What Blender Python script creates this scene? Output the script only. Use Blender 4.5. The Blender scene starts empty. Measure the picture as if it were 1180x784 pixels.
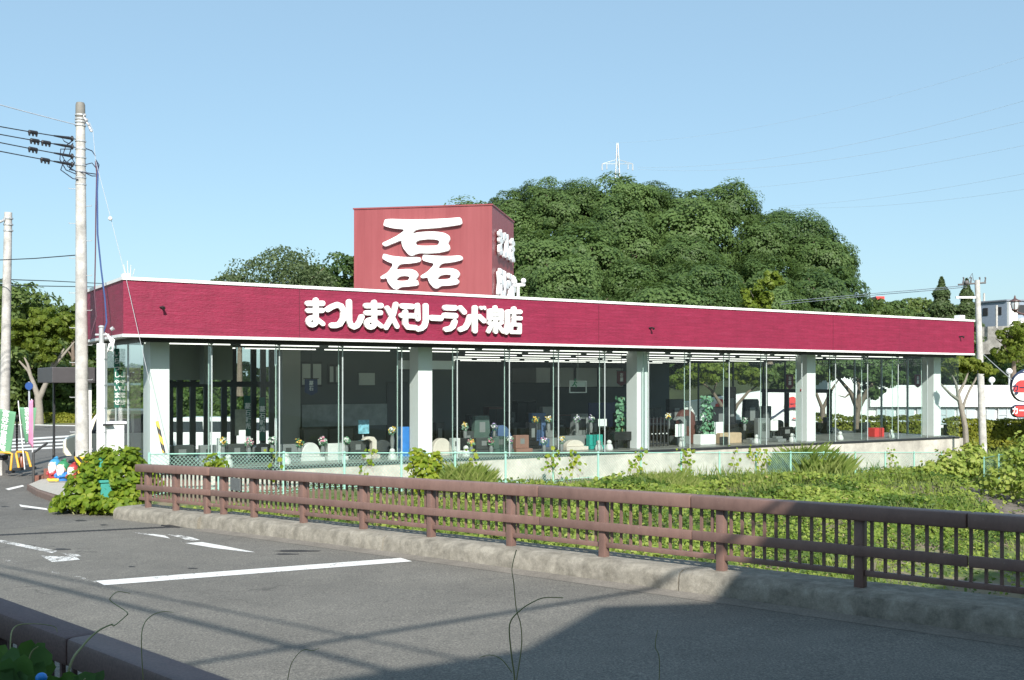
import bpy, bmesh, math, random
import numpy as np
from mathutils import Vector, Matrix
R = math.radians
SC = bpy.context.scene
COL = SC.collection
# ------------------------------------------------------------------ camera, light, exposure
EYE, F, HZ = 2.6, 1225.0, 440.0          # eye height, focal length and horizon row in photo pixels (1180 wide)
cam = bpy.data.objects.new('camera', bpy.data.cameras.new('camera'))
COL.objects.link(cam)
cam.location = (0, 0, EYE)
cam.rotation_euler = (R(90), 0, 0)
cam.data.sensor_width = 36
cam.data.lens = 36 * F / 1180
cam.data.shift_y = (HZ - 392) / 1180
cam.data.clip_end = 3000
cam.data.clip_start = 0.1
SC.camera = cam
SUN = Vector((0.148, -0.989, 0.668)).normalized()     # towards the sun
el = math.asin(SUN.z); az = math.atan2(SUN.x, SUN.y)
wd = bpy.data.worlds.new('World'); SC.world = wd; wd.use_nodes = True
wn = wd.node_tree
sky = wn.nodes.new('ShaderNodeTexSky'); sky.sky_type = 'NISHITA'; sky.sun_disc = False
sky.sun_elevation = el; sky.sun_rotation = az
sky.air_density = 1.0; sky.dust_density = 1.2; sky.ozone_density = 1.6
tint = wn.nodes.new('ShaderNodeMix'); tint.data_type = 'RGBA'; tint.blend_type = 'MULTIPLY'; tint.inputs[0].default_value = 1
tint.inputs[7].default_value = (.85, .95, .9, 1); wn.links.new(sky.outputs[0], tint.inputs[6])
veil = wn.nodes.new('ShaderNodeMix'); veil.data_type = 'RGBA'; veil.inputs[0].default_value = .5; veil.inputs[7].default_value = (2.65, 4.0, 5.25, 1)
wn.links.new(tint.outputs[2], veil.inputs[6]); wn.links.new(veil.outputs[2], wn.nodes['Background'].inputs[0])
wn.nodes['Background'].inputs[1].default_value = 0.11
sl = bpy.data.lights.new('sun', 'SUN'); sl.energy = 4.3; sl.angle = R(0.5); sl.color = (1, 0.955, 0.88)
so = bpy.data.objects.new('sun', sl); COL.objects.link(so)
so.rotation_euler = SUN.to_track_quat('Z', 'Y').to_euler()
SC.view_settings.view_transform = 'Standard'; SC.view_settings.look = 'None'
SC.view_settings.exposure = 0.68; SC.view_settings.gamma = 1
SC.cycles.max_bounces = 8; SC.cycles.transparent_max_bounces = 24; SC.cycles.diffuse_bounces = 3
SC.cycles.caustics_reflective = False; SC.cycles.caustics_refractive = False
try: SC.cycles.use_denoising = True
except Exception: pass

# ------------------------------------------------------------------ helpers
rng = np.random.default_rng(7); random.seed(7)
class MB:
    def __init__(s): s.v = []; s.f = []; s.m = []
    def add(s, vs, fs, mi=0):
        b = len(s.v); s.v += [tuple(map(float, p)) for p in vs]
        s.f += [tuple(b + i for i in f) for f in fs]; s.m += [mi] * len(fs); return s
    def box(s, a, b, mi=0):
        (x0, y0, z0), (x1, y1, z1) = a, b
        x0, x1 = sorted((x0, x1)); y0, y1 = sorted((y0, y1)); z0, z1 = sorted((z0, z1))
        v = [(x0,y0,z0),(x1,y0,z0),(x1,y1,z0),(x0,y1,z0),(x0,y0,z1),(x1,y0,z1),(x1,y1,z1),(x0,y1,z1)]
        return s.add(v, [(0,3,2,1),(4,5,6,7),(0,1,5,4),(1,2,6,5),(2,3,7,6),(3,0,4,7)], mi)
    def obox(s, o, ex, ey, x0, x1, y0, y1, z0, z1, mi=0):
        "box in a frame with plan axes ex, ey"
        v = []
        for z in (z0, z1):
            for x, y in ((x0,y0),(x1,y0),(x1,y1),(x0,y1)):
                v.append((o[0]+ex[0]*x+ey[0]*y, o[1]+ex[1]*x+ey[1]*y, z))
        return s.add(v, [(0,3,2,1),(4,5,6,7),(0,1,5,4),(1,2,6,5),(2,3,7,6),(3,0,4,7)], mi)
    def tube(s, pts, r, n=8, cap=True, mi=0):
        pts = [Vector(p) for p in pts]; k = len(pts)
        rs = [r] * k if not hasattr(r, '__len__') else list(r)
        b = len(s.v); up = None; rings = []
        for i, p in enumerate(pts):
            t = (pts[min(i+1, k-1)] - pts[max(i-1, 0)])
            t = t.normalized() if t.length > 1e-9 else Vector((0,0,1))
            if up is None:
                up = Vector((0,0,1)) if abs(t.z) < 0.9 else Vector((1,0,0))
            x = t.cross(up); x = x.normalized() if x.length > 1e-6 else Vector((1,0,0))
            y = x.cross(t).normalized(); up = y
            for j in range(n):
                a = 2*math.pi*j/n
                s.v.append(tuple(p + (x*math.cos(a) + y*math.sin(a))*rs[i]))
        for i in range(k-1):
            for j in range(n):
                j2 = (j+1) % n
                s.f.append((b+i*n+j, b+i*n+j2, b+(i+1)*n+j2, b+(i+1)*n+j)); s.m.append(mi)
        if cap:
            s.f.append(tuple(b+j for j in range(n))[::-1]); s.f.append(tuple(b+(k-1)*n+j for j in range(n))); s.m += [mi, mi]
        return s
    def lathe(s, prof, o=(0,0,0), n=20, mi=0):
        b = len(s.v); k = len(prof)
        for r, z in prof:
            for j in range(n):
                a = 2*math.pi*j/n; s.v.append((o[0]+r*math.cos(a), o[1]+r*math.sin(a), o[2]+z))
        for i in range(k-1):
            for j in range(n):
                j2 = (j+1) % n; s.f.append((b+i*n+j, b+i*n+j2, b+(i+1)*n+j2, b+(i+1)*n+j)); s.m.append(mi)
        s.f.append(tuple(b+j for j in range(n))[::-1]); s.f.append(tuple(b+(k-1)*n+j for j in range(n))); s.m += [mi, mi]
        return s
    def prism(s, poly, y0, y1, mi=0):
        "poly of (x,z) extruded along y"
        n = len(poly)
        v = [(x, y0, z) for x, z in poly] + [(x, y1, z) for x, z in poly]
        f = [tuple(range(n)), tuple(range(2*n-1, n-1, -1))] + [(i, n+i, n+(i+1) % n, (i+1) % n) for i in range(n)]
        return s.add(v, f, mi)
    def ball(s, c, r, sc=(1,1,1), n=14, m=9, mi=0):
        b = len(s.v)
        for i in range(m+1):
            th = math.pi*i/m
            for j in range(n):
                a = 2*math.pi*j/n
                s.v.append((c[0]+r*sc[0]*math.sin(th)*math.cos(a), c[1]+r*sc[1]*math.sin(th)*math.sin(a), c[2]+r*sc[2]*math.cos(th)))
        for i in range(m):
            for j in range(n):
                j2 = (j+1) % n; s.f.append((b+i*n+j, b+(i+1)*n+j, b+(i+1)*n+j2, b+i*n+j2)); s.m.append(mi)
        return s
    def xf(s, fn): s.v = [tuple(fn(p)) for p in s.v]; return s
def root_of(o):
    while o.parent: o = o.parent
    return o
def obj(name, mb, mat, parent=None, world=False, smooth=False, bevel=0):
    me = bpy.data.meshes.new(name)
    v = mb.v
    if world and parent is not None:
        L = root_of(parent).location; v = [(x-L.x, y-L.y, z-L.z) for x, y, z in v]
    me.from_pydata(v, [], mb.f)
    mats = mat if isinstance(mat, (list, tuple)) else [mat]
    for m in mats: me.materials.append(m)
    if len(mats) > 1: me.polygons.foreach_set('material_index', mb.m)
    bm = bmesh.new(); bm.from_mesh(me); bmesh.ops.recalc_face_normals(bm, faces=bm.faces)
    if bevel:
        bmesh.ops.bevel(bm, geom=[e for e in bm.edges if len(e.link_faces) == 2 and e.calc_face_angle(0) > 0.6], offset=bevel, segments=2, affect='EDGES', profile=0.5)
    bm.to_mesh(me); bm.free()
    if smooth:
        me.polygons.foreach_set('use_smooth', [True]*len(me.polygons))
        try: me.set_sharp_from_angle(angle=R(40))
        except Exception: pass
    o = bpy.data.objects.new(name, me); COL.objects.link(o)
    if parent is not None: o.parent = parent
    return o
def quads_obj(name, V, mat, parent=None, world=False, tri=False):
    "V: (n,k,3) array of separate faces; k=4 or k=6 (two quads folded along the midrib)"
    V = np.asarray(V, dtype=np.float64)
    n, k = V.shape[:2]
    if world and parent is not None: V = V - np.array(root_of(parent).location)
    me = bpy.data.meshes.new(name)
    me.vertices.add(n*k); me.vertices.foreach_set('co', V.reshape(-1))
    base = (np.arange(n)*k)[:, None]
    if k == 6: idx = np.concatenate([base + np.array([0,1,2,3]), base + np.array([0,3,4,5])], 1).reshape(-1); nf = n*2; c = 4
    else: idx = (base + np.arange(k)).reshape(-1); nf = n; c = k
    me.loops.add(len(idx)); me.loops.foreach_set('vertex_index', idx.astype(np.int32))
    me.polygons.add(nf); me.polygons.foreach_set('loop_start', (np.arange(nf)*c).astype(np.int32))
    try: me.polygons.foreach_set('loop_total', np.full(nf, c, dtype=np.int32))
    except Exception: pass
    me.materials.append(mat); me.update(calc_edges=True); me.validate()
    o = bpy.data.objects.new(name, me); COL.objects.link(o)
    if parent is not None: o.parent = parent
    return o
def tag(o, label, cat, group=None, kind=None):
    o['label'] = label
    if cat: o['category'] = cat
    if group: o['group'] = group
    if kind: o['kind'] = kind
    return o
def thing(name, label, cat, loc=(0,0,0), rotz=0, group=None):
    o = bpy.data.objects.new(name, None); COL.objects.link(o)
    o.empty_display_size = .3
    o.location = loc; o.rotation_euler = (0, 0, rotz)
    return tag(o, label, cat, group)
def struct(o): o['kind'] = 'structure'; return o
def dup(o, loc, rotz=0, scale=None, label=None, group=None, parent=None):
    c = o.copy(); COL.objects.link(c)
    if parent is None:
        c.location = loc; c.rotation_euler = (0, 0, rotz)
        if scale is not None: c.scale = scale
        if label: c['label'] = label
        if group: c['group'] = group
    else: c.parent = parent
    for ch in list(o.children): dup(ch, None, parent=c)
    return c

# ------------------------------------------------------------------ materials
def nmat(name):
    m = bpy.data.materials.new(name); m.use_nodes = True
    return m, m.node_tree, m.node_tree.nodes['Principled BSDF']
def N(t, ty, **kw):
    n = t.nodes.new(ty)
    for k, v in kw.items(): setattr(n, k, v)
    return n
def ramp(t, fac, stops):
    r = N(t, 'ShaderNodeValToRGB'); e = r.color_ramp.elements
    while len(e) < len(stops): e.new(0.5)
    for x, (p, c) in zip(e, stops): x.position = p; x.color = (*c, 1)
    t.links.new(fac, r.inputs[0]); return r.outputs[0]
def noise(t, scale, detail=4, rough=.55, vec=None, sc3=None):
    n = N(t, 'ShaderNodeTexNoise'); n.inputs['Scale'].default_value = scale; n.inputs['Detail'].default_value = detail; n.inputs['Roughness'].default_value = rough
    co = N(t, 'ShaderNodeTexCoord').outputs['Object'] if vec is None else vec
    if sc3:
        mp = N(t, 'ShaderNodeMapping'); mp.inputs['Scale'].default_value = sc3; t.links.new(co, mp.inputs[0]); co = mp.outputs[0]
    t.links.new(co, n.inputs['Vector']); return n.outputs['Fac']
def mixc(t, f, a, b, mode='MIX'):
    m = N(t, 'ShaderNodeMix', data_type='RGBA', blend_type=mode)
    for s, v in ((m.inputs[0], f), (m.inputs[6], a), (m.inputs[7], b)):
        if hasattr(v, 'links') or isinstance(v, bpy.types.NodeSocket): t.links.new(v, s)
        elif isinstance(v, (tuple, list)): s.default_value = (*v[:3], 1)
        else: s.default_value = v
    return m.outputs[2]
def bump(t, p, h, strength=.3, dist=.01):
    b = N(t, 'ShaderNodeBump'); b.inputs['Strength'].default_value = strength; b.inputs['Distance'].default_value = dist
    t.links.new(h, b.inputs['Height']); t.links.new(b.outputs[0], p.inputs['Normal'])
def mat(name, c, rough=.6, var=.12, scale=6, metal=0, fine=None, bumps=0, spec=None):
    "plain paint/stone: base colour with soft mottling"
    m, t, p = nmat(name)
    lo = tuple(x*(1-var) for x in c); hi = tuple(min(1, x*(1+var)) for x in c)
    nz = noise(t, scale, 5, .6)
    col = ramp(t, nz, [(.3, lo), (.7, hi)])
    if fine:
        n2 = noise(t, fine, 2, .7); col = mixc(t, .5, col, ramp(t, n2, [(.35, tuple(x*.6 for x in c)), (.65, tuple(min(1, x*1.35) for x in c))]))
        if bumps: bump(t, p, n2, bumps, .004)
    elif bumps: bump(t, p, nz, bumps, .01)
    t.links.new(col, p.inputs['Base Color']); p.inputs['Roughness'].default_value = rough; p.inputs['Metallic'].default_value = metal
    if spec is not None: p.inputs['Specular IOR Level'].default_value = spec
    return m
def leafmat(name, c0, c1, c2, trans=.35, nscale=.6, rough=.5, orand=.3):
    m, t, p = nmat(name)
    g = N(t, 'ShaderNodeNewGeometry'); oi = N(t, 'ShaderNodeObjectInfo')
    nz = noise(t, nscale, 3, .6)
    a = N(t, 'ShaderNodeMath', operation='MULTIPLY'); a.inputs[1].default_value = .45; t.links.new(g.outputs['Random Per Island'], a.inputs[0])
    b = N(t, 'ShaderNodeMath', operation='MULTIPLY_ADD'); b.inputs[1].default_value = .6; t.links.new(nz, b.inputs[0]); t.links.new(a.outputs[0], b.inputs[2])
    d = N(t, 'ShaderNodeMath', operation='MULTIPLY_ADD'); d.inputs[1].default_value = orand; d.inputs[2].default_value = -orand*.42; t.links.new(oi.outputs['Random'], d.inputs[0])
    e = N(t, 'ShaderNodeMath', operation='ADD'); t.links.new(b.outputs[0], e.inputs[0]); t.links.new(d.outputs[0], e.inputs[1])
    col = ramp(t, e.outputs[0], [(.2, c0), (.5, c1), (.85, c2)])
    t.links.new(col, p.inputs['Base Color']); p.inputs['Roughness'].default_value = rough; p.inputs['Specular IOR Level'].default_value = .25
    tr = N(t, 'ShaderNodeBsdfTranslucent')
    tc = mixc(t, .5, col, (c2[0]*1.3, c2[1]*1.3, c2[2]*.7)); t.links.new(tc, tr.inputs[0])
    mx = N(t, 'ShaderNodeMixShader'); mx.inputs[0].default_value = trans
    t.links.new(p.outputs[0], mx.inputs[1]); t.links.new(tr.outputs[0], mx.inputs[2])
    t.links.new(mx.outputs[0], t.nodes['Material Output'].inputs[0]); return m
M = {}
# asphalt
def asphalt(name, c):
    m, t, p = nmat(name)
    n1 = noise(t, .35, 6, .65); n2 = noise(t, 48, 3, .85); n3 = noise(t, 3.0, 6, .7)
    col = ramp(t, n1, [(.3, tuple(x*.84 for x in c)), (.72, tuple(x*1.14 for x in c))])
    col = mixc(t, .7, col, ramp(t, n3, [(.3, (.74,.74,.75)), (.7, (1,1,1))]), 'MULTIPLY')
    sp = ramp(t, n2, [(.34, (.22,.22,.22)), (.5, (.5,.5,.5)), (.64, (.95,.93,.88))])
    col = mixc(t, .8, col, sp, 'OVERLAY')
    n5 = noise(t, 1.0, 3, .5, sc3=(.25, 1.2, 1)); col = mixc(t, .3, col, ramp(t, n5, [(.3, (.8,.8,.8)), (.7, (1.1,1.09,1.06))]), 'MULTIPLY')
    vo = N(t, 'ShaderNodeTexVoronoi', feature='DISTANCE_TO_EDGE'); vo.inputs['Scale'].default_value = .28
    tco = N(t, 'ShaderNodeTexCoord'); wp = N(t, 'ShaderNodeTexNoise'); wp.inputs['Scale'].default_value = 1.3; wp.inputs['Detail'].default_value = 5; t.links.new(tco.outputs['Object'], wp.inputs['Vector'])
    va = N(t, 'ShaderNodeVectorMath', operation='MULTIPLY_ADD'); va.inputs[1].default_value = (1.6,1.6,0); t.links.new(wp.outputs['Color'], va.inputs[0]); t.links.new(tco.outputs['Object'], va.inputs[2]); t.links.new(va.outputs[0], vo.inputs['Vector'])
    ck = ramp(t, vo.outputs['Distance'], [(.0, (1,1,1)), (.0055, (0,0,0))]); mk = ramp(t, noise(t, .22, 2, .5), [(.5, (0,0,0)), (.6, (.75,.75,.75))])
    cm = mixc(t, 1.0, ck, mk, 'MULTIPLY'); col = mixc(t, cm, col, tuple(x*.28 for x in c))
    t.links.new(col, p.inputs['Base Color']); p.inputs['Roughness'].default_value = .88; bump(t, p, n2, .5, .006); return m
M['asphalt'] = asphalt('asphalt', (.17, .161, .143))
M['asphalt_dark'] = asphalt('asphalt_dark', (.14, .133, .122))
# weathered concrete for the kerb
def concrete(name, c, stain=.5, scale=1.6):
    m, t, p = nmat(name)
    n1 = noise(t, scale, 8, .72); n2 = noise(t, 55, 3, .8); n3 = noise(t, 6, 6, .75); n4 = noise(t, 2.2, 6, .7, sc3=(1, 1, .12))
    col = ramp(t, n1, [(.32, tuple(x*.55 for x in c)), (.6, c), (.8, tuple(min(1, x*1.25) for x in c))])
    col = mixc(t, stain, col, ramp(t, n3, [(.35, (.35,.34,.3)), (.6, (1,1,1))]), 'MULTIPLY')
    col = mixc(t, stain*.6, col, ramp(t, n4, [(.35, (.55,.54,.5)), (.62, (1,1,1))]), 'MULTIPLY')
    col = mixc(t, .5, col, ramp(t, n2, [(.35, (.7,.7,.7)), (.65, (1.1,1.1,1.1))]), 'MULTIPLY')
    t.links.new(col, p.inputs['Base Color']); p.inputs['Roughness'].default_value = .9; bump(t, p, n2, .45, .008); return m
M['kerb'] = concrete('kerb_concrete', (.4, .368, .31), .5, 5.0)
M['plinth'] = concrete('plinth_concrete', (.66, .62, .55), .25, .7)
M['revet'] = concrete('revetment', (.2, .17, .145), .5)
M['pole'] = concrete('pole_concrete', (.62, .6, .57), .12, 2.5)
# worn road paint: alpha through noise
def paint(name, wear):
    m, t, p = nmat(name)
    p.inputs['Base Color'].default_value = (.78, .77, .74, 1); p.inputs['Roughness'].default_value = .7
    n = noise(t, 26, 6, .75); n2 = noise(t, 3.2, 4, .6)
    a = N(t, 'ShaderNodeMath', operation='MULTIPLY_ADD'); a.inputs[1].default_value = .6; t.links.new(n2, a.inputs[0]); t.links.new(n, a.inputs[2])
    al = ramp(t, a.outputs[0], [(wear, (0,0,0)), (wear+.06, (1,1,1))])
    t.links.new(al, p.inputs['Alpha']); return m
M['paint'] = paint('road_paint', .63); M['paint_worn'] = paint('road_paint_worn', .76); M['paint_faint'] = paint('road_paint_faint', .9)
# crimson textured cladding of the fascia
m, t, p = nmat('fascia_cladding')
n1 = noise(t, 1.0, 7, .7, sc3=(1.2, 1.2, 12)); n2 = noise(t, 1.0, 3, .6, sc3=(9, 9, 38)); n3 = noise(t, .25, 3, .5)
wv = N(t, 'ShaderNodeTexBrick'); tc = N(t, 'ShaderNodeTexCoord'); sx = N(t, 'ShaderNodeSeparateXYZ'); cx = N(t, 'ShaderNodeCombineXYZ')
ad = N(t, 'ShaderNodeMath', operation='ADD')
t.links.new(tc.outputs['Object'], sx.inputs[0]); t.links.new(sx.outputs[0], ad.inputs[0]); t.links.new(sx.outputs[1], ad.inputs[1])
t.links.new(ad.outputs[0], cx.inputs[0]); t.links.new(sx.outputs[2], cx.inputs[1]); t.links.new(cx.outputs[0], wv.inputs['Vector'])
wv.inputs['Scale'].default_value = 1; wv.inputs['Brick Width'].default_value = .62; wv.inputs['Row Height'].default_value = .105; wv.inputs['Mortar Size'].default_value = .006; wv.inputs['Mortar Smooth'].default_value = .6
wv.inputs['Color1'].default_value = (1,1,1,1); wv.inputs['Color2'].default_value = (.86,.86,.88,1); wv.inputs['Mortar'].default_value = (.62,.6,.62,1)
col = ramp(t, n1, [(.3, (.2, .008, .036)), (.55, (.26, .014, .053)), (.78, (.32, .03, .08))])
col = mixc(t, .65, col, wv.outputs['Color'], 'MULTIPLY')
col = mixc(t, .35, col, ramp(t, n2, [(.3, (.6,.56,.58)), (.7, (1.4,1.3,1.3))]), 'MULTIPLY')
col = mixc(t, .35, col, ramp(t, n3, [(.3, (.85,.85,.9)), (.7, (1.08,1.05,1.05))]), 'MULTIPLY')
t.links.new(col, p.inputs['Base Color']); p.inputs['Roughness'].default_value = .55
mh = N(t, 'ShaderNodeMath', operation='MULTIPLY'); t.links.new(n2, mh.inputs[0]); t.links.new(wv.outputs['Fac'], mh.inputs[1])
n6 = noise(t, 1.0, 4, .6, sc3=(2.6, 2.6, .22)); col = mixc(t, .3, col, ramp(t, n6, [(.32, (.72,.68,.7)), (.5, (1,1,1)), (.75, (1.12,1.08,1.08))]), 'MULTIPLY'); t.links.new(col, p.inputs['Base Color']); bump(t, p, n2, .5, .025); M['fascia'] = m
# ribbed faded red metal of the roof tower
m, t, p = nmat('tower_metal')
tc = N(t, 'ShaderNodeTexCoord'); wv = N(t, 'ShaderNodeTexWave', wave_type='BANDS', bands_direction='X', wave_profile='SAW'); wv.inputs['Scale'].default_value = 1.3; wv.inputs['Distortion'].default_value = 0
t.links.new(tc.outputs['UV'], wv.inputs['Vector']); n1 = noise(t, .8, 5, .6, sc3=(3, 3, .3)); n2 = noise(t, .35, 3, .5)
col = ramp(t, n1, [(.3, (.235, .048, .054)), (.7, (.29, .071, .078))])
col = mixc(t, .35, col, ramp(t, n2, [(.3, (.88,.8,.8)), (.7, (1.1,1.1,1.1))]), 'MULTIPLY')
col = mixc(t, .25, col, ramp(t, wv.outputs['Fac'], [(.0, (.75,.72,.72)), (.12, (1,1,1)), (.9, (1,1,1)), (1, (.8,.78,.78))]), 'MULTIPLY')
t.links.new(col, p.inputs['Base Color']); p.inputs['Roughness'].default_value = .42; bump(t, p, wv.outputs['Fac'], .15, .02); M['tower'] = m
# glass
m, t, p = nmat('shop_glass')
t.nodes.remove(p); tr = N(t, 'ShaderNodeBsdfTransparent'); tr.inputs[0].default_value = (.93, .96, .95, 1)
gl = N(t, 'ShaderNodeBsdfGlossy'); gl.inputs['Roughness'].default_value = .0; gl.inputs[0].default_value = (.95,.98,.97,1)
lw = N(t, 'ShaderNodeLayerWeight'); lw.inputs[0].default_value = .5; pw = N(t, 'ShaderNodeMath', operation='POWER'); pw.inputs[1].default_value = 5; t.links.new(lw.outputs['Facing'], pw.inputs[0])
mu = N(t, 'ShaderNodeMath', operation='MULTIPLY_ADD'); mu.inputs[1].default_value = .9; mu.inputs[2].default_value = .018; t.links.new(pw.outputs[0], mu.inputs[0]); mx = N(t, 'ShaderNodeMixShader'); t.links.new(mu.outputs[0], mx.inputs[0]); t.links.new(tr.outputs[0], mx.inputs[1]); t.links.new(gl.outputs[0], mx.inputs[2])
t.links.new(mx.outputs[0], t.nodes['Material Output'].inputs[0]); M['glass'] = m
m, t, p = nmat('lamp_glow'); p.inputs['Emission Color'].default_value = (1, .98, .9, 1); p.inputs['Emission Strength'].default_value = 1.3; M['lamp'] = m
M['white'] = mat('white_paint', (.8, .8, .79), .5, .04, 3)
M['letter'] = mat('white_letter', (.84, .84, .83), .45, .02, 3)
M['column'] = mat('column_white', (.8, .81, .81), .6, .03, 2)
M['black'] = mat('black_metal', (.025, .026, .03), .4)
M['dark_frame'] = mat('dark_frame', (.03, .032, .036), .45)
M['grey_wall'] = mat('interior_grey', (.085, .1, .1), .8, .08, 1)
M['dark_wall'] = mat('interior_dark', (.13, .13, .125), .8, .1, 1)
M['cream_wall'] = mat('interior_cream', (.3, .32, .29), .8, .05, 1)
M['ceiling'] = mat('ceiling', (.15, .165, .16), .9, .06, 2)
M['floor'] = mat('shop_floor', (.2, .195, .18), .35, .1, 2)
M['grey_tile'] = mat('grey_tile', (.24,.27,.27), .5, .2, 5)
M['frost'] = mat('frosted_window', (.55, .6, .57), .5, .05, 1)
# painted brown railing
m, t, p = nmat('railing_paint')
n1 = noise(t, 2.5, 6, .65); n2 = noise(t, 40, 4, .7); n3 = noise(t, 7, 6, .75, sc3=(1, 1, .35))
col = ramp(t, n1, [(.3, (.19, .113, .095)), (.7, (.24, .148, .124))])
col = mixc(t, .45, col, ramp(t, n3, [(.33, (.62,.6,.6)), (.55, (1,1,1)), (.8, (1.12,1.1,1.08))]), 'MULTIPLY')
col = mixc(t, ramp(t, n2, [(.64, (0,0,0)), (.7, (.6,.6,.6))]), col, (.3, .24, .22))
t.links.new(col, p.inputs['Base Color']); p.inputs['Roughness'].default_value = .5; bump(t, p, n2, .12, .004); M['rail'] = m
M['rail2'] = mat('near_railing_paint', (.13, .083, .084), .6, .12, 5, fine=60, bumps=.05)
M['fence_green'] = mat('fence_green', (.3, .56, .47), .5, .08, 4)
M['wire_green'] = mat('fence_wire', (.33, .52, .46), .5, .08, 4)
M['cable'] = mat('cable_black', (.02, .02, .025), .5)
M['cable_blue'] = mat('cable_blue', (.04, .075, .2), .5)
M['cable_grey'] = mat('cable_grey', (.42, .45, .5), .5)
M['steel'] = mat('galvanised', (.5, .51, .52), .45, .1, 5, metal=.3)
M['line_pale'] = mat('line_pale', (.5, .56, .62), .5)
M['steel_dark'] = mat('dark_aluminium', (.1,.11,.115), .4, .08, 3)
M['trunk'] = mat('bark', (.17, .13, .1), .9, .35, 5, fine=30, bumps=.6)
M['trunk_pale'] = mat('bark_pale', (.26, .235, .2), .9, .25, 5, fine=30, bumps=.5)
M['soil'] = mat('soil', (.1, .09, .05), .95, .4, 1.2, fine=18, bumps=.6)
M['grass_ground'] = mat('grass_ground', (.09, .13, .03), .95, .4, .8, fine=20, bumps=.6)
m_, t_, p_ = M['grass_ground'], M['grass_ground'].node_tree, M['grass_ground'].node_tree.nodes['Principled BSDF']
src_ = p_.inputs['Base Color'].links[0].from_socket; sc_ = mixc(t_, ramp(t_, noise(t_, .5, 5, .65), [(.47, (0,0,0)), (.58, (1,1,1))]), src_, (.2, .165, .11)); t_.links.new(sc_, p_.inputs['Base Color'])
M['brick'] = mat('planter_brick', (.2, .085, .06), .8, .2, 8, fine=40)
M['brown_plaster'] = mat('planter_brown', (.17, .12, .1), .85, .2, 4, fine=40)
M['pave'] = mat('pavement', (.25, .23, .2), .85, .15, 2, fine=50)
M['sand'] = mat('sand_path', (.42, .36, .27), .9, .15, 2, fine=30)
# foliage
M['hill_leaf'] = leafmat('hill_leaf', (.05, .095, .034), (.095, .155, .046), (.14, .215, .07), .42, .35, .5, .45)
M['hill_leaf_yellow'] = leafmat('hill_leaf_yellow', (.07, .11, .015), (.13, .18, .02), (.2, .25, .04), .3, .5)
M['back_leaf'] = leafmat('back_leaf', (.055, .1, .026), (.1, .155, .042), (.165, .22, .065), .4, .4)
M['willow_leaf'] = leafmat('willow_leaf', (.07, .11, .05), (.11, .155, .07), (.16, .21, .1), .45, .4)
M['street_leaf'] = leafmat('street_leaf', (.095, .145, .02), (.16, .215, .032), (.26, .3, .055), .5, .7)
M['conifer_leaf'] = leafmat('conifer_leaf', (.03, .055, .02), (.055, .085, .03), (.09, .13, .045), .2, .8)
M['hedge_leaf'] = leafmat('hedge_leaf', (.1, .13, .016), (.2, .225, .03), (.33, .32, .045), .4, 1)
M['dark_hedge_leaf'] = leafmat('dark_hedge_leaf', (.035, .07, .015), (.07, .12, .026), (.14, .2, .05), .3, .7)
M['cover_leaf'] = leafmat('cover_leaf', (.07, .135, .016), (.2, .28, .05), (.37, .42, .1), .4, .35)
M['weed_leaf'] = leafmat('weed_leaf', (.04, .085, .014), (.085, .15, .03), (.16, .23, .05), .4, .6)
M['dry_leaf'] = leafmat('dry_leaf', (.16, .12, .05), (.3, .24, .1), (.42, .36, .2), .2, 1.5)
M['cover_grass'] = leafmat('cover_grass', (.1, .17, .03), (.19, .26, .06), (.32, .36, .12), .45, .5)
M['kudzu_leaf'] = leafmat('kudzu_leaf', (.07, .14, .014), (.18, .27, .025), (.36, .4, .05), .45, .9)
M['near_leaf'] = leafmat('near_leaf', (.035, .09, .02), (.06, .15, .035), (.1, .2, .05), .45, 6)
M['fake_leaf'] = leafmat('fake_leaf', (.05, .15, .08), (.12, .28, .16), (.3, .5, .36), .2, 5)
M['stem'] = mat('vine_stem', (.27, .28, .13), .7)
# ------------------------------------------------------------------ layout helpers
rh = np.array([.724, -.69]); nh = np.array([.69, .724])      # along and across the bridge
def sn(s, n): return (rh[0]*s + nh[0]*n, rh[1]*s + nh[1]*n)
def to_sn(X, Y): return X*rh[0]+Y*rh[1], X*nh[0]+Y*nh[1]
def ss(x, a, b):
    u = np.clip((np.asarray(x, dtype=float)-a)/(b-a), 0, 1); return u*u*(3-2*u)
def road_z(X, Y):
    s, n = to_sn(X, Y); return .0247*(np.clip(s, -20.3, 40)+11.75)+.075+.04*np.clip(1-((s+11)/9.3)**2, 0, 1)
def P(px, py, Y):
    "the point seen at a photo pixel at depth Y"
    return Vector(((px-590)/F*Y, Y, EYE+(HZ-py)/F*Y))
def gp(px, py, off=0.0, zf=road_z):
    Y = 15.0
    for _ in range(60):
        z = float(zf((px-590)/F*Y, Y))+off; Y2 = F*(EYE-z)/(py-HZ); Y = .5*Y+.5*min(Y2, 400)
    return Vector(((px-590)/F*Y, Y, float(zf((px-590)/F*Y, Y))+off))
def s_at(px, n):
    k = (px-590)/F; return n*(.724*k-.69)/(.724+.69*k)
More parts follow.
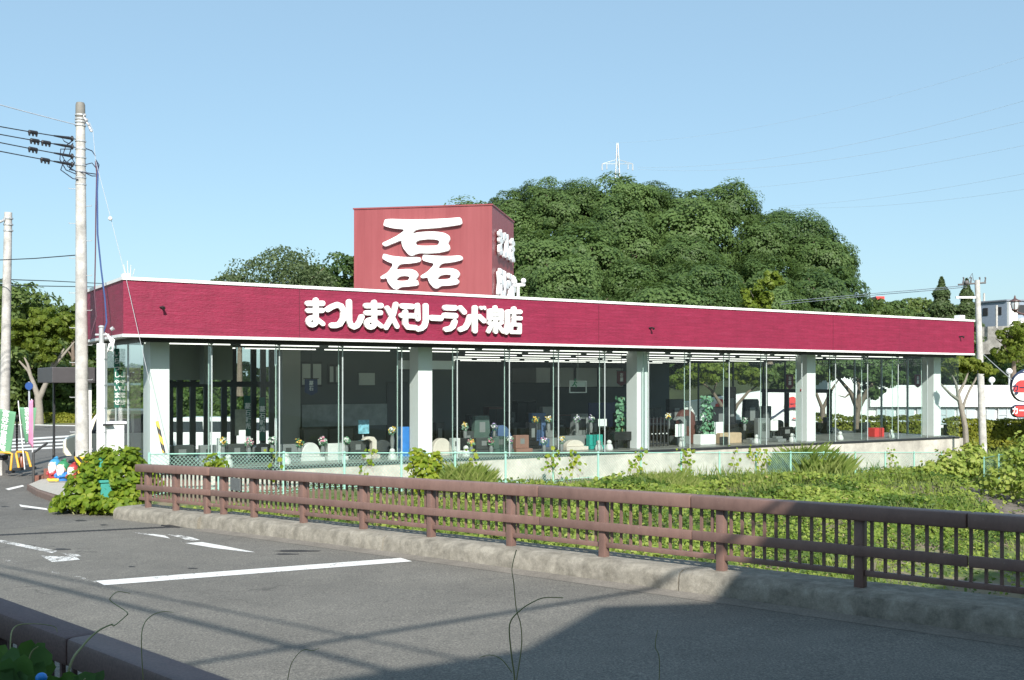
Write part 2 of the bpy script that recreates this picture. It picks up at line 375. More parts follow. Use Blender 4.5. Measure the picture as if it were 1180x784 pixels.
# building frame
PSI = math.atan2(.535, .845); u2 = np.array([math.cos(PSI), math.sin(PSI)]); v2 = np.array([-math.sin(PSI), math.cos(PSI)])
CB = np.array([-9.69, 26.5])
def B2W(a, v, z=0): q = CB+u2*a+v2*v; return Vector((q[0], q[1], z))
def W2B(p): q = np.array([p[0], p[1]])-CB; return (float(q@u2), float(q@v2), p[2])
def a_at(px, v):
    k = (px-590)/F; return (k*(CB[1]+v2[1]*v)-CB[0]-v2[0]*v)/(u2[0]-k*u2[1])
def depth(a, v): return CB[1]+u2[1]*a+v2[1]*v
def z_at(py, a, v): return EYE+(HZ-py)/F*depth(a, v)
def tz(X, Y):
    "height of the ground outside the roads"
    X = np.asarray(X, dtype=float); Y = np.asarray(Y, dtype=float)
    s, n = to_sn(X, Y); dx, dy = X-CB[0], Y-CB[1]
    a = dx*u2[0]+dy*u2[1]; v = dx*v2[0]+dy*v2[1]
    zp = -.15-1.0*np.clip(a/34, 0, 1.25)
    d = np.clip(-v-.8, 0, None)
    z = zp-.045*d-1.5*ss(s, -19, -3)*ss(d, 1.5, 9)
    z = z + .06*np.sin(X*1.3+Y*.7)+.05*np.sin(X*.6-Y*1.7)
    far = ss(v, .2, 1.2); z = z*(1-far)+np.minimum(zp, -.45)*far
    z = z-1.0*ss(Y, 60, 65)*ss(X, 5, 9)*ss(-Y, -95, -80); west = ss(-s, 19.8, 21.0)*ss(-a, -1.5, .5); z = z*(1-west)+(-.42)*west
    und = ss(-n, -10.4, -9.9)*(1-west); z = z*(1-und)-3.2*und
    near = ss(-n, -2.7, -2.2); z = z*(1-near)+.85*near
    return z
# ------------------------------------------------------------------ ground, road, kerbs
def grid_obj(name, xs, ys, zf, mat, world_fn=None):
    X, Y = np.meshgrid(xs, ys); 
    if world_fn is not None: WX, WY = world_fn(X, Y)
    else: WX, WY = X, Y
    Z = zf(WX, WY); v = np.stack([WX, WY, Z], -1).reshape(-1, 3); nx, ny = len(xs), len(ys)
    i = np.arange(nx-1)[None, :]+np.arange(ny-1)[:, None]*nx
    f = np.stack([i, i+1, i+1+nx, i+nx], -1).reshape(-1, 4)
    mb = MB(); mb.v = [tuple(p) for p in v.tolist()]; mb.f = [tuple(q) for q in f.tolist()]; mb.m = [0]*len(mb.f)
    return obj(name, mb, mat, smooth=True)
def spread(lo, hi, step, far, n): 
    c = np.arange(lo, hi+1e-6, step); e = np.geomspace(step, far, n)
    return np.concatenate([(lo-np.cumsum(e))[::-1], c, hi+np.cumsum(e)])
ground = grid_obj('ground', spread(-22, 34, .5, 120, 22), spread(-8, 60, .5, 120, 22), tz, M['grass_ground']); struct(ground)
sn_grid = lambda S, Nn: (rh[0]*S+nh[0]*Nn, rh[1]*S+nh[1]*Nn)
road = grid_obj('road', np.concatenate([np.arange(-20.4, 12, .6), [14, 20, 30]]), np.linspace(2.95, 10.0, 12), road_z, M['asphalt'], sn_grid); struct(road)
def slab(name, pts, z, mat):
    mb = MB(); mb.add([(x, y, z) for x, y in pts], [tuple(range(len(pts)))]); return struct(obj(name, mb, mat))
AL_ = 11.5; CZ = -.135
# the crossing and forecourt west of the bridge
w = [sn(-20.35, 2.9), sn(-20.35, 10.6), tuple(B2W(-1.2, .5))[:2], tuple(B2W(-1.2, 6.1))[:2], tuple(B2W(AL_+.8, 6.1))[:2], tuple(B2W(AL_+.8, 32))[:2], (-20, 66), (-75, 66), (-75, -10), sn(-30, -20)]
slab('crossing_road', w, CZ, M['asphalt_dark'])
def marking(name, quad, mat, parent=None, lift=.004, zf=road_z):
    mb = MB(); vs = [gp(x, y, lift, zf) for x, y in quad]; mb.add(vs, [tuple(range(len(vs)))])
    o = obj(name, mb, mat); 
    if parent: o.parent = parent
    return o
# painted markings
marking('road_marking', [(110,669.5), (120,674.5), (475,647), (462,643)], M['paint'], road)
for q, mt in [([(0,622),(0,625),(60,637.5),(66,635)], 'paint_worn'), ([(47,640.5),(60,648),(92,645),(88,642)], 'paint_worn'), ([(70,637),(80,641.5),(94,641),(90,639)], 'paint_worn'),
              ([(0,643),(0,646),(112,672),(118,670)], 'paint_faint'),
              ([(152,613.5),(170,616.5),(196,620.5),(190,617.6),(172,615)], 'paint_worn'), ([(170,616.2),(190,619.6),(196,620.6),(190,617.2),(176,615.5)], 'paint'), ([(193,616),(205,619),(217,623),(231,622.5),(222,619.5),(207,616.8)], 'paint_worn'), ([(213,626),(233,624.8),(262,630),(294,636.5),(284,636),(250,632)], 'paint'), ([(200,621.5),(213,626),(233,624.8),(215,622.5)], 'paint_faint'),
              ([(146,594.8),(150,597.2),(170,600.5),(169,598.3)], 'paint'), ([(172,599),(173,601),(203,606),(203,604)], 'paint'), ([(110,590),(112,592),(138,595.5),(137,593.6)], 'paint')]:
    marking('road_marking', q, M[mt], road)
cz = lambda X, Y: X*0+CZ
cross = bpy.data.objects['crossing_road']
for q in [([(22,581.5),(24,584),(55,588),(54,586)]), ([(72,585),(76,588),(102,591),(100,588.8)]), ([(6,563.5),(10,565),(28,560.5),(26,559)])]:
    marking('road_marking', q, M['paint'], cross, .004, cz)
for k in range(4):
    y = 503+k*4.0
    marking('crosswalk_stripe', [(8-k*3, y+3.4), (10-k*3, y+5.2), (118+k*4, y-1.6), (118+k*4, y-3.4)], M['paint'], cross, .004, cz)
marking('road_marking', [(0,488.5), (0,489.6), (88,491.2), (88,490.2)], M['paint'], cross, .004, cz)
# expansion joint: dark sawtooth strip across the road, and its grate at the kerb
j0, j1 = gp(-60, 619.5, .004), gp(216, 606.5, .004); mb = MB(); nseg = 90
for i in range(nseg):
    p, q = j0.lerp(j1, i/nseg), j0.lerp(j1, (i+1)/nseg); d = Vector((.3, .95, 0)).normalized()
    w0, w1 = (.1, .15) if i % 2 else (.14, .09)
    mb.add([p-d*w0, q-d*w1, q+d*w1, p+d*w0], [(0,1,2,3)])
jo = obj('expansion_joint', mb, mat('joint_rubber', (.022, .022, .024), .8)); jo.parent = road
mb = MB(); g0 = gp(207, 606, .0)
for i in range(9):
    mb.obox((g0.x+rh[0]*(i*.06-.2), g0.y+rh[1]*(i*.06-.2)), rh, nh, -.018, .018, -.19, .19, g0.z-.02, g0.z+.012)
mb.obox((g0.x, g0.y), rh, nh, -.28, .34, -.22, -.19, g0.z-.02, g0.z+.014); mb.obox((g0.x, g0.y), rh, nh, -.28, .34, .19, .22, g0.z-.02, g0.z+.014)
o = obj('drain_grate', mb, M['black']); tag(o, 'black iron drain grate in the road at the foot of the concrete kerb', 'drain grate')
# patches of dark tar on the road
for (x, y, rx, ry) in [(343,635,26,1.1), (331,638.6,14,.8), (72,633,10,.9), (93,600,7,.8), (120,605,5,.6), (152,653,4,.5), (222,655,6,.6), (35,587,10,.7), (6,584,5,.6)]:
    pts = [(x+rx*math.cos(k*math.pi/7)*(1+.15*math.sin(3*k)), y+ry*math.sin(k*math.pi/7)*(1+.2*math.cos(5*k))) for k in range(14)]
    marking('tar_patch', pts, mat('tar', (.035, .034, .034), .7) if 'tar' not in bpy.data.materials else bpy.data.materials['tar'], road, .003)
# far kerb (concrete bridge edge), slightly worn profile
def kerb(name, s0, s1, prof, step=.35, jit=.007):
    mb = MB(); ssq = np.linspace(s0, s1-.02, max(3, int((s1-s0)/step))); k = len(prof)
    for i, s in enumerate(ssq):
        for j, (n, h) in enumerate(prof):
            x, y = sn(s, n+random.uniform(-jit, jit)); mb.v.append((x, y, float(road_z(*sn(s, 9.9)))+h+random.uniform(-jit, jit)*.6))
    for i in range(len(ssq)-1):
        for j in range(k-1):
            mb.f.append((i*k+j, i*k+j+1, (i+1)*k+j+1, (i+1)*k+j)); mb.m.append(0)
    e = (len(ssq)-1)*k
    mb.f.append(tuple(range(k))); mb.f.append(tuple(e+j for j in range(k))[::-1]); mb.m += [0, 0]
    return struct(obj(name, mb, M['kerb'], smooth=True))
KP = [(9.93, -.05), (9.94, .01), (9.95, .16), (9.975, .215), (10.04, .245), (10.2, .25), (10.62, .25), (10.66, .2), (10.67, -.6), (10.67, -3.5)]
for k0, k1 in ((-17.2, -12.1), (-12.08, -6.9), (-6.88, -1.6), (-1.58, 10)): kerb('kerb', k0, k1+.02, KP)
kerb('kerb', -20.45, -17.205, [(9.88, -.05), (9.89, .01), (9.9, .15), (9.93, .2), (10.0, .225), (10.2, .23), (10.62, .23), (10.66, .18), (10.67, -.6), (10.67, -3.5)])
# dusty gutter along the kerb
grid_obj('gutter', np.arange(-17, 10, .5), np.array([9.7, 9.84, 9.94]), lambda X, Y: road_z(X, Y)+.003+.02*ss(to_sn(X, Y)[1], 9.78, 9.94), mat('gutter_dust', (.2, .18, .155), .95, .35, 3, fine=40, bumps=.4), sn_grid)
struct(bpy.data.objects['gutter'])
# near kerb and footpath on the photographer's side
kerb('kerb', -24, 10, [(3.0, -.05), (3.0, .2), (2.95, .25), (2.4, .25), (2.38, -3.2)])
# ------------------------------------------------------------------ far railing
def railing(label, s0, s1, post_s, skip=(), n=10.2, matr='rail', joints=()):
    x, y = sn((s0+s1)/2, n+.05); rz = lambda s: float(road_z(*sn(s, 9.9)))+.24
    t = thing('bridge_railing', label, 'railing', (x, y, rz((s0+s1)/2)), 0, None)
    def bar(nm, n0, n1, z0, z1, a, b, bev=.012, parent=None):
        mb = MB(); v = []
        for s in (a, b):
            for nn, zz in ((n0,z0),(n1,z0),(n1,z1),(n0,z1)): v.append((*sn(s, nn), rz(s)+zz))
        mb.add(v, [(0,3,2,1),(4,5,6,7),(0,1,5,4),(1,2,6,5),(2,3,7,6),(3,0,4,7)])
        return obj(nm, mb, M[matr], parent or t, world=True, bevel=bev, smooth=True)
    cuts = [s0]+list(joints)+[s1]
    for a, b in zip(cuts[:-1], cuts[1:]):
        bar('top_rail', n-.065, n+.125, .692, .842, a+.003, b-.003, .022); bar('middle_rail', n-.035, n+.0, .33, .44, a+.003, b-.003)
    pw = .1; ps = sorted(post_s)
    for s in ps:
        bar('post', n, n+pw, -.03, .69, s-pw/2, s+pw/2, .008)
    edges = [s0]+ps+[s1]; bal = []
    for a, b in zip(edges[:-1], edges[1:]):
        lo = a+(pw/2+.002 if a in ps else 0); hi = b-(pw/2+.002 if b in ps else 0)
        if hi-lo < .12: continue
        bar('bottom_rail', n+.025, n+.075, .125, .185, lo, hi, .006)
        k = max(1, int(round((hi-lo)/.142))); 
        if hi-lo > .2: bal += [lo+(hi-lo)*(i+.5)/k for i in range(k)]
    for i, s in enumerate(bal[::-1]):
        if i < 100 or matr != 'rail': pass
    near = sorted(bal, key=lambda s: abs(s+6)); solo = near[:98]; rest = near[98:]
    for s in solo: bar('baluster', n+.036, n+.064, .186, .69, s-.014, s+.014, 0)
    if rest:
        mb = MB()
        for s in rest:
            v = [(*sn(ss_, nn), rz(ss_)+zz) for ss_ in (s-.014, s+.014) for nn, zz in ((n+.036,.186),(n+.064,.186),(n+.064,.69),(n+.036,.69))]
            mb.add(v, [(0,3,2,1),(4,5,6,7),(0,1,5,4),(1,2,6,5),(2,3,7,6),(3,0,4,7)])
        o = obj('baluster', mb, M[matr], t, world=True); o['kind'] = 'stuff'
    return t
ps = [s_at(p, 10.2) for p in (255, 290, 347, 416, 494, 586, 693, 829, 989)]
ps += [ps[-1]+1.64*k for k in range(1, 4)]
jt = [s_at(p, 10.1) for p in (617, 793, 1112)]
main_rail = railing('long brown railing with square posts and thin balusters on the concrete kerb across the road', -17.24, 1.2, ps, joints=jt)
end_rail = railing('short end section of brown railing beside the leafy vine bush', -20.05, -17.26, [s_at(p, 10.2) for p in (168, 200, 236)])
# grey plate on the railing
pl = P(270, 553, 1); a0 = s_at(272, 10.17); c = sn(a0, 10.16); zz = float(road_z(*sn(a0, 9.9)))+.24
mb = MB(); mb.obox(c, rh, nh, -.16, .16, -.012, .012, zz+.46, zz+.68); obj('name_plate', mb, mat('plate_grey', (.12, .13, .13), .5, .1, 9, fine=60, bumps=.2), main_rail, world=True, bevel=.006)
# near railing (photographer's side): same make, seen at lower left
def near_railing():
    n = 2.72; s0, s1 = -14.0, 1.5
    rz = lambda s: .275+.0004*(s+6)
    x, y = sn((s0+s1)/2, n); t = thing('bridge_railing', 'dark brown railing in shade at the near edge of the road, close by', 'railing', (x, y, rz(-6)))
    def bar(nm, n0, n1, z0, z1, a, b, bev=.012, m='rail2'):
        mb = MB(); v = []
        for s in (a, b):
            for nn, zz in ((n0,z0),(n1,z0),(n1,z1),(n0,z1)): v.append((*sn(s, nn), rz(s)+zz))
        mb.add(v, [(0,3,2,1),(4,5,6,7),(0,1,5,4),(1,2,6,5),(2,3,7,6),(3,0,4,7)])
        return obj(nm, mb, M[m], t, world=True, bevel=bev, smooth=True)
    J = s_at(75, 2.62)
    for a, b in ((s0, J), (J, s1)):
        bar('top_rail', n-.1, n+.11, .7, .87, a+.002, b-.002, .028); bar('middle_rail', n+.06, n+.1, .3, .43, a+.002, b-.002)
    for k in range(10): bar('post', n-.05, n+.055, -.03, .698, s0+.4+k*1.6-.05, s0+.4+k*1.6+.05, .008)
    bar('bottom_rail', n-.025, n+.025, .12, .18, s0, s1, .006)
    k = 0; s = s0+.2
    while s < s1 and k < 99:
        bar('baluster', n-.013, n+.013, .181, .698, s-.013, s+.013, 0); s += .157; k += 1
    return t
near_railing()
# ------------------------------------------------------------------ lettering
def contour(strokes, cell=1.2):
    "outline polygons of the union of round-ended strokes; a stroke is (points, width) or (points with own widths)"
    segs = []
    for pts, wd_ in strokes:
        ws = wd_ if isinstance(wd_, (list, tuple)) else [wd_]*len(pts)
        for i in range(max(1, len(pts)-1)):
            j = min(i+1, len(pts)-1); segs.append((*pts[i], *pts[j], ws[i]/2, ws[j]/2))
    S = np.array(segs, float); x0 = min(S[:,0].min(), S[:,2].min())-S[:,4:].max()-3*cell; x1 = max(S[:,0].max(), S[:,2].max())+S[:,4:].max()+3*cell
    y0 = min(S[:,1].min(), S[:,3].min())-S[:,4:].max()-3*cell; y1 = max(S[:,1].max(), S[:,3].max())+S[:,4:].max()+3*cell
    xs = np.arange(x0, x1, cell); ys = np.arange(y0, y1, cell); X, Y = np.meshgrid(xs, ys); D = np.full(X.shape, 1e9)
    for ax, ay, bx, by, ra, rb in S:
        l2 = (bx-ax)**2+(by-ay)**2; tt = np.clip(((X-ax)*(bx-ax)+(Y-ay)*(by-ay))/l2, 0, 1) if l2 > 0 else 0*X
        D = np.minimum(D, np.hypot(X-ax-tt*(bx-ax), Y-ay-tt*(by-ay))-(ra+tt*(rb-ra)))
    D[np.abs(D) < 1e-6] = 1e-6
    nxt = {}; ny, nx = D.shape; ins = D < 0
    def ept(e):
        (i, j, h) = e
        if h: a, b = D[i, j], D[i, j+1]; u = a/(a-b); return (xs[j]+u*cell, ys[i])
        a, b = D[i, j], D[i+1, j]; u = a/(a-b); return (xs[j], ys[i]+u*cell)
    mixed = (ins[:-1,:-1].astype(int)+ins[1:,:-1]+ins[:-1,1:]+ins[1:,1:]); ii, jj = np.nonzero((mixed > 0) & (mixed < 4))
    for i, j in zip(ii, jj):
        c = (ins[i,j], ins[i,j+1], ins[i+1,j+1], ins[i+1,j]); e = [(i,j,1), (i,j+1,0), (i+1,j,1), (i,j,0)]
        cr = [k for k in range(4) if c[k] != c[(k+1) % 4]]
        # walk with the inside on the left
        outs = [k for k in cr if c[k] and not c[(k+1) % 4]]; inn = [k for k in cr if not c[k] and c[(k+1) % 4]]
        for k in outs:
            m_ = min(inn, key=lambda q: (q-k) % 4) if len(inn) > 1 else inn[0]
            nxt[e[k]] = e[m_]
    loops = []
    while nxt:
        st, cur = next(iter(nxt.items())); del nxt[st]; L = [st]
        while cur != st and cur in nxt: L.append(cur); cur = nxt.pop(cur)
        pts = [ept(e_) for e_ in L]
        keep = []
        for p_ in pts:
            if not keep or math.hypot(p_[0]-keep[-1][0], p_[1]-keep[-1][1]) > cell*.6: keep.append(p_)
        out = []
        for k in range(len(keep)):
            a, b, c = keep[k-1], keep[k], keep[(k+1) % len(keep)]
            cr = (b[0]-a[0])*(c[1]-a[1])-(b[1]-a[1])*(c[0]-a[0])
            if abs(cr) > .06*cell*cell or k % 6 == 0: out.append(b)
        if len(out) > 4: loops.append(out)
    return loops
def fill_mesh(loops, extr, bev=0):
    c = bpy.data.curves.new('outline', 'CURVE'); c.dimensions = '2D'; c.fill_mode = 'BOTH'; c.extrude = extr; c.bevel_depth = bev; c.bevel_resolution = 1; c.offset = -bev*1.2
    for L in loops:
        s = c.splines.new('POLY'); s.points.add(len(L)-1); s.use_cyclic_u = True
        for p_, q in zip(s.points, L): p_.co = (q[0], q[1], 0, 1)
    o = bpy.data.objects.new('outline', c); COL.objects.link(o)
    bpy.context.view_layer.update()
    me = bpy.data.meshes.new_from_object(o.evaluated_get(bpy.context.evaluated_depsgraph_get()))
    mb = MB(); mb.v = [tuple(v.co) for v in me.vertices]; mb.f = [tuple(p_.vertices) for p_ in me.polygons]; mb.m = [0]*len(mb.f)
    bpy.data.objects.remove(o); bpy.data.curves.remove(c); bpy.data.meshes.remove(me); return mb
def text_mesh(body, size, extr=.004, bold=0.0, vertical=False, spacing=1.05):
    mb = MB()
    for k, ch in enumerate(body if vertical else [body]):
        c = bpy.data.curves.new('glyph', 'FONT'); c.body = ch; c.size = size; c.extrude = extr; c.offset = bold*size; c.align_x = 'CENTER'; c.align_y = 'CENTER'; c.resolution_u = 3
        o = bpy.data.objects.new('glyph', c); COL.objects.link(o); bpy.context.view_layer.update()
        me = bpy.data.meshes.new_from_object(o.evaluated_get(bpy.context.evaluated_depsgraph_get()))
        dy = -k*size*spacing if vertical else 0
        mb.add([(v.co.x, v.co.y+dy, v.co.z) for v in me.vertices], [tuple(p_.vertices) for p_ in me.polygons])
        bpy.data.objects.remove(o); bpy.data.curves.remove(c); bpy.data.meshes.remove(me)
    return mb
def on_plane(mb, o, e, nrm, off):
    "x along e, y up, z along nrm"
    o, e, nrm = Vector(o), Vector(e), Vector(nrm)
    return mb.xf(lambda p_: o+e*p_[0]+Vector((0,0,1))*p_[1]+nrm*(off+p_[2]))
GA = lambda L: [(x/8.43+340, y/8.43+335) for x, y in L]
GB = lambda L: [(x/8.43+470, y/8.43+335) for x, y in L]
def ma(dx, dy): return [([(112+dx,127+dy),(254+dx,127+dy)],54), ([(114+dx,196+dy),(250+dx,196+dy)],50), ([(190+dx,95+dy),(192+dx,285+dy)],52),
    ([(155+38*math.cos(k*.524)+dx, 300+36*math.sin(k*.524)+dy) for k in range(13)],50), ([(190+dx,272+dy),(258+dx,325+dy)],46)]
GL = [('ま', GA, ma(0,0)), ('つ', GA, [([(305,185),(345,160),(395,140),(435,155),(460,205),(455,275),(425,325),(385,340),(345,340)],56)]),
 ('し', GA, [([(513,112),(514,295),(530,340),(560,355),(592,340),(618,300),(634,258)],54)]), ('ま', GA, ma(566,22)),
 ('メ', GA, [([(966,135),(945,225),(915,285),(870,362)],48), ([(882,172),(925,250),(976,350)],48)]),
 ('モ', GA, [([(1028,152),(1122,157)],54), ([(1022,243),(1160,248)],52), ([(1058,210),(1058,325),(1080,357),(1155,362)],52)]),
 ('リ', GB, [([(80,145),(84,278)],48), ([(160,150),(161,300),(148,345),(120,368),(85,376)],52)]), ('ー', GB, [([(217,267),(303,271)],58)]),
 ('ラ', GB, [([(352,168),(440,171)],56), ([(347,243),(446,248)],56), ([(442,305),(425,350),(395,372),(358,378)],52)]),
 ('ン', GB, [([(496,170),(533,212)],50), ([(588,255),(572,315),(545,360),(497,380)],50)]),
 ('ド', GB, [([(637,170),(637,392)],52), ([(680,255),(722,296)],50), ([(694,165),(698,177)],28), ([(728,164),(732,178)],28)]),
 ('泉', GB, [([(834,165),(832,180)],40), ([(780,200),(780,278)],44), ([(893,200),(893,280)],44), ([(780,194),(893,196)],36), ([(780,231),(893,233)],31), ([(780,270),(893,272)],34), ([(836,280),(838,402)],42), ([(775,318),(806,322),(768,400)],36), ([(898,312),(860,338)],36), ([(856,338),(908,400)],40)]),
 ('店', GB, [([(1016,178),(1016,190)],46), ([(955,207),(1075,209)],44), ([(953,210),(955,320),(940,408)],44), ([(1016,215),(1016,330)],36), ([(1016,269),(1078,271)],42), ([(988,332),(1072,334),(1072,408),(988,406),(988,332)],36)])]
# ------------------------------------------------------------------ the showroom
show = thing('showroom', 'long single storey glass showroom with crimson fascia and red sign tower on top', 'building', (CB[0], CB[1], 0), PSI)
A1 = 34.63; FT, FB, FL = 5.22, 3.72, .27      # fascia top and bottom, floor
DEP, DEPL, AL = 20.0, 6.0, 11.5
GV = .55                                     # glass plane
def plan(poly, z0, z1): 
    n = len(poly); mb = MB(); v = [(x, y, z0) for x, y in poly]+[(x, y, z1) for x, y in poly]
    return mb.add(v, [tuple(range(n))[::-1], tuple(range(n, 2*n))]+[(i, (i+1) % n, n+(i+1) % n, n+i) for i in range(n)])
foot = [(0,0),(A1,0),(A1,DEP),(AL,DEP),(AL,DEPL),(0,DEPL)]
def ring(poly, d, z0, z1):
    "a wall band of thickness d along the inside of a footprint"
    def inset(d_):
        return [(d_,d_),(A1-d_,d_),(A1-d_,DEP-d_),(AL+d_,DEP-d_),(AL+d_,DEPL-d_),(d_,DEPL-d_)] if d_ >= 0 else [(d_,d_),(A1-d_,d_),(A1-d_,DEP-d_),(AL+d_,DEP-d_),(AL+d_,DEPL-d_),(d_,DEPL-d_)]
    o_, i_ = inset(poly), inset(poly+d); n = 6; mb = MB()
    v = [(x,y,z0) for x,y in o_]+[(x,y,z0) for x,y in i_]+[(x,y,z1) for x,y in o_]+[(x,y,z1) for x,y in i_]
    f = []
    for i in range(n):
        j = (i+1) % n; f += [(i,j,2*n+j,2*n+i), (n+i,3*n+i,3*n+j,n+j), (i,n+i,n+j,j), (2*n+i,2*n+j,3*n+j,3*n+i)]
    return mb.add(v, f)
fascia = obj('fascia', ring(0, .2, FB+.075, FT-.08), M['fascia'], show)
obj('coping', ring(-.035, .3, FT-.08, FT), M['white'], show)
obj('bottom_trim', ring(-.03, .26, FB, FB+.072), M['white'], show)
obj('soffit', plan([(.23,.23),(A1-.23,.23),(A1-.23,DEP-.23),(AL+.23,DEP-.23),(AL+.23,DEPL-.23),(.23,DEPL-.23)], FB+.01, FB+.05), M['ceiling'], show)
obj('roof', plan([(.27,.27),(A1-.27,.27),(A1-.27,DEP-.27),(AL+.27,DEP-.27),(AL+.27,DEPL-.27),(.27,DEPL-.27)], FT-.3, FT-.2), M['steel'], show)
mb = MB(); mb.box((GV-.05, GV-.06, FB-.1), (A1-.5, GV+.06, FB+.008)); mb.box((GV-.06, GV+.062, FB-.1), (GV+.06, DEPL-.3, FB+.008)); mb.box((A1-.62, GV+.062, FB-.1), (A1-.5, DEP-.3, FB+.008)); obj('head_frame', mb, M['black'], show)
AR = a_at(1105, GV)                           # right glass corner
# plinth, sill, floor
obj('plinth', plan([(.42, GV-.12), (AR+.12, GV-.12), (AR+.12, DEP-.2), (AL, DEP-.2), (AL, DEPL-.2), (.42, DEPL-.2)], -2.2, FL-.072), M['plinth'], show)
obj('sill', ring(.40, .2, FL-.07, FL+.0), M['black'], show)
mb = MB()
fl = plan([(.62, GV+.12), (AR-.1, GV+.12), (AR-.1, DEP-.7), (AL+.7, DEP-.7), (AL+.7, DEPL-.7), (.62, DEPL-.7)], FL-.06, FL+.02); obj('floor', fl, M['floor'], show)
# columns (behind the glass)
for k, (pl_, pf) in enumerate(((163.5, 173), (471, 482), (722.5, 734), (919, 930), (1066, 1076))):
    v0 = 1.05; a0 = a_at(pf, v0); wdt = .48 if k else .5
    mb = MB(); mb.box((a0, v0, FL+.021), (a0+wdt, v0+(.58 if k else .75), FB+.008)); o = obj('column', mb, M['column'], show, bevel=.008)
    if k == 3:
        d = MB().lathe([(.0, -.02), (.055, -.02), (.06, 0), (.03, .02)], n=16); p0 = (a0-.002, v0+.3, z_at(450, a0, v0))
        d.xf(lambda q: (p0[0]-q[2], p0[1]+q[0], p0[2]+q[1])); obj('alarm_disc', d, mat('alarm_red', (.45, .03, .03), .4), o)
# glass panes with fins
pane_px = [240.5]+[322+0*0]*0
a0g, a1g = a_at(322, GV), a_at(697, GV); pw_ = (a1g-a0g)/6
cuts = []; a = a0g
while a-pw_ > .9: a -= pw_
cuts = [GV]; 
while a < AR-.5: cuts.append(a); a += pw_
cuts.append(AR)
if cuts[1]-cuts[0] < .35: cuts.pop(1)
for a, b in zip(cuts[:-1], cuts[1:]):
    mb = MB(); mb.box((a+.006, GV, FL+.003), (b-.006, GV+.015, FB-.1)); obj('window_pane', mb, M['glass'], show)
fin = mat('fin_edge', (.62, .72, .69), .25, .03, 4)
seal = mat('seal_grey', (.42, .47, .47), .4, .05, 4)
for a in cuts[1:-1]:
    mb = MB(); mb.box((a-.012, GV+.019, FL+.003), (a+.012, GV+.29, FB-.1)); f = obj('glass_fin', mb, M['glass'], show)
    mb = MB(); mb.box((a-.0125, GV+.291, FL+.003), (a+.0125, GV+.3, FB-.1)); obj('fin_edge', mb, fin, f)
    mb = MB(); mb.box((a-.016, GV-.004, FL+.003), (a+.016, GV+.017, FB-.1)); obj('seal', mb, seal, f)
    mb = MB(); mb.box((a-.03, GV-.03, FB-.13), (a+.03, GV+.1, FB-.02)); obj('clamp', mb, M['steel'], f)
# left end: glass, doors of the right end
for v0_, v1_ in ((GV, 2.0), (2.0, 3.5), (3.5, 5.3)):
    mb = MB(); mb.box((GV, v0_+.02, FL+.003), (GV+.015, v1_-.008, FB-.1)); obj('window_pane', mb, M['glass'], show)
    mb = MB(); mb.box((GV-.01, v1_-.02, FL+.003), (GV+.03, v1_+.02, FB-.1)); obj('mullion', mb, seal, show)
def v_end(px): k = (px-590)/F; return (k*(CB[1]+u2[1]*AR)-CB[0]-u2[0]*AR)/(v2[0]-k*v2[1])
ve = [GV]+[v_end(p_) for p_ in (1046, 1016, 985, 956, 905, 880, 845, 805)]+[DEP-.62]
for v0_, v1_ in zip(ve[:-1], ve[1:]):
    mb = MB(); mb.box((AR-.015, v0_+.02, FL+.003), (AR, v1_-.008, FB-.1)); obj('window_pane', mb, M['glass'], show)
    mb = MB(); mb.box((AR-.05, v1_-.035, FL+.003), (AR+.02, v1_+.035, FB-.1)); obj('mullion', mb, M['dark_frame'] if v1_ > ve[4]-.1 else seal, show)
vd0, vd1 = v_end(960), v_end(878); zd = z_at(451, AR, vd0)
mb = MB(); mb.box((AR-.12, vd0, zd-.09), (AR-.052, vd1, zd+.09))
for p_ in (957, 908, 882): vv = v_end(p_); mb.box((AR-.12, vv-.14, FL+.003), (AR-.052, vv+.14, zd-.092))
obj('door_frame', mb, M['steel_dark'], show)
# rear: left door frame wall at v=5.3
def frame_wall(a0, a1, v, xs, zs, w=.09, name='door_frame'):
    mb = MB()
    for x in xs: mb.box((x-w/2, v-.05, FL+.003), (x+w/2, v+.05, FB-.002))
    xs2 = sorted(xs)
    for z in zs:
        for p_, q in zip(xs2[:-1], xs2[1:]): mb.box((p_+w/2+.002, v-.045, z-w/2), (q-w/2-.002, v+.045, z+w/2))
    o = obj(name, mb, M['dark_frame'], show)
    mb = MB(); mb.box((a0, v+.002, FL+.03), (a1, v+.008, FB-.02)); obj('pane', mb, M['glass'], o); return o
vb = 5.2
xs = [a_at(p_, vb) for p_ in (196, 207, 222, 238, 258, 269, 292, 303, 313)]
frame_wall(xs[0], xs[-1], vb, xs, [z_at(443, 3, vb)], .17)
mb = MB(); ac0, ac1 = a_at(196, 4.2), a_at(268, 4.2); mb.box((ac0, 4.2, z_at(438, 2, 4.2)), (ac1, 4.3, FB-.01)); obj('bulkhead', mb, M['cream_wall'], show)
mb = MB(); b0 = a_at(208, 4.28); mb.box((a_at(232, 4.0), 3.7, z_at(443, 2, 4.2)), (a_at(238, 4), 4.19, FB-.01)); obj('bulkhead', mb, M['cream_wall'], show)
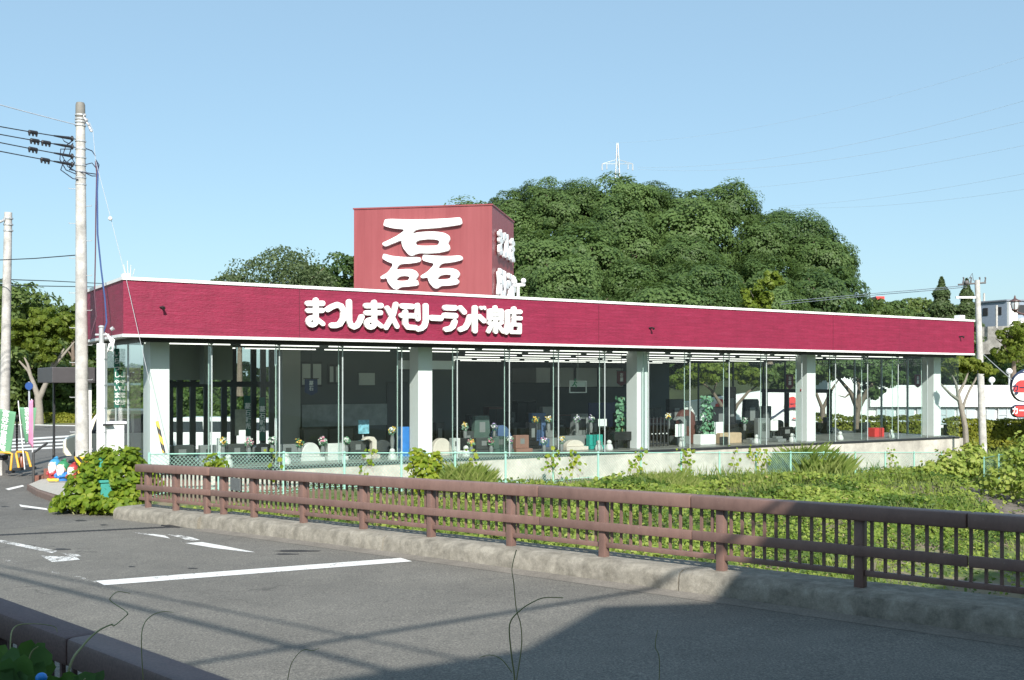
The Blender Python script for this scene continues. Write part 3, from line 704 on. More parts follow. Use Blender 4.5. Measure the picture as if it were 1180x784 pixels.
# interior walls
aw0, aw1 = a_at(324, 5.2), a_at(345, 5.2)
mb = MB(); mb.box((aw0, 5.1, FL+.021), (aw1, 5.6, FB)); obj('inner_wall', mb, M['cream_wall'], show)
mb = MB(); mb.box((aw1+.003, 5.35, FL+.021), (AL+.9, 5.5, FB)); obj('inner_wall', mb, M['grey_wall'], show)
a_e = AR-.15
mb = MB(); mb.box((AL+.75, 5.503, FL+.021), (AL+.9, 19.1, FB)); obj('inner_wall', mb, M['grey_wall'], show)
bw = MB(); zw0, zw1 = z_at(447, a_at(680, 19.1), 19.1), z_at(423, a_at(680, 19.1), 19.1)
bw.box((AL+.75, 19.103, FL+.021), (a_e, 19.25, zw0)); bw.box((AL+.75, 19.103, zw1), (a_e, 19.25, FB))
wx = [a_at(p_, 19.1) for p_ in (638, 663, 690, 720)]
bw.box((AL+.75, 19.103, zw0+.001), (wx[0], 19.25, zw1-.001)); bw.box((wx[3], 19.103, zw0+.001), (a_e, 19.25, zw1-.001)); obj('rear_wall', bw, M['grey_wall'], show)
for p_, q in zip(wx[:-1], wx[1:]):
    mb = MB(); mb.box((p_+.06, 19.16, zw0+.06), (q-.06, 19.2, zw1-.06)); o = obj('rear_window', mb, M['frost'], show)
    mb = MB(); mb.box((p_, 19.1, zw0), (p_+.055, 19.24, zw1)); mb.box((q-.055, 19.1, zw0), (q, 19.24, zw1)); mb.box((p_+.057, 19.1, zw0), (q-.057, 19.24, zw0+.055)); mb.box((p_+.057, 19.1, zw1-.055), (q-.057, 19.24, zw1)); obj('frame', mb, M['dark_frame'], o)
for x0, x1, y0, y1, mm in ((346,371,417,446,'dark_frame'),(378,392,420,443,'dark_frame'),(348,446,466,491,'grey_tile'),(446,470,440,520,'dark_frame'),(414,432,430,444,'frost')):  # added panels; the framed windows imitate a house reflected in the glass
    pa, pb = a_at(x0, 5.3), a_at(x1, 5.3); mb = MB(); mb.box((pa, 5.3, z_at(y1, (pa+pb)/2, 5.3)), (pb, 5.347, z_at(y0, (pa+pb)/2, 5.3))); o = obj('wall_panel', mb, M[mm], show)
    if mm == 'dark_frame' and x1 < 400:
        w3 = (pb-pa)/2
        for k in range(2): mb = MB(); mb.box((pa+.06+k*w3, 5.285, z_at(y1, pa, 5.3)+.07), (pa+w3-.03+k*w3, 5.298, z_at(y0, pa, 5.3)-.07)); obj('pane', mb, M['frost'], o)
# board hung under the ceiling by the second column
mb = MB(); mb.box((a_at(465, 1.5), 1.75, z_at(425.5, a_at(490, 1.5), 1.5)), (a_at(523, 1.8), 1.9, z_at(415.5, a_at(490, 1.5), 1.5))); obj('beam_board', mb, M['white'], show, bevel=.01)
mb = MB(); mb.box((a_at(618, 12), 12.0, z_at(441, a_at(625, 12), 12)), (a_at(634, 12), 14, z_at(424, a_at(625, 12), 12))); obj('duct_box', mb, M['frost'], show)
# fluorescent ceiling lamps in rows
row = 0
for v in (1.6, 4.6, 7.8, 11.2, 14.8, 17.6):
    a = .9+(row*1.1) % 2.2
    if v > 5.2: a = AL+1.4+(row*.7) % 2
    while a+2.3 < AR-.5:
        if not any(abs(a+1.15-cc) < 0 for cc in [0]):
            mb = MB(); mb.box((a, v-.035, FB-.105), (a+2.3, v+.035, FB-.075)); o = obj('ceiling_lamp', mb, M['lamp'], show)
            mb = MB(); mb.box((a-.02, v-.05, FB-.073), (a+2.32, v+.05, FB-.003)); mb.box((a+2.33, v-.05, FB-.06), (a+2.6, v+.05, FB-.01)); obj('lamp_housing', mb, mat('lamp_housing', (.2, .2, .2), .6) if 'lamp_housing' not in bpy.data.materials else bpy.data.materials['lamp_housing'], o)
        a += 2.62
    row += 1
# canopy at the left rear, on two posts
cp = MB(); y0, y1 = z_at(441, 0, 8), z_at(423, 0, 8)
y0, y1 = z_at(441.5, -1.5, 4.6), z_at(423, -1.5, 4.6)
cp.box((a_at(60, 4.6), 4.6, y0), (-.2+GV, 7.2, y1)); obj('canopy', cp, mat('canopy_grey', (.065, .06, .065), .5, .1, 3), show, bevel=.02)
mb = MB(); mb.box((a_at(101, 4.9), 4.9, -.3), (a_at(105.5, 4.9), 5.1, y0-.002)); obj('canopy_post', mb, M['white'], show)
mb = MB(); mb.box((a_at(61, 6.8), 6.7, -.3), (a_at(63, 6.8), 6.85, y0-.002)); obj('canopy_post', mb, M['black'], show)
# tower on the roof
T0 = Vector((-.67, 35.8, 0)); te = Vector((-.983, .185, 0)).normalized(); ts_ = Vector((.185, .983, 0)).normalized()
W_, D_, ZT = 4.87, 3.95, 8.59
def W2Bv(p_): return W2B(p_)
mb = MB(); q = [T0, T0+te*W_, T0+te*W_+ts_*D_, T0+ts_*D_]
mb.add([(*p_.xy, FT-.28) for p_ in q]+[(*p_.xy, ZT-.05) for p_ in q], [(0,1,2,3),(4,5,6,7),(0,1,5,4),(1,2,6,5),(2,3,7,6),(3,0,4,7)]).xf(W2B)
tower = obj('sign_tower', mb, M['tower'], show)
uv = tower.data.uv_layers.new(name='UVMap')
for poly in tower.data.polygons:
    for li in poly.loop_indices:
        co = tower.data.vertices[tower.data.loops[li].vertex_index].co; ww = Vector((co.x*u2[0]+co.y*v2[0], co.x*u2[1]+co.y*v2[1]))
        d1 = ww.dot(te.xy); d2 = ww.dot(ts_.xy); nn = abs(Vector((poly.normal.x*u2[0]+poly.normal.y*v2[0], poly.normal.x*u2[1]+poly.normal.y*v2[1])).dot(te.xy))
        uv.data[li].uv = ((d2 if nn > .5 else d1), co.z)
mb = MB(); e_ = .03; q2 = [T0-te*e_-ts_*e_, T0+te*(W_+e_)-ts_*e_, T0+te*(W_+e_)+ts_*(D_+e_), T0-te*e_+ts_*(D_+e_)]
mb.add([(*p_.xy, ZT-.049) for p_ in q2]+[(*p_.xy, ZT) for p_ in q2], [(0,1,2,3),(4,5,6,7),(0,1,5,4),(1,2,6,5),(2,3,7,6),(3,0,4,7)]).xf(W2B); obj('cap_flashing', mb, M['tower'], tower)
# emblem on the tower front
GE = lambda L: [(x/8.2545+435, y/8.2545+245) for x, y in L]
EM = [[(85,65),(300,72),(500,70),(680,62),(790,52),(803,60),(815,105),(805,122),(700,138),(560,155),(378,165),(335,210),(390,195),(470,187),(570,187),(650,200),(690,225),(700,260),(678,305),(692,315),(700,365),(600,388),(500,395),(395,392),(340,418),(310,412),(255,345),(240,300),(242,268),(160,300),(85,332),(58,310),(60,292),(130,262),(200,225),(280,168),(160,158),(68,135),(72,105)],
 [(368,290),(400,270),(480,260),(560,262),(600,275),(590,310),(570,320),(480,322),(385,320)],
 [(70,395),(150,418),(280,430),(415,428),(425,455),(415,475),(330,490),(220,495),(185,550),(240,545),(320,540),(370,555),(398,590),(395,615),(370,645),(392,650),(402,690),(390,700),(300,710),(230,715),(200,740),(160,730),(110,670),(98,625),(60,640),(40,628),(42,612),(110,575),(165,495),(110,475),(58,445),(62,415)],
 [(190,640),(215,615),(265,607),(318,615),(305,650),(240,655),(195,650)],
 [(445,405),(540,415),(680,420),(805,412),(820,440),(815,458),(720,480),(615,490),(582,540),(640,533),(710,532),(770,550),(792,585),(785,615),(760,635),(782,648),(786,670),(770,688),(700,700),(612,703),(580,730),(545,722),(500,670),(487,620),(440,632),(420,620),(422,605),(490,565),(555,492),(500,480),(440,462),(438,430)],
 [(580,630),(605,605),(660,593),(712,600),(700,632),(640,642),(585,640)]]
def chaikin(L, n=2):
    for _ in range(n): L = [q_ for i in range(len(L)) for q_ in ((L[i][0]*.8+L[(i+1) % len(L)][0]*.2, L[i][1]*.8+L[(i+1) % len(L)][1]*.2), (L[i][0]*.2+L[(i+1) % len(L)][0]*.8, L[i][1]*.2+L[(i+1) % len(L)][1]*.8))]
    return L
def front_plane(px, py):
    k = (px-590)/F; # T0 + te*t hits X=kY
    t_ = (k*T0.y-T0.x)/(te.x-k*te.y); Y = T0.y+te.y*t_; return (-t_, EYE+(HZ-py)/F*Y)
mb = fill_mesh([[front_plane(*p_) for p_ in GE(chaikin(L))] for L in EM], .06, .008)
on_plane(mb, T0, -te, -ts_, .09).xf(W2B); obj('emblem', mb, M['letter'], tower)
# crimson fascia lettering, on the facade plane
def fac(px, py): a = a_at(px, -.02); return (a, z_at(py, a, -.02))
mb = MB()
for ch, G, st in GL:
    m1 = fill_mesh([[fac(*p_) for p_ in G(L)] for L in contour(st, 2.0)], .042, .007); mb.add(m1.v, m1.f)
on_plane(mb, (0,0,0), (1,0,0), (0,-1,0), .085); obj('lettering', mb, M['letter'], fascia)
for px in (345, 690, 960): fa_ = a_at(px, 0); mb = MB(); mb.box((fa_-.008, -.006, FB+.08), (fa_+.008, -.001, FT-.085)); obj('seam', mb, mat('seam_red', (.12,.012,.03), .6) if 'seam_red' not in bpy.data.materials else bpy.data.materials['seam_red'], fascia)
# lettering on the tower's side: two rows
mb = MB()
def row_of(chars, d0, d1, zt, zb):
    global mb
    n = len(chars); w_ = (d1-d0)/n
    for i, (ch, G, st) in enumerate(chars):
        cs = contour(st, 3.0); xs_ = [p_[0] for L in cs for p_ in L]; ys_ = [p_[1] for L in cs for p_ in L]
        x0, x1, y0, y1 = min(xs_), max(xs_), min(ys_), max(ys_); sy = (zt-zb)/max(y1-y0, 220); sx = w_*.97/max(x1-x0, 60)
        yc = (y0+y1)/2
        m1 = fill_mesh([[(d0+w_*i+(p_[0]-x0)*sx, (zt+zb)/2-(p_[1]-yc)*sy) for p_ in L] for L in cs], .04, .006); mb.add(m1.v, m1.f)
row_of(GL[:4], .55, 3.5, 7.85, 6.95); row_of(GL[4:11], .4, 3.7, 6.5, 5.55)
on_plane(mb, T0, ts_, -te, .1).xf(W2B); obj('lettering', mb, M['letter'], tower)
# small roof and fascia fittings
for px, py in ((187, 354), (750, 378), (1107, 388)):
    a = a_at(px, -.05); z = z_at(py, a, -.05); mb = MB(); mb.tube([(a, .02, z), (a, -.14, z), (a, -.2, z-.04)], [.03, .03, .045], 8); mb.lathe([(.06, -.01), (.06, .015)], (a, -.01, z), 8); obj('spot_camera', mb, M['black'], show)
a = a_at(597, 2.0); z = FT; mb = MB(); mb.tube([(a, 2, FT-.25), (a, 2, FT+.55)], .05, 8); mb.tube([(a-.2, 2, FT+.55), (a+.25, 2, FT+.6)], .06, 8); mb.ball((a-.15, 2, FT+.68), .1); mb.ball((a+.18, 1.95, FT+.72), .09); obj('roof_light', mb, M['white'], show, smooth=True)
a = A1-.2; mb = MB(); mb.box((a-.3, .3, FT-.02), (a+.02, .6, FT+.2)); mb.box((a+.24, .2, FT-.2), (a+.5, .4, FT-.02)); mb.tube([(a+.2, .3, FT-.35), (a+.6, .3, FT-.35)], .03); mb.tube([(a+.5, .3, FT-.35), (a+.5, .3, FT-.75)], .03); obj('roof_box', mb, M['white'], show, bevel=.01)
mb = MB()
for k in range(4): mb.tube([(.15+k*.05, .3+.05*k, FT-.05), (.05+k*.09, .2, FT+.42-.1*abs(k-1))], .009, 6)
mb.box((.03, .18, FT+.02), (.22, .4, FT+.1)); obj('roof_bracket', mb, M['white'], show)
# ------------------------------------------------------------------ foliage
def unit(a): return a/np.maximum(np.linalg.norm(a, axis=-1, keepdims=True), 1e-9)
def leaf_quads(C, Nrm, size, aspect=.62, k=4, fold=.25, droop=None):
    "leaf faces at C (n,3) facing Nrm"
    n = len(C); t = unit(np.cross(Nrm, rng.normal(size=(n,3))))
    if droop is not None: t = unit(t+np.array([0,0,-droop])); t = unit(t-Nrm*np.sum(t*Nrm, -1, keepdims=True))
    b = np.cross(Nrm, t); s = (size*np.ones(n))[:, None]; w = s*aspect
    if k == 4: return np.stack([C-t*s*.5, C+b*w*.5, C+t*s*.5, C-b*w*.5], 1)
    up = Nrm*fold*w
    return np.stack([C-t*s*.45, C-t*s*.18+b*w*.5+up, C+t*s*.22+b*w*.42+up, C+t*s*.55, C+t*s*.22-b*w*.42+up, C-t*s*.18-b*w*.5+up], 1)
def fib(n, jit=.2):
    i = np.arange(n)+.5; ph = np.arccos(1-2*i/n); th = math.pi*(1+5**.5)*i
    d = np.stack([np.cos(th)*np.sin(ph), np.sin(th)*np.sin(ph), np.cos(ph)], -1); return unit(d+rng.normal(size=d.shape)*jit)
def crown_quads(R3, ncl, nlf, lsize, zmin=-.6, cl=(.2,.36), inner=.15, k=4, rough=.35, flat=.75, whole=0):
    R3 = np.array(R3); d = fib(ncl); d = d[d[:, 2] > zmin]; out = []
    for di in d:
        rad = rng.uniform(.62, .92); c = di*R3*rad; rc = rng.uniform(*cl)*R3.min()*(1.1 if di[2] > 0 else .9)
        m = int(nlf*rng.uniform(.7, 1.3)); e = unit(rng.normal(size=(m,3))+di*.55+np.array([0,0,.35])); rr = rc*rng.uniform(.55, 1.08, (m,1))**.6
        p = c+e*rr*np.array([1,1,flat]); nr = unit(e*(1-.5*whole)+di*whole+rng.normal(size=(m,3))*rough+np.array([0,0,.15]))
        out.append(leaf_quads(p, nr, lsize*rng.uniform(.6, 1.25, m), .7, k))
    mi = int(len(d)*nlf*inner)
    if mi:
        e = unit(rng.normal(size=(mi,3)))*R3*rng.uniform(.2, .75, (mi,1)); out.append(leaf_quads(e, unit(rng.normal(size=(mi,3))), lsize*1.5*np.ones(mi), .8, k))
    return np.concatenate(out)
def trunk_mb(h, r, limbs, spread_, seed=0, rise=(.45,.85)):
    rd = random.Random(seed); mb = MB()
    mb.tube([(0,0,-.4), (0,0,.05), (.02*h*rd.uniform(-1,1), 0, h*.5), (.05*h*rd.uniform(-1,1), .03*h, h)], [r*1.4, r, r*.75, r*.3], 9)
    for k in range(limbs):
        a = 2*math.pi*(k+rd.random()*.6)/limbs; z0 = h*rd.uniform(*rise); L = spread_*rd.uniform(.7, 1.1)
        p = [(0,0,z0), (math.cos(a)*L*.45, math.sin(a)*L*.45, z0+L*.5), (math.cos(a)*L, math.sin(a)*L, z0+L*rd.uniform(.75,1.05))]
        mb.tube(p, [r*.5, r*.33, r*.1], 7)
    return mb
# hill behind the showroom: wooded dome
PROF_X = [360, 400, 440, 480, 530, 560, 600, 650, 690, 735, 765, 795, 822, 850, 885, 925, 950, 968, 982, 998, 1016, 1060, 1110, 1200]
PROF_Y = [470, 400, 310, 270, 238, 230, 216, 206, 203, 201, 208, 216, 205, 216, 241, 250, 264, 288, 314, 340, 354, 360, 362, 366]
def hill_z(X, Y, h=6.5):
    X = np.asarray(X, float); Y = np.asarray(Y, float); Yc = np.clip(Y, 70, 101)
    px = 590+F*X/Y; ytop = np.interp(px, PROF_X, PROF_Y); kk = (101-Yc)/6.0
    yt = ytop+40*kk*.95+5*kk*np.sin(X*.35+kk); z = EYE+(HZ-yt)/F*Yc-h
    z = z-np.clip(Y-101, 0, None)*.25
    base = -.6; e = ss(Y, 75.5, 79)
    return np.maximum(base*(1-e)+z*e, -.7)
hx = np.arange(-40, 62, 2.0); hy = np.arange(72, 150, 2.0)
struct(grid_obj('hill', hx, hy, hill_z, mat('hill_soil', (.035, .045, .02), .95, .3, .5)))
def crown_var(name, R3, *a, m='hill_leaf', **kw): 
    return R3, crown_quads(R3, *a, **kw)
HG = 'broadleaf trees covering the hill'
HL = 'dark green broadleaf tree crowded with many others on the hill behind the showroom'
protos = []
for i, (R3, ncl) in enumerate([((3.3,3.1,3.0),60), ((2.8,3.0,3.4),60), ((3.5,3.3,2.7),66), ((2.7,2.6,3.2),50), ((3.2,3.3,3.2),64)]):
    t = thing('broadleaf_tree', HL, 'tree', (0,0,0), 0, HG); h = 6.5-R3[2]*.95
    c = quads_obj('crown', crown_quads(R3, int(ncl*1.05), 230, .24, -.75, (.25,.46), rough=.24, inner=.04, whole=.8)+np.array([0,0,6.5-R3[2]]), M['hill_leaf'], t)
    obj('trunk', trunk_mb(4.2, .22, 5, 2.2, i), M['trunk'], t); protos.append(t)
used = [False]*len(protos)
def place_hill(x, y, z, sc, rz, i, mat_=None):
    if not used[i]: used[i] = True; t = protos[i]; t.location = (x,y,z); t.rotation_euler = (0,0,rz); t.scale = (sc,)*3
    else: t = dup(protos[i], (x,y,z), rz, (sc,)*3)
    return t
rd = random.Random(3); cnt = 0
for k, Y in enumerate((100, 97.5, 91, 85, 80)):
    px = 545 - (k % 2)*22; 
    lim = 1000+5*k
    while px < lim:
        dx = rd.uniform(-12, 12); dy = rd.uniform(-2, 2); Yk = Y+dy; x = (px+dx-590)/F*Yk
        ytop = np.interp(px+dx, PROF_X, PROF_Y)+(0, 20, 56, 92, 125)[k]+rd.uniform(-7, 8)
        if ytop < 352:
            sc = rd.choice((.9, 1.0, 1.1, 1.25, 1.4)); 
            if k == 0: sc = rd.choice((.75, .85, .95, 1.15))
            if px > 940: sc *= .85
            z = EYE+(HZ-ytop)/F*Yk-6.4*sc; place_hill(x, Yk, z, sc, rd.uniform(0, 6.28), rd.randrange(5)); cnt += 1
        px += rd.uniform(52, 78) if k else 42
print('hill trees', cnt)
# yellow-green vine-covered tree at the foot of the hill and a bare branch
t = thing('broadleaf_tree', 'yellow green sapling lit up among the dark trees at the foot of the hill', 'tree', P(872, 372, 68)+Vector((0,0,-1)))
quads_obj('crown', np.concatenate([crown_quads((1.1,.9,1.0), 18, 60, .3, -.8, (.3,.5))+np.array([0,0,2.4]), crown_quads((.8,.8,.6), 10, 60, .3, -.8, (.3,.5))+np.array([.9,-.2,3.6])]), M['hill_leaf_yellow'], t); obj('trunk', trunk_mb(3.2, .08, 4, 1.0, 3), M['trunk_pale'], t)
def simple_tree(name, label, cat, base, R3, htop, ncl, nlf, ls, matn, group=None, trunk='trunk', tr=.2, zmin=-.6, cl=(.22,.38), limbs=6, lift=0, seed=1, flat=.75, **kw):
    t = thing(name, label, cat, base, random.random()*6.28, group); cz = htop-R3[2]
    quads_obj('crown', crown_quads(R3, ncl, nlf, ls, zmin, cl, flat=flat, **kw)+np.array([0,0,cz]), M[matn], t)
    obj('trunk', trunk_mb(cz+R3[2]*.25, tr, limbs, max(R3[:2])*.75, seed), M[trunk], t); return t
def tree_px(name, label, cat, px, ytop, ybase, Y, R3, *a, **kw):
    b = P(px, ybase, Y); top = P(px, ytop, Y).z; return simple_tree(name, label, cat, b, R3, top-b.z, *a, **kw)
# feathery tree behind the left of the roof, darker one next to the tower
tree_px('feathery_tree', 'grey green feathery tree rising behind the left part of the roof', 'tree', 325, 295, 450, 72, (3.7,3.2,3.3), 90, 190, .2, 'willow_leaf', cl=(.2,.42), inner=.1, rough=.9, flat=1.1, seed=4)
tree_px('feathery_tree', 'low feathery shrubby tree just showing above the roof left of the feathery one', 'tree', 276, 316, 450, 72, (1.9,1.8,1.8), 40, 110, .2, 'willow_leaf', cl=(.2,.42), inner=.05, rough=.9, flat=1.1, seed=5)
tree_px('broadleaf_tree', 'dark rounded tree touching the left edge of the red sign tower', 'tree', 398, 291, 450, 80, (2.6,2.6,3.2), 50, 120, .32, 'hill_leaf', seed=6)
tree_px('broadleaf_tree', 'mid green low tree filling the gap below the dark rounded tree by the tower', 'tree', 366, 306, 450, 74, (2.0,2.0,2.4), 40, 110, .3, 'back_leaf', seed=7)
# left background: wooded rise and tall dark trees
for i, (px, yt, Y, w) in enumerate([(-60,318,88,5), (-10,326,84,4.6), (28,334,82,4.2), (58,362,84,4.0), (-95,352,80,4.5), (88,384,86,3.4), (12,372,76,3.8), (-45,380,74,4)]):
    tree_px('background_tree', 'tall dark tree of the wood behind the hedge across the side street', 'tree', px, yt, 492, Y, (w, w, w*.95), 60, 110, .4, 'back_leaf', 'trees behind the far hedge', tr=.2, seed=10+i)
tree_px('background_tree', 'treetop peeking over the left end of the fascia next to the pole', 'tree', 84, 347, 470, 80, (1.0,1,1.2), 14, 80, .3, 'back_leaf', seed=33)
# right background
for i, (px, yt, Y, w) in enumerate([(1020,346,98,2.6), (1050,342,100,3.0), (1078,352,97,2.6), (1108,352,100,3.0), (1004,346,92,2.4), (1028,360,94,2.6), (1062,362,94,2.6), (1096,366,94,2.6), (1135,394,92,2.9), (1160,402,91,3.0), (1190,388,92,3.2), (1222,396,92,3.4), (1118,410,90,2.6), (1150,424,89,2.6), (1182,426,88,2.6), (1255,380,92,3.5), (1285,395,92,3.5), (985,400,90,2.8), (1040,395,90,2.8), (1080,405,90,2.8), (1215,425,88,2.8), (1010,420,88,2.6), (950,405,90,2.8), (900,410,90,2.8), (860,412,90,2.8), (815,414,90,2.8), (775,416,92,2.8)]):
    tree_px('background_tree', 'bushy green tree on the bank behind the white store', 'tree', px, yt, yt+100, Y, (w, w*.9, w*.9), 46, 100, .34, 'back_leaf' if i % 3 else 'hill_leaf', 'trees on the bank behind the white store', seed=50+i)
for i, (px, yt) in enumerate([(1172, 372), (1196, 368), (1168, 392)]):
    tree_px('shrub', 'yellowish rounded shrub below the grey house on the bank', 'shrub', px, yt, yt+40, 84, (1.7,1.6,1.1), 24, 90, .26, 'street_leaf', 'yellowish shrubs below the grey house', seed=80+i)
def conifer(label, px, yt, yb, Y, w):
    b = P(px, yb, Y); h = P(px, yt, Y).z-b.z; t = thing('conifer', label, 'tree', b); out = []
    n = 5200; z = rng.uniform(0, 1, n)**.8; r = w*(1-z)**.75*rng.uniform(.45, 1.05, n)*(1+.25*np.sin(z*26+rng.uniform(0,.8,n))); th = rng.uniform(0, 6.28, n)
    p = np.stack([r*np.cos(th), r*np.sin(th), z*h-.12*r], -1); nr = unit(np.stack([np.cos(th), np.sin(th), .6+0*th], -1)+rng.normal(size=(n,3))*.5)
    quads_obj('crown', leaf_quads(p, nr, .3*rng.uniform(.6,1.2,n), .6), M['conifer_leaf'], t); obj('trunk', MB().tube([(0,0,-.5),(0,0,h*.9)], [.2,.03]), M['trunk'], t)
conifer('broad pointed conifer standing left of the slimmer one behind the far end of the roof', 1085, 320, 392, 84, 1.55)
conifer('slim pointed conifer just left of the pale utility pole at the far end', 1114, 322, 392, 84, 1.2)
# ------------------------------------------------------------------ street trees with forked bare limbs
def forked(name, label, base, paths, crowns, ls, matn, bark='trunk_pale', nlf=90, k=4, cl=(.3,.5)):
    t = thing(name, label, 'tree', base); B_ = Vector(base)
    mb = MB()
    for pts, rr in paths: mb.tube([Vector(p_)-B_ for p_ in pts], rr, 9)
    obj('trunk', mb, M[bark], t, smooth=True)
    V = [crown_quads(R3, ncl, nlf, ls, zm, cl, flat=.7)+np.array(Vector(c)-B_) for c, R3, ncl, zm in crowns]
    quads_obj('crown', np.concatenate(V), M[matn], t); return t
Y = 69.5; q = lambda x, y, d=0: P(x, y, Y+d)
forked('street_tree', 'pale forked street tree with a yellow green crown across the side street', q(45.5, 492),
    [([q(45.5,494), q(45,470), q(44,457)], [.3,.25,.23]), ([q(44,458), q(38,440), q(33,428), q(22,416)], [.19,.14,.1,.05]), ([q(45,460), q(52,444), q(58,430), q(68,412), q(74,402)], [.2,.16,.14,.1,.05]), ([q(58,430), q(64,410), q(60,395)], [.14,.09,.04]), ([q(36,436), q(32,420), q(28,412)], [.12,.08,.04]), ([q(62,422), q(74,408), q(86,394)], [.12,.09,.04])],
    [(q(32,382,0), (1.6,1.6,.9), 26, -.5), (q(60,374,.4), (1.7,1.6,1.0), 28, -.5), (q(14,390,-.3), (1.0,1.2,.8), 16, -.5), (q(46,400,-.6), (1.2,1.2,.55), 16, -.6), (q(78,382,.6), (1.0,1.2,.9), 16, -.5), (q(54,413,-.8), (.8,.8,.35), 9, -.6)], .3, 'street_leaf', nlf=80)
Y = 50.5
forked('street_tree', 'pruned tree with a flat yellow green top outside the far end of the showroom', q(1113, 507),
    [([q(1113,512), q(1112,492), q(1108,472), q(1104,455)], [.15,.13,.12,.1]), ([q(1104,456), q(1102,444), q(1098,434), q(1092,428)], [.075,.06,.045,.025]), ([q(1109,474), q(1112,462), q(1117,450), q(1124,438), q(1127,428)], [.075,.06,.055,.045,.02]), ([q(1104,455), q(1112,440), q(1116,428)], [.08,.06,.03]), ([q(1106,462), q(1096,455), q(1088,447), q(1082,440)], [.1,.07,.05,.02])],
    [(q(1105,419,0), (.75,.8,.32), 16, -.6), (q(1122,424,.3), (.75,.8,.35), 16, -.6), (q(1094,428,.2), (.45,.5,.25), 8, -.6), (q(1138,428,.6), (.5,.5,.3), 8, -.6)], .17, 'street_leaf', nlf=70, cl=(.35,.6))
Y = 58
forked('street_tree', 'wide branching dark tree seen through the glass at the far end', q(987, 505),
    [([q(987,515), q(987,480), q(990,466)], [.2,.17,.15]), ([q(988,470), q(980,452), q(968,438), q(958,430)], [.16,.12,.08,.04]), ([q(990,468), q(1000,450), q(1008,440), q(1016,430)], [.16,.12,.08,.04]), ([q(989,468), q(990,448), q(988,430)], [.14,.1,.05]), ([q(980,453), q(974,458), q(966,456)], [.06,.04,.02])],
    [(q(985,425,0), (1.5,1.4,.9), 30, -.7), (q(1010,432,.3), (1.1,1.2,.9), 22, -.7), (q(968,425,.2), (1.0,1.0,.6), 16, -.7), (q(1005,452,.4), (.6,.8,.5), 10, -.8)], .2, 'hill_leaf', 'trunk', nlf=70, cl=(.3,.5))
Y = 68
forked('street_tree', 'forked street tree with yellowish leaves seen through the middle of the glass front', q(840, 520),
    [([q(842,530), q(840,482)], [.17,.14]), ([q(840,484), q(830,465), q(820,450), q(808,440)], [.15,.12,.09,.04]), ([q(841,483), q(850,466), q(862,452), q(872,445)], [.14,.11,.08,.04]), ([q(822,452), q(826,440), q(824,430)], [.06,.05,.03])],
    [(q(812,432,0), (1.5,1.4,.8), 26, -.7), (q(842,428,.3), (1.6,1.4,.8), 28, -.7), (q(870,436,.2), (1.1,1.1,.7), 18, -.7), (q(790,440,.5), (1.0,1.1,.8), 16, -.7)], .24, 'street_leaf', 'trunk', nlf=75, cl=(.3,.5))
Y = 66
forked('street_tree', 'leafy tree seen through the glass right of the fourth white column', q(948, 520),
    [([q(948,530), q(948,470)], [.2,.16]), ([q(948,472), q(940,452), q(930,440)], [.12,.09,.04]), ([q(948,472), q(958,450), q(966,438)], [.12,.09,.04])],
    [(q(935,430,0), (1.4,1.4,1.0), 26, -.7), (q(958,426,.3), (1.2,1.2,.9), 22, -.7), (q(905,436,.2), (1.3,1.3,1.0), 22, -.7)], .26, 'back_leaf', 'trunk', nlf=75, cl=(.3,.5))
# ------------------------------------------------------------------ hedges
def hedge(name, label, p0, p1, depth_, h, ls, n, matn, cat='hedge', lump=.12):
    p0, p1 = Vector(p0), Vector(p1); L = (p1-p0).xy.length; d = (p1-p0).xy.normalized(); nn = Vector((-d.y, d.x))
    if nn.y > 0: nn = -nn
    t = thing(name, label, cat, p0)
    a = rng.uniform(0, L, n); f = rng.uniform(0, 1, n); tot = h+depth_
    front = f < h/tot; zz = np.where(front, rng.uniform(0, h, n), h); dd = np.where(front, 0, -rng.uniform(0, depth_, n))
    lum = lump*(np.sin(a*1.9)+np.sin(a*4.7+zz*3)+np.sin(zz*5+a))*.6
    dd = dd+np.where(front, lum+rng.uniform(-.12, .08, n), 0); zz = zz+np.where(front, 0, lum+rng.uniform(-.15,.1,n))
    z0 = p0.z+(p1.z-p0.z)*a/L
    C = np.stack([p0.x+d.x*a+nn.x*dd, p0.y+d.y*a+nn.y*dd, z0+zz], -1)
    nr = np.where(front[:, None], np.array([nn.x, nn.y, .35]), np.array([0,0,1.0]))+rng.normal(size=(n,3))*.55
    quads_obj('foliage', leaf_quads(C, unit(nr), ls*rng.uniform(.6,1.25,n), .7), M[matn], t, world=True)
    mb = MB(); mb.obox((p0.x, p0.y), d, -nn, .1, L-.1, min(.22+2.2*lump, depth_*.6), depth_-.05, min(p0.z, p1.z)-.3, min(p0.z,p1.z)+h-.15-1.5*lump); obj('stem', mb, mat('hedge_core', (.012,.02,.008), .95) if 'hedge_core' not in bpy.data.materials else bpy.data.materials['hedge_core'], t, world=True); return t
hedge('hedge', 'tall dark hedge behind the forked street tree on the left', P(-160, 489, 76), P(345, 489, 76), 2.0, 4.0, .38, 17000, 'dark_hedge_leaf', lump=.3)
hedge('hedge', 'low clipped yellow green hedge at the foot of the forked street tree', P(49, 488, 72), P(106, 489, 72), .8, .62, .16, 2600, 'hedge_leaf', lump=.04)
hedge('hedge', 'long clipped yellow green hedge in front of the white store on the right', P(1092, 516, 60), P(1300, 516, 59), 1.2, 1.5, .17, 9000, 'hedge_leaf', lump=.07)
hedge('hedge', 'clipped hedge outside the rear glass, seen through the far end of the showroom', P(930, 506, 66), P(1075, 508, 66), 1.0, 1.4, .2, 3600, 'hedge_leaf', lump=.08)
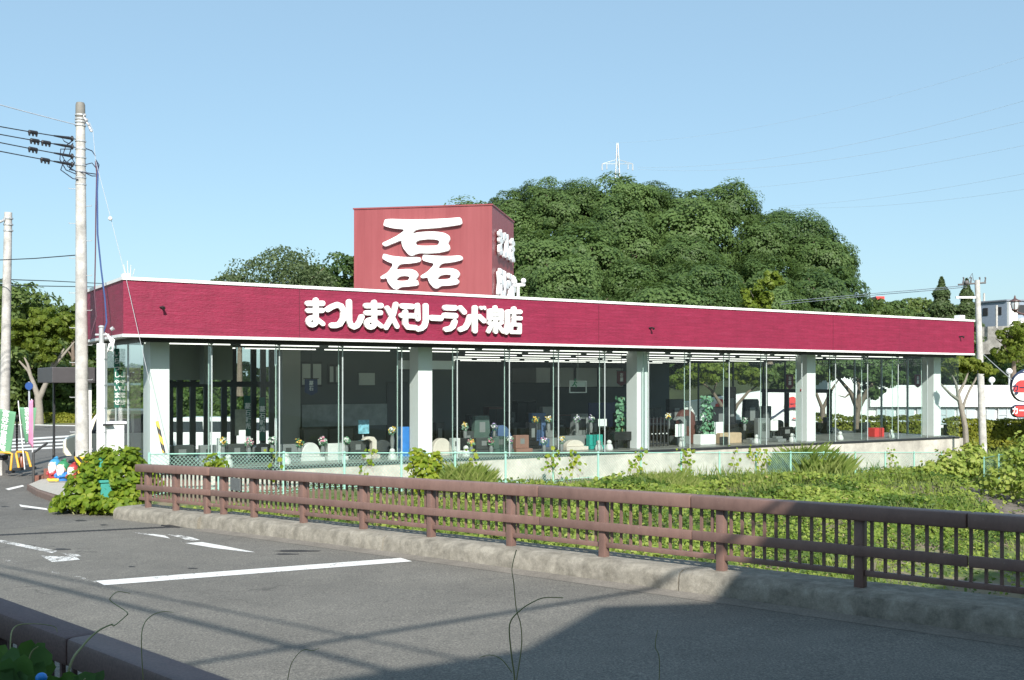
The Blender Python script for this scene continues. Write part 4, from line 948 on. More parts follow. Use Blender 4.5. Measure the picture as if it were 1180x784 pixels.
# verge and sandy footpath across the side street
def strip(name, quad, z, m): return slab(name, [tuple(P(x, y, 1).xy*((EYE-z)*F/(y-HZ))) for x, y in quad], z, M[m])
strip('footpath', [(-300,491.3),(-300,489.0),(108,489.9),(108,492.6)], -.20, 'sand')
strip('verge', [(-300,488.9),(-300,485.5),(108,486),(108,489.8)], -.19, 'grass_ground')
vs = rng.uniform(0, 1, (2500, 2)); vx = -12.3*0+(-33)+vs[:,0]*6.5; vy = 72+vs[:,1]*2.5
o = quads_obj('verge_grass', leaf_quads(np.stack([vx, vy, -.1+0*vx], -1), unit(rng.normal(size=(2500,3))*.5+np.array([0,-.6,.6])), .3*np.ones(2500), .25), M['cover_grass']); tag(o, 'short green grass of the verge below the low hedge', 'grass', kind='stuff')
# ------------------------------------------------------------------ ground cover on the bank
def revet_uv(X, Y):
    px = 590+F*X/Y; py = HZ+(EYE-tz(X, Y))*F/Y; return px, py
def in_quad(px, py, Q):
    ok = np.ones(px.shape, bool); n = len(Q)
    for i in range(n):
        (x0,y0),(x1,y1) = Q[i], Q[(i+1) % n]; ok &= ((x1-x0)*(py-y0)-(y1-y0)*(px-x0)) > 0
    return ok
def gt(px, py):
    Y = np.arange(9, 120, .05); X = (px-590)/F*Y; z = EYE+(HZ-py)/F*Y; i = np.argmax(z <= tz(X, Y)); return Vector((X[i], Y[i], float(tz(X[i], Y[i]))))
RQ = [gt(1100,562), gt(1135,566), gt(1240,590), gt(1240,655), gt(1165,612)]
rq2 = [(p_.x, p_.y) for p_ in RQ]
ctr = np.mean(rq2, 0); 
if sum((rq2[i][0]*rq2[(i+1) % 5][1]-rq2[(i+1) % 5][0]*rq2[i][1]) for i in range(5)) < 0: rq2 = rq2[::-1]
mb = MB(); K = 16; ring_ = [rq2[i] for i in range(5)]
ringp = []
for i in range(5):
    for k in range(6): ringp.append(np.array(ring_[i])*(1-k/6)+np.array(ring_[(i+1) % 5])*k/6)
rows = [[ctr+(p_-ctr)*f for p_ in ringp] for f in (.01, .3, .6, .85, 1.0)]
for r_ in rows:
    for p_ in r_: mb.v.append((p_[0], p_[1], float(tz(p_[0], p_[1]))+.05))
nr_ = len(ringp)
for i in range(4):
    for j in range(nr_): mb.f.append((i*nr_+j, i*nr_+(j+1) % nr_, (i+1)*nr_+(j+1) % nr_, (i+1)*nr_+j)); mb.m.append(0)
struct(obj('concrete_slope', mb, M['revet'], smooth=True))
def scatter(n, x0, x1, y0, y1):
    X = rng.uniform(x0, x1, n); Y = rng.uniform(y0, y1, n)
    px = 590+F*X/Y; s, nn = to_sn(X, Y); a = (X-CB[0])*u2[0]+(Y-CB[1])*u2[1]; v = (X-CB[0])*v2[0]+(Y-CB[1])*v2[1]
    ok = (px > 60) & (px < 1320) & (nn > 10.72) & ((v < -.45) | (a > AR+.6)) & (s > -20.2) & (v < 13)
    X, Y = X[ok], Y[ok]; s, nn, a, v = s[ok], nn[ok], a[ok], v[ok]; return X, Y, s, nn, a, v
def wob(X, Y): return .5+.25*np.sin(X*.9+1.3*np.sin(Y*.7))+.25*np.sin(Y*1.1-.8*X+1.7)
X, Y, s, nn, a, v = scatter(620000, -9, 42, 8, 62)
inr = in_quad(X, Y, rq2); dens = np.where(Y < 34, 1, .55)*np.where(inr, .09, 1)
px = 590+F*X/Y
bare = (np.sin(X*1.7+np.sin(Y*2.1)*1.5)+np.sin(Y*1.9-X*.6) > 1.25) & (s > -14) & (nn < 17)
dens = dens*np.where(bare, .2, 1)*np.where(wob(X*1.3+5, Y*1.2) > .7, .45, 1)*np.where((v > -3.4-1.8*np.sin(a*.8)) & (v < 0), .4, 1)
dens = dens*np.where((s > -5.8+.8*np.sin(nn*3)) & (nn < 13.4+.7*np.sin(s*2.5)), .22, 1); py_ = HZ+(EYE-tz(X, Y))*F/Y; dens = dens*np.where((px > 975+25*np.sin(Y*1.7)) & (py_ > 640+10*np.sin(X*2.2)), .2, 1); k_ = rng.uniform(0, 1, len(X)) < dens; X, Y, v = X[k_], Y[k_], v[k_]
w_ = wob(X, Y); hgt = (.04+.34*w_+.3*np.clip(wob(X*2.3+2, Y*2.1)-.6, 0, 1))*rng.uniform(0, 1, len(X))**.6
C = np.stack([X, Y, tz(X, Y)+hgt], -1); nr = unit(rng.normal(size=C.shape)*.42+np.array([.05,-.35,.85]))
sz = np.where(Y < 30, .092, .13)*rng.uniform(.55, 1.35, len(X))
wk = (wob(X*1.9+9, Y*1.7-3)+rng.normal(size=len(X))*.16 > .74); dk = (~wk) & (rng.uniform(0, 1, len(X)) < .035+.12*(wob(X*2.7-4, Y*2.2+6) > .86)); ck_ = ~(wk | dk)
o = quads_obj('ground_cover', leaf_quads(C[ck_], nr[ck_], sz[ck_], .85, 6, .2), M['cover_leaf']); tag(o, 'yellow green creeping leaves covering the bank between the railing and the showroom', 'ground cover', kind='stuff')
C2 = C[wk]+np.array([0,0,.06]); n2_ = unit(nr[wk]+rng.normal(size=C2.shape)*.4)
o = quads_obj('weeds', leaf_quads(C2, n2_, sz[wk]*1.15, .5, 6, .2, .5), M['weed_leaf']); tag(o, 'darker green narrow leaved weeds in patches among the creeping leaves on the bank', 'weeds', kind='stuff')
o = quads_obj('dry_leaves', leaf_quads(C[dk], nr[dk], sz[dk]*.9, .6), M['dry_leaf']); tag(o, 'dry straw coloured leaves scattered through the green bank', 'dry leaves', kind='stuff')
print('cover leaves', len(X))
def blades(X, Y, Z, h, w, lean=.35):
    n = len(X); th = rng.uniform(0, 6.28, n); d = np.stack([np.cos(th), np.sin(th), 0*th], -1); ln = np.stack([np.cos(th+1.3), np.sin(th+1.3), 0*th], -1)*(lean*rng.uniform(0,1.5,n)*h)[:, None]
    b = np.stack([X, Y, Z], -1); ww = (w*np.ones(n))[:, None]; up = np.array([0,0,1.])*h[:, None]
    return np.stack([b-d*ww*.5, b+d*ww*.5, b+d*ww*.35+ln*.35+up*.6, b+ln+up], 1)
# long grass along the fence and in drifts
X, Y, s, nn, a, v = scatter(230000, -9, 42, 10, 62)
keep = (v > -4.2-1.8*np.sin(a*.8)) | (wob(X*1.3+5, Y*1.2) > .66)
keep &= rng.uniform(0, 1, len(X)) < .62; keep &= ~in_quad(X, Y, rq2)
X, Y, a, v = X[keep], Y[keep], a[keep], v[keep]
h = (.22+.22*wob(X*2, Y*2))*rng.uniform(.5, 1.3, len(X))*np.where(v > -3, 1.25, 1)
o = quads_obj('long_grass', blades(X, Y, tz(X, Y), h, .02), M['cover_grass']); tag(o, 'long green grass growing along the foot of the pale green fence', 'grass', kind='stuff')
# grass clumps standing out of the bank
def clump(label, px, py, r, h, n, d=None):
    b = gt(px, py); n *= 3; t = thing('grass_clump', label, 'grass clump', b, 0, None); rr = r*np.sqrt(rng.uniform(0,1,n)); th = rng.uniform(0,6.28,n)
    X = b.x+rr*np.cos(th); Y = b.y+rr*np.sin(th)
    quads_obj('blades', blades(X, Y, tz(X, Y)-.03, h*rng.uniform(.5, 1.15, n)*(1-.4*(rr/r)), .011, .6), M['cover_grass'], t, world=True)
clump('tall arching grass clump in front of the concrete plinth near its far end', 930, 548, 1.5, 1.25, 900)
clump('tall grass clump rising behind the middle of the railing', 530, 562, 1.0, .8, 700)
clump('tall grass clump against the left part of the fence', 295, 552, 1.1, .75, 700)
clump('smaller pale grass clump left of the concrete slope', 770, 562, 1.1, .55, 500)
# ------------------------------------------------------------------ leafy plants
def leafy(name, label, cat, lobes, n, ls, matn, stems=6, group=None, aspect=.95, k=6, frame=None, droop=.5):
    "lobes: (centre, (rx,ry,rz)) in world coordinates"
    b = Vector(lobes[0][0]); b.z = min(c[2]-r[2] for c, r in lobes); t = thing(name, label, cat, b, 0, group); tot = sum(r[0]*r[2]+r[0]*r[1] for c, r in lobes); V = []
    for c, r in lobes:
        m = int(n*(r[0]*r[2]+r[0]*r[1])/tot); e = unit(rng.normal(size=(m,3))+np.array([0,-.2,.2])); rad = rng.uniform(.6, 1.08, (m,1)); rad = rad*(1+.16*np.sin(e[:,:1]*7)+.12*np.sin(e[:,2:]*9+1))
        p_ = np.array(c)+e*np.array(r)*rad; nr = unit(e*.8+np.array([0,-.3,.45])+rng.normal(size=(m,3))*.4)
        V.append(leaf_quads(p_, nr, ls*rng.uniform(.5,1.3,m), aspect, k, .18, droop))
    quads_obj('foliage', np.concatenate(V), M[matn], t, world=True)
    mb = MB()
    for c, r in lobes:
        for i in range(stems):
            e = unit(rng.normal(size=3))*np.array(r)*.9; c0 = Vector((c[0]+e[0]*.3, c[1]+e[1]*.3, b.z-.1)); c1 = Vector(c)+Vector(e); mb.tube([c0, c0.lerp(c1, .5)+Vector((0,0,.1)), c1], [.018,.012,.006], 5)
    obj('stem', mb, M['stem'], t, world=True); return t
yy = 21.6
leafy('vine_bush', 'large sunlit mass of broad leaved vines at the left end of the railing', 'vine bush',
    [(P(138,552,22.6), (.52,.45,.6)), (P(104,566,22.4), (.5,.4,.4)), (P(150,534,22.9), (.28,.3,.32)), (P(112,540,22.8), (.36,.35,.35)), (P(95,580,22.0), (.55,.32,.16)), (P(132,583,21.8), (.5,.32,.16)), (P(76,580,22.4), (.3,.28,.13)), (P(152,570,22.4), (.3,.3,.35)), (P(172,556,22.9), (.25,.25,.3)), (P(125,530,22.9), (.2,.22,.28))], 3900, .12, 'kudzu_leaf', 10)
leafy('leafy_weed', 'bushy broad leaved weed growing up in front of the second white column', 'weed', [(P(489,540,27.5), (.42,.35,.32)), (P(482,524,27.6), (.22,.2,.2)), (P(500,532,27.5), (.25,.22,.24)), (P(492,558,27.2), (.4,.3,.3))], 420, .14, 'kudzu_leaf', 6)
leafy('leafy_weed', 'yellowish weed tangled in the fence below the dark left headstones', 'weed', [(P(245,533,25.2), (.2,.15,.18)), (P(256,536,25.2), (.14,.12,.16))], 110, .11, 'kudzu_leaf', 4)
leafy('vine_bush', 'sprawling vines heaped over the fence at the far corner of the plinth', 'vine bush', [(P(1105,533,41), (.9,.7,.5)), (P(1090,545,40), (1.0,.7,.45)), (P(1122,524,42), (.5,.5,.45)), (P(1068,547,39), (.5,.4,.3)), (P(1140,540,41), (.7,.5,.35))], 1300, .17, 'cover_leaf', 8)
leafy('vine_bush', 'dense climbing vines on the green fence at the right edge of the view', 'vine bush', [(P(1172,532,37), (.6,.5,.6)), (P(1190,522,37), (.8,.6,.7)), (P(1160,555,36), (.9,.6,.5)), (P(1210,560,35), (1.0,.7,.6))], 1500, .15, 'cover_leaf', 8)
# ------------------------------------------------------------------ chain-link fence in front of the plinth
FV = -.85
fzb = lambda a: float(tz(*(CB+u2*a+v2*FV)))
fa0, fa1 = a_at(172, FV), a_at(1085, FV)
def ftop(a): return z_at(np.interp(590+F*(B2W(a, FV).x/B2W(a, FV).y), [170, 300, 560, 1090], [523.5, 522, 522, 521.5]), a, FV)
fence = thing('chain_link_fence', 'pale green chain-link fence running along the foot of the showroom plinth', 'fence', tuple(B2W(fa0, FV, fzb(fa0))), PSI)
fl = lambda a, v, z: (a-fa0, v-FV, z-fzb(fa0))
np_ = 18
for i in range(np_+1):
    a = fa0+(fa1-fa0)*i/np_; mb = MB(); mb.tube([fl(a, FV, fzb(a)-.2), fl(a, FV, ftop(a)+.04)], .032, 8); obj('post', mb, M['fence_green'], fence, smooth=True)
mb = MB(); mb.tube([fl(a, FV-.035, ftop(a)) for a in np.linspace(fa0, fa1, 40)], .018, 6); obj('rail', mb, M['fence_green'], fence)
mb = MB(); mb.tube([fl(a, FV-.03, fzb(a)+.08) for a in np.linspace(fa0, fa1, 40)], .008, 5); obj('rail', mb, M['fence_green'], fence)
def chain(fn, L, hfun, pitch=.1, th=.005):
    V = []; n = int(L/pitch); rowsn = 26
    A = (np.arange(n+1)[:, None])*pitch; Kz = np.arange(rowsn)[None, :]
    def pt(kz, off): 
        aa = A+np.where(kz % 2 == 0, off*pitch, pitch/2)+0*kz; return aa, kz*pitch*.5
    for k in range(rowsn-1):
        for off in (0, 1):
            a0_, z0_ = pt(np.array([[k]]), off); a1_, z1_ = pt(np.array([[k+1]]), off)
            if off == 1 and k % 2: a1_ = a1_
            for sgn in (1,):
                H = hfun(a0_.ravel()); m = (z1_[0,0] <= H)&(a0_.ravel() < L)
                p0 = np.stack([a0_.ravel()[m], 0*a0_.ravel()[m], np.full(m.sum(), z0_[0,0])], -1); p1 = np.stack([a1_.ravel()[m], 0*a0_.ravel()[m], np.full(m.sum(), z1_[0,0])], -1)
                d = unit(p1-p0); s1 = np.stack([-d[:,2], 0*d[:,0], d[:,0]], -1)*th
                V.append(np.stack([p0-s1, p0+s1, p1+s1, p1-s1], 1)); s2 = np.array([0,th,0]); V.append(np.stack([p0-s2, p0+s2, p1+s2, p1-s2], 1))
    return np.concatenate(V)
Lf = fa1-fa0
V = chain(None, Lf, lambda x: np.array([ftop(fa0+q_)-fzb(fa0+q_) for q_ in x]))
V[:, :, 1] += .025
zb = np.array([fzb(fa0+x) for x in np.linspace(0, Lf+.2, 200)])
V[:, :, 2] += np.interp(V[:, :, 0], np.linspace(0, Lf+.2, 200), zb)-fzb(fa0)
quads_obj('wire_mesh', V, M['wire_green'], fence)
# short return of the fence at the right edge
g0, g1 = P(1134, 528, 40), P(1178, 520, 38); fence2 = thing('chain_link_fence', 'short run of green wire fence half hidden by vines at the right edge', 'fence', (g0.x, g0.y, g0.z-.9))
mb = MB()
for k in range(5): 
    p_ = g0.lerp(g1, k/4*1.6); mb = MB(); mb.tube([p_-Vector((0,0,1)), p_+Vector((0,0,.05))], .03, 8); obj('post', mb, M['fence_green'], fence2, world=True)
e_ = g0.lerp(g1, 1.6); obj('rail', MB().tube([g0, e_], .018, 6), M['fence_green'], fence2, world=True)
d_ = (e_-g0); Ld = d_.xy.length; dn = d_.xy.normalized(); V = chain(None, Ld, lambda x: np.full(x.shape, .85), .085, .006)
W = np.stack([g0.x+dn.x*V[:,:,0]-dn.y*V[:,:,1], g0.y+dn.y*V[:,:,0]+dn.x*V[:,:,1], V[:,:,2]+g0.z-.88+d_.z*V[:,:,0]/Ld], -1); quads_obj('wire_mesh', W, M['wire_green'], fence2, world=True)
# vines climbing on the fence
for i, (px, hh, nl) in enumerate([(545,.55,10), (637,.75,16), (662,.5,12), (738,.75,16), (790,.75,18), (862,.7,14), (878,.8,16), (945,.4,8), (1030,.85,10), (848,.4,9), (415,.5,10), (306,.35,6)]):
    a = a_at(px, FV-.08); b = B2W(a, FV-.08, fzb(a)); t = thing('climbing_vine', 'thin leafy vine climbing the pale green fence in front of the plinth', 'vine', b, 0, 'vines climbing the pale green fence')
    rr = random.Random(i); pts = []; x = 0; top = ftop(a)-fzb(a)+.12*hh
    for k in range(7): pts.append((x*u2[0]-.03*rr.random(), x*u2[1]-.03*rr.random(), top*(k/6))); x += rr.uniform(-.12, .14)
    obj('stem', MB().tube(pts, .008, 5), M['stem'], t)
    n = nl*2; f = rng.uniform(.35, 1.05, n); C = np.stack([np.interp(f*6, range(7), [p_[j] for p_ in pts]) for j in range(3)], -1)+rng.normal(size=(n,3))*np.array([.13,.06,.08])+np.array([0,-.05,0])
    quads_obj('foliage', leaf_quads(C, unit(np.array([.2,-.8,.5])+rng.normal(size=(n,3))*.4), .12*rng.uniform(.6,1.3,n), .95, 6, .2, .5), M['kudzu_leaf'], t)
# vines in the foreground (bottom left) and tendrils over the near railing
def smooth_path(P_, rr, n=5):
    P_ = [Vector(p_) for p_ in P_]; k = len(P_); out = []; ro = []
    for i in range(k-1):
        a_, b_, c_, d_ = P_[max(i-1,0)], P_[i], P_[i+1], P_[min(i+2,k-1)]
        for j in range(n):
            u_ = j/n; out.append(.5*((2*b_)+(c_-a_)*u_+(2*a_-5*b_+4*c_-d_)*u_*u_+(3*b_-a_-3*c_+d_)*u_**3)); ro.append(rr[i]*(1-u_)+rr[i+1]*u_)
    return out+[P_[-1]], ro+[rr[-1]]
def near_vine(label, lv, stems, name='leafy_vine'):
    b = Vector(stems[0][0][0]); t = thing(name, label, 'vine', b)
    for pts, rr in stems: obj('stem', MB().tube(*smooth_path(pts, rr), 6), M['stem'], t, world=True, smooth=True)
    if lv:
        V = np.concatenate([leaf_quads(np.array([c]), unit(np.array([n_])), np.array([s_]), .95, 6, .12, .6) for c, n_, s_ in lv]); quads_obj('foliage', V, M['near_leaf'], t, world=True)
D = 4.6
lv = []
for (x, y, s_, d_) in [(12,758,.1,0), (32,752,.11,.1), (48,760,.1,.05), (5,775,.12,-.1), (25,772,.13,-.05), (42,778,.12,0), (55,770,.09,.1), (10,785,.13,-.1), (38,792,.13,-.1), (60,790,.1,0), (80,786,.1,.1), (98,784,.1,.1), (112,783,.09,.15), (20,790,.14,-.1), (-10,765,.13,0), (70,795,.12,0), (45,748,.07,.1), (3,752,.08,.1)]:
    lv.append((P(x, y, D+d_), (random.uniform(-.5,.5), -.9+random.uniform(-.2,.4), random.uniform(.1,.9)), s_))
near_vine('big shaded vine leaves in front of the near railing at the lower left corner', lv, [([P(30,840,D), P(28,790,D), P(35,755,D), P(44,745,D)], [.006,.005,.004,.002]), ([P(20,840,D), P(14,790,D), P(12,740,D+.1), P(18,722,D+.2), P(40,719,D+.3), P(62,722,D+.4), P(66,729,D+.4)], [.004,.004,.003,.003,.002,.002,.001]), ([P(90,840,D), P(90,800,D), P(98,782,D)], [.006,.005,.003])])
near_vine('green vine stem twisting up over the near brown railing', None, [([P(70,840,4.7), P(80,770,4.75), P(95,745,4.9), P(112,728,5.0), P(128,720,5.1), P(132,721,5.1), P(145,710,5.2), P(147,707,5.2), P(143,703,5.25), P(128,693,5.3), P(128,688,5.3), P(136,682,5.35), P(150,684,5.4)], [.006,.006,.005,.0045,.004,.003,.0028,.0028,.0022,.0022,.0022,.002,.0016])], 'vine_tendril')
near_vine('single thin tendril arching above the near railing, with no leaves', None, [([P(166,800,5.2), P(163,745,5.2), P(165,722,5.25), P(174,710,5.3), P(188,705,5.35), P(200,706,5.4)], [.0024,.0024,.0024,.0024,.002,.001])], 'vine_tendril')
near_vine('forked vine tendril standing up against the shaded road at the lower middle', None, [([P(595,860,3.4), P(593,785,3.4), P(590,760,3.4), P(587,730,3.4), P(589,715,3.4), P(600,703,3.4), P(612,695,3.42), P(627,689,3.45), P(649,689,3.45)], [.0028,.0028,.0026,.0026,.0024,.0022,.002,.0018,.0018]), ([P(595,785,3.4), P(601,745,3.4), P(600,720,3.4), P(595,702,3.4), P(592,672,3.4), P(590,655,3.4), P(595,634,3.42)], [.002,.002,.0018,.0018,.0016,.0015,.002]), ([P(590,775,3.4), P(578,760,3.4), P(565,755,3.4), P(552,758,3.4)], [.0018,.0015,.0012,.0008])], 'vine_tendril')
near_vine('faint thin tendril standing alone against the shaded road right of the forked one', None, [([P(756,850,3.3), P(760,765,3.3), P(755,745,3.3), P(758,726,3.3)], [.0015,.0014,.0014,.001])], 'vine_tendril')
near_vine('thin curled tendril above the edge of the road shadow left of the forked one', None, [([P(325,830,3.8), P(333,775,3.8), P(340,758,3.8), P(350,749,3.82), P(360,750,3.85), P(368,747,3.85)], [.0017,.0015,.0014,.0013,.0012,.0008])], 'vine_tendril')
o = obj('blue_ball', MB().ball(P(47.5,781.5,4.5)-Vector((0,0,.0)), .024, (1,1,.95), 20, 14), mat('blue_plastic', (.02,.25,.75), .35), smooth=True); tag(o, 'small bright blue ball among the vine leaves at the lower left', 'ball')
# ------------------------------------------------------------------ utility poles and wires
def pole(label, px0, ybase, px1, ytop, Y, r0, r1, zb=None):
    b = P(px0, ybase, Y); tp = P(px1, ytop, Y); t = thing('utility_pole', label, 'utility pole', b)
    obj('shaft', MB().tube([b-Vector((0,0,.3)), b.lerp(tp, .5), tp], [r0, (r0+r1)/2, r1], 18), M['pole'], t, world=True, smooth=True)
    return t, b, tp
YM = 28.4
pm, b, tp = pole('tall concrete utility pole in front of the left end of the showroom', 95, 562, 92.6, 122, YM, .185, .115)
at = lambda z_: b.lerp(tp, (z_-b.z)/(tp.z-b.z)); zpx = lambda y: EYE+(HZ-y)/F*YM
mb = MB(); mb.lathe([(.12,0),(.125,.02),(.12,.36),(.1,.42)], tuple(tp-Vector((0,0,.34))), 14); obj('pole_cap', mb, mat('cap_grey', (.2,.19,.17), .7), pm, world=True, smooth=True)
for y in (133, 137.5, 141, 145, 163, 172, 182, 191, 198, 205, 213):
    c = at(zpx(y)); mb = MB(); mb.lathe([(.13,-.018),(.142,-.018),(.142,.018),(.13,.018)], tuple(c), 14); obj('band', mb, M['steel'], pm, world=True)
for k, y in enumerate(list(range(218, 520, 20))):
    c = at(zpx(y)); sgn = 1 if k % 2 else -1; mb = MB(); mb.tube([c, c+Vector((sgn*.3, -.05, .0)), c+Vector((sgn*.3, -.05, .03))], .009, 6); obj('step_bolt', mb, M['steel'], pm, world=True)
mb = MB(); c = at(zpx(140))
for k in range(4): mb.ball(c+Vector((.16+.05*k, -.1, .14-.13*k)), .035, (1,1,1.3), 8, 6)
mb.tube([c+Vector((.1,-.05,.15)), c+Vector((.34,-.1,-.3))], .03, 6); obj('insulator', mb, mat('porcelain_grey', (.3,.31,.33), .3), pm, world=True)
# striped guard at the pole's foot
def striped(nm, p0, p1, r, parent, pitch=.16):
    m = bpy.data.materials.get('hazard_stripe')
    if not m:
        m, t, p = nmat('hazard_stripe'); tc = N(t, 'ShaderNodeTexCoord'); sx = N(t, 'ShaderNodeSeparateXYZ'); t.links.new(tc.outputs['Object'], sx.inputs[0])
        a_ = N(t, 'ShaderNodeMath', operation='MULTIPLY_ADD'); a_.inputs[1].default_value = 1.1; t.links.new(sx.outputs[0], a_.inputs[0]); t.links.new(sx.outputs[2], a_.inputs[2])
        f_ = N(t, 'ShaderNodeMath', operation='MULTIPLY'); f_.inputs[1].default_value = 4.2; t.links.new(a_.outputs[0], f_.inputs[0]); g_ = N(t, 'ShaderNodeMath', operation='FRACT'); t.links.new(f_.outputs[0], g_.inputs[0])
        h_ = N(t, 'ShaderNodeMath', operation='GREATER_THAN'); h_.inputs[1].default_value = .5; t.links.new(g_.outputs[0], h_.inputs[0]); t.links.new(mixc(t, h_.outputs[0], (.02,.02,.02), (.75,.48,.04)), p.inputs['Base Color']); p.inputs['Roughness'].default_value = .5
    return obj(nm, MB().tube([p0, p1], r, 14), m, parent, world=True, smooth=True)
striped('striped_guard', at(zpx(557)), at(zpx(526)), .2, pm)
pl2, b2, tp2 = pole('slimmer concrete utility pole at the far left edge behind the green banners', 4, 545, 9.5, 245, 32.2, .16, .11)
for y in (252, 259, 266): mb = MB(); c = P(9.5, y, 32.2); mb.lathe([(.12,-.02),(.14,-.02),(.14,.02),(.12,.02)], tuple(c), 12); obj('band', mb, M['steel'], pl2, world=True)
mb = MB(); mb.tube([P(9, 251, 32.2), P(2, 255, 32.0), P(-3, 257, 32)], .04, 6); obj('arm', mb, M['steel'], pl2, world=True)
pr, b3, tp3 = pole('pale concrete utility pole with a cross arm near the far end of the showroom', 1133, 516, 1126, 323, 56, .2, .13)
mb = MB(); c = P(1126, 326, 56); mb.tube([c+Vector((-1.0,0,-.1)), c+Vector((.45,0,.0))], .05, 6)
for dx in (-.75, -.35, .1, .4): mb.tube([c+Vector((dx,0,-.05)), c+Vector((dx+.05,0,.25))], [.045,.03], 6); mb.ball(c+Vector((dx+.03,0,.26)), .045)
mb.ball(c+Vector((-.6,-.1,0)), .12); mb.tube([c+Vector((-.5,0,.1)), c+Vector((-.25,0,.5)), c+Vector((-.2,0,.1))], .02, 5); obj('cross_arm', mb, mat('arm_dark', (.12,.11,.11), .6), pr, world=True)
c = P(1126, 343, 56); mb = MB(); mb.obox((c.x, c.y), (1,0), (0,1), -1.12, -.02, -.05, .05, c.z-.05, c.z+.06); obj('arm', mb, M['white'], pr, world=True)
def catenary(p0, p1, sag, n=18): return [Vector(p0).lerp(Vector(p1), i/n)-Vector((0,0,4*sag*(i/n)*(1-i/n))) for i in range(n+1)]
def wire(name, label, cat, pts, r, m, group=None, extras=()):
    if extras:
        t = thing(name, label, cat, pts[0], 0, group); obj('cable', MB().tube(pts, r, 6), m, t, world=True, smooth=True)
        for nm, mb, mm in extras: obj(nm, mb, mm, t, world=True, smooth=True)
        return t
    o = obj(name, MB().tube([p_-pts[0] for p_ in pts], r, 6), m, smooth=True); o.location = pts[0]; return tag(o, label, cat, group)
names = ['topmost', 'second', 'third', 'lowest']
for i, (x0, y0, y1, ix, two) in enumerate([(86, 160, 142, 38, 0), (86, 169.5, 151, 40, 1), (86, 180.5, 160.5, 38, 0), (86, 190, 170.5, 52, 0)]):
    p0 = P(90, y0+1, YM); p1 = P(-420, y1-(y0-y1)*4.9, 20.0); pts = catenary(p0, p1, .12, 30); ex = []
    f_of = lambda px: next(k for k in range(31) if 590+F*pts[k].x/pts[k].y <= px)
    def pt_at(px):
        k = max(1, f_of(px)); a_, b_ = pts[k-1], pts[k]; xa, xb = 590+F*a_.x/a_.y, 590+F*b_.x/b_.y; return a_.lerp(b_, (px-xa)/(xb-xa))
    ins = MB(); ins.tube([pt_at(62), pt_at(72), pt_at(84)], [.02, .035, .04], 8); ins.ball(pt_at(83), .06, (.8,.8,1.3), 8, 6); ex.append(('insulator', ins, M['cable']))
    for q_ in ([ix] + ([ix+13] if two else [])):
        mb = MB(); c0, c1 = pt_at(q_-5.5), pt_at(q_+5.5); mb.tube([c0, c0.lerp(c1, .1), c0.lerp(c1, .9), c1], [.02, .05, .05, .02], 8)
        for f_ in (.12, .5, .86): c = c0.lerp(c1, f_); mb.tube([c, c-Vector((0,0,.1))], [.04, .02], 7)
        ex.append(('clamp', mb, M['cable']))
    wire('power_cable', f'{names[i]} of the four black power cables running left from the tall pole', 'cable', pts, .014, M['cable'], 'power cables left of the tall pole', ex)
# loops of cable by the pole top
mb = MB(); c = lambda x, y, d=0: P(x, y, YM+d)
loops_ = [[(84,162),(76,168),(72,180),(78,192),(88,198)], [(82,172),(70,172),(69,184),(76,196),(88,201)], [(83,182),(78,186),(82,196),(92,198),(104,200),(112,201)], [(80,158),(70,157),(74,163),(80,166)], [(98,171),(106,174),(110,180)], [(98,190),(106,188),(111,194),(113,204)], [(97,199),(106,203),(112,203),(114,190),(110,184)], [(80,190),(74,184),(70,196),(84,206),(90,207)], [(84,165),(80,178),(86,188),(80,196)]]
for L in loops_: mb.tube([c(x, y, .18*math.sin(i*1.3)) for i, (x, y) in enumerate(L)], .014, 6)
obj('jumper_cable', mb, mat('cable_navy', (.025,.03,.06), .5), pm, world=True, smooth=True)
wire('ground_wire', 'thin pale wire running from the very top of the tall pole to the upper left', 'wire', catenary(P(92, 145, YM), P(-430, -10, 20), .1, 24), .012, M['cable_grey'])
wire('service_cable', 'bundle of blue cable hanging from the tall pole down to the white meter post', 'cable', [P(111,186,YM), P(113,196,28.3), P(112,220,28.1), P(112.5,270,27.8), P(116.5,310,27.5), P(121,345,27.2), P(123,372,27.0), P(119,384,26.9)], .022, M['cable_blue'])
wire('service_cable', 'dark reddish cable hanging beside the blue one down to the white meter post', 'cable', [P(110,186,YM), P(111.5,200,28.3), P(110.5,240,28.1), P(110,290,27.8), P(109,340,27.5), P(111,365,27.3), P(106,382,27.2), P(104,392,27.2)], .016, mat('cable_maroon', (.09,.03,.05), .5))
for i, (lab, L) in enumerate([('upper thin grey cable at left linking the two poles', [(90,294,YM),(40,298,29.5),(-5,300,31),(-160,305,34)]), ('middle black cable at left passing behind the tall pole', [(200,331,60),(120,327,50),(60,324,40),(0,322,33),(-120,316,26)]), ('lower black cable at left passing behind the tall pole', [(200,334,60),(120,331,50),(60,330,40),(0,329,33),(-120,328,26)])]):
    wire('overhead_cable', lab, 'cable', [P(*q_) for q_ in L], .018 if i else .014, M['cable'])
# white insulated guy wire with a ball and a striped guard
t = thing('guy_wire', 'white guy wire stretched from the tall pole across the corner of the fascia', 'wire', P(190,520,25.3))
pts = [P(103,141,YM), P(107,150,28.3), P(110,185,28.1), P(128,253,27.3), P(145,320,26.35), P(165,408,25.9), P(181,480,25.5), P(190.5,528,25.2)]
obj('cable', MB().tube(pts, .0065, 6), mat('guy_grey', (.42,.43,.45), .4), t, world=True); obj('insulator', MB().ball(P(127,252,27.2), .055), M['white'], t, world=True, smooth=True)
striped('striped_guard', P(181,486,25.45), P(189,522,25.22), .035, t)
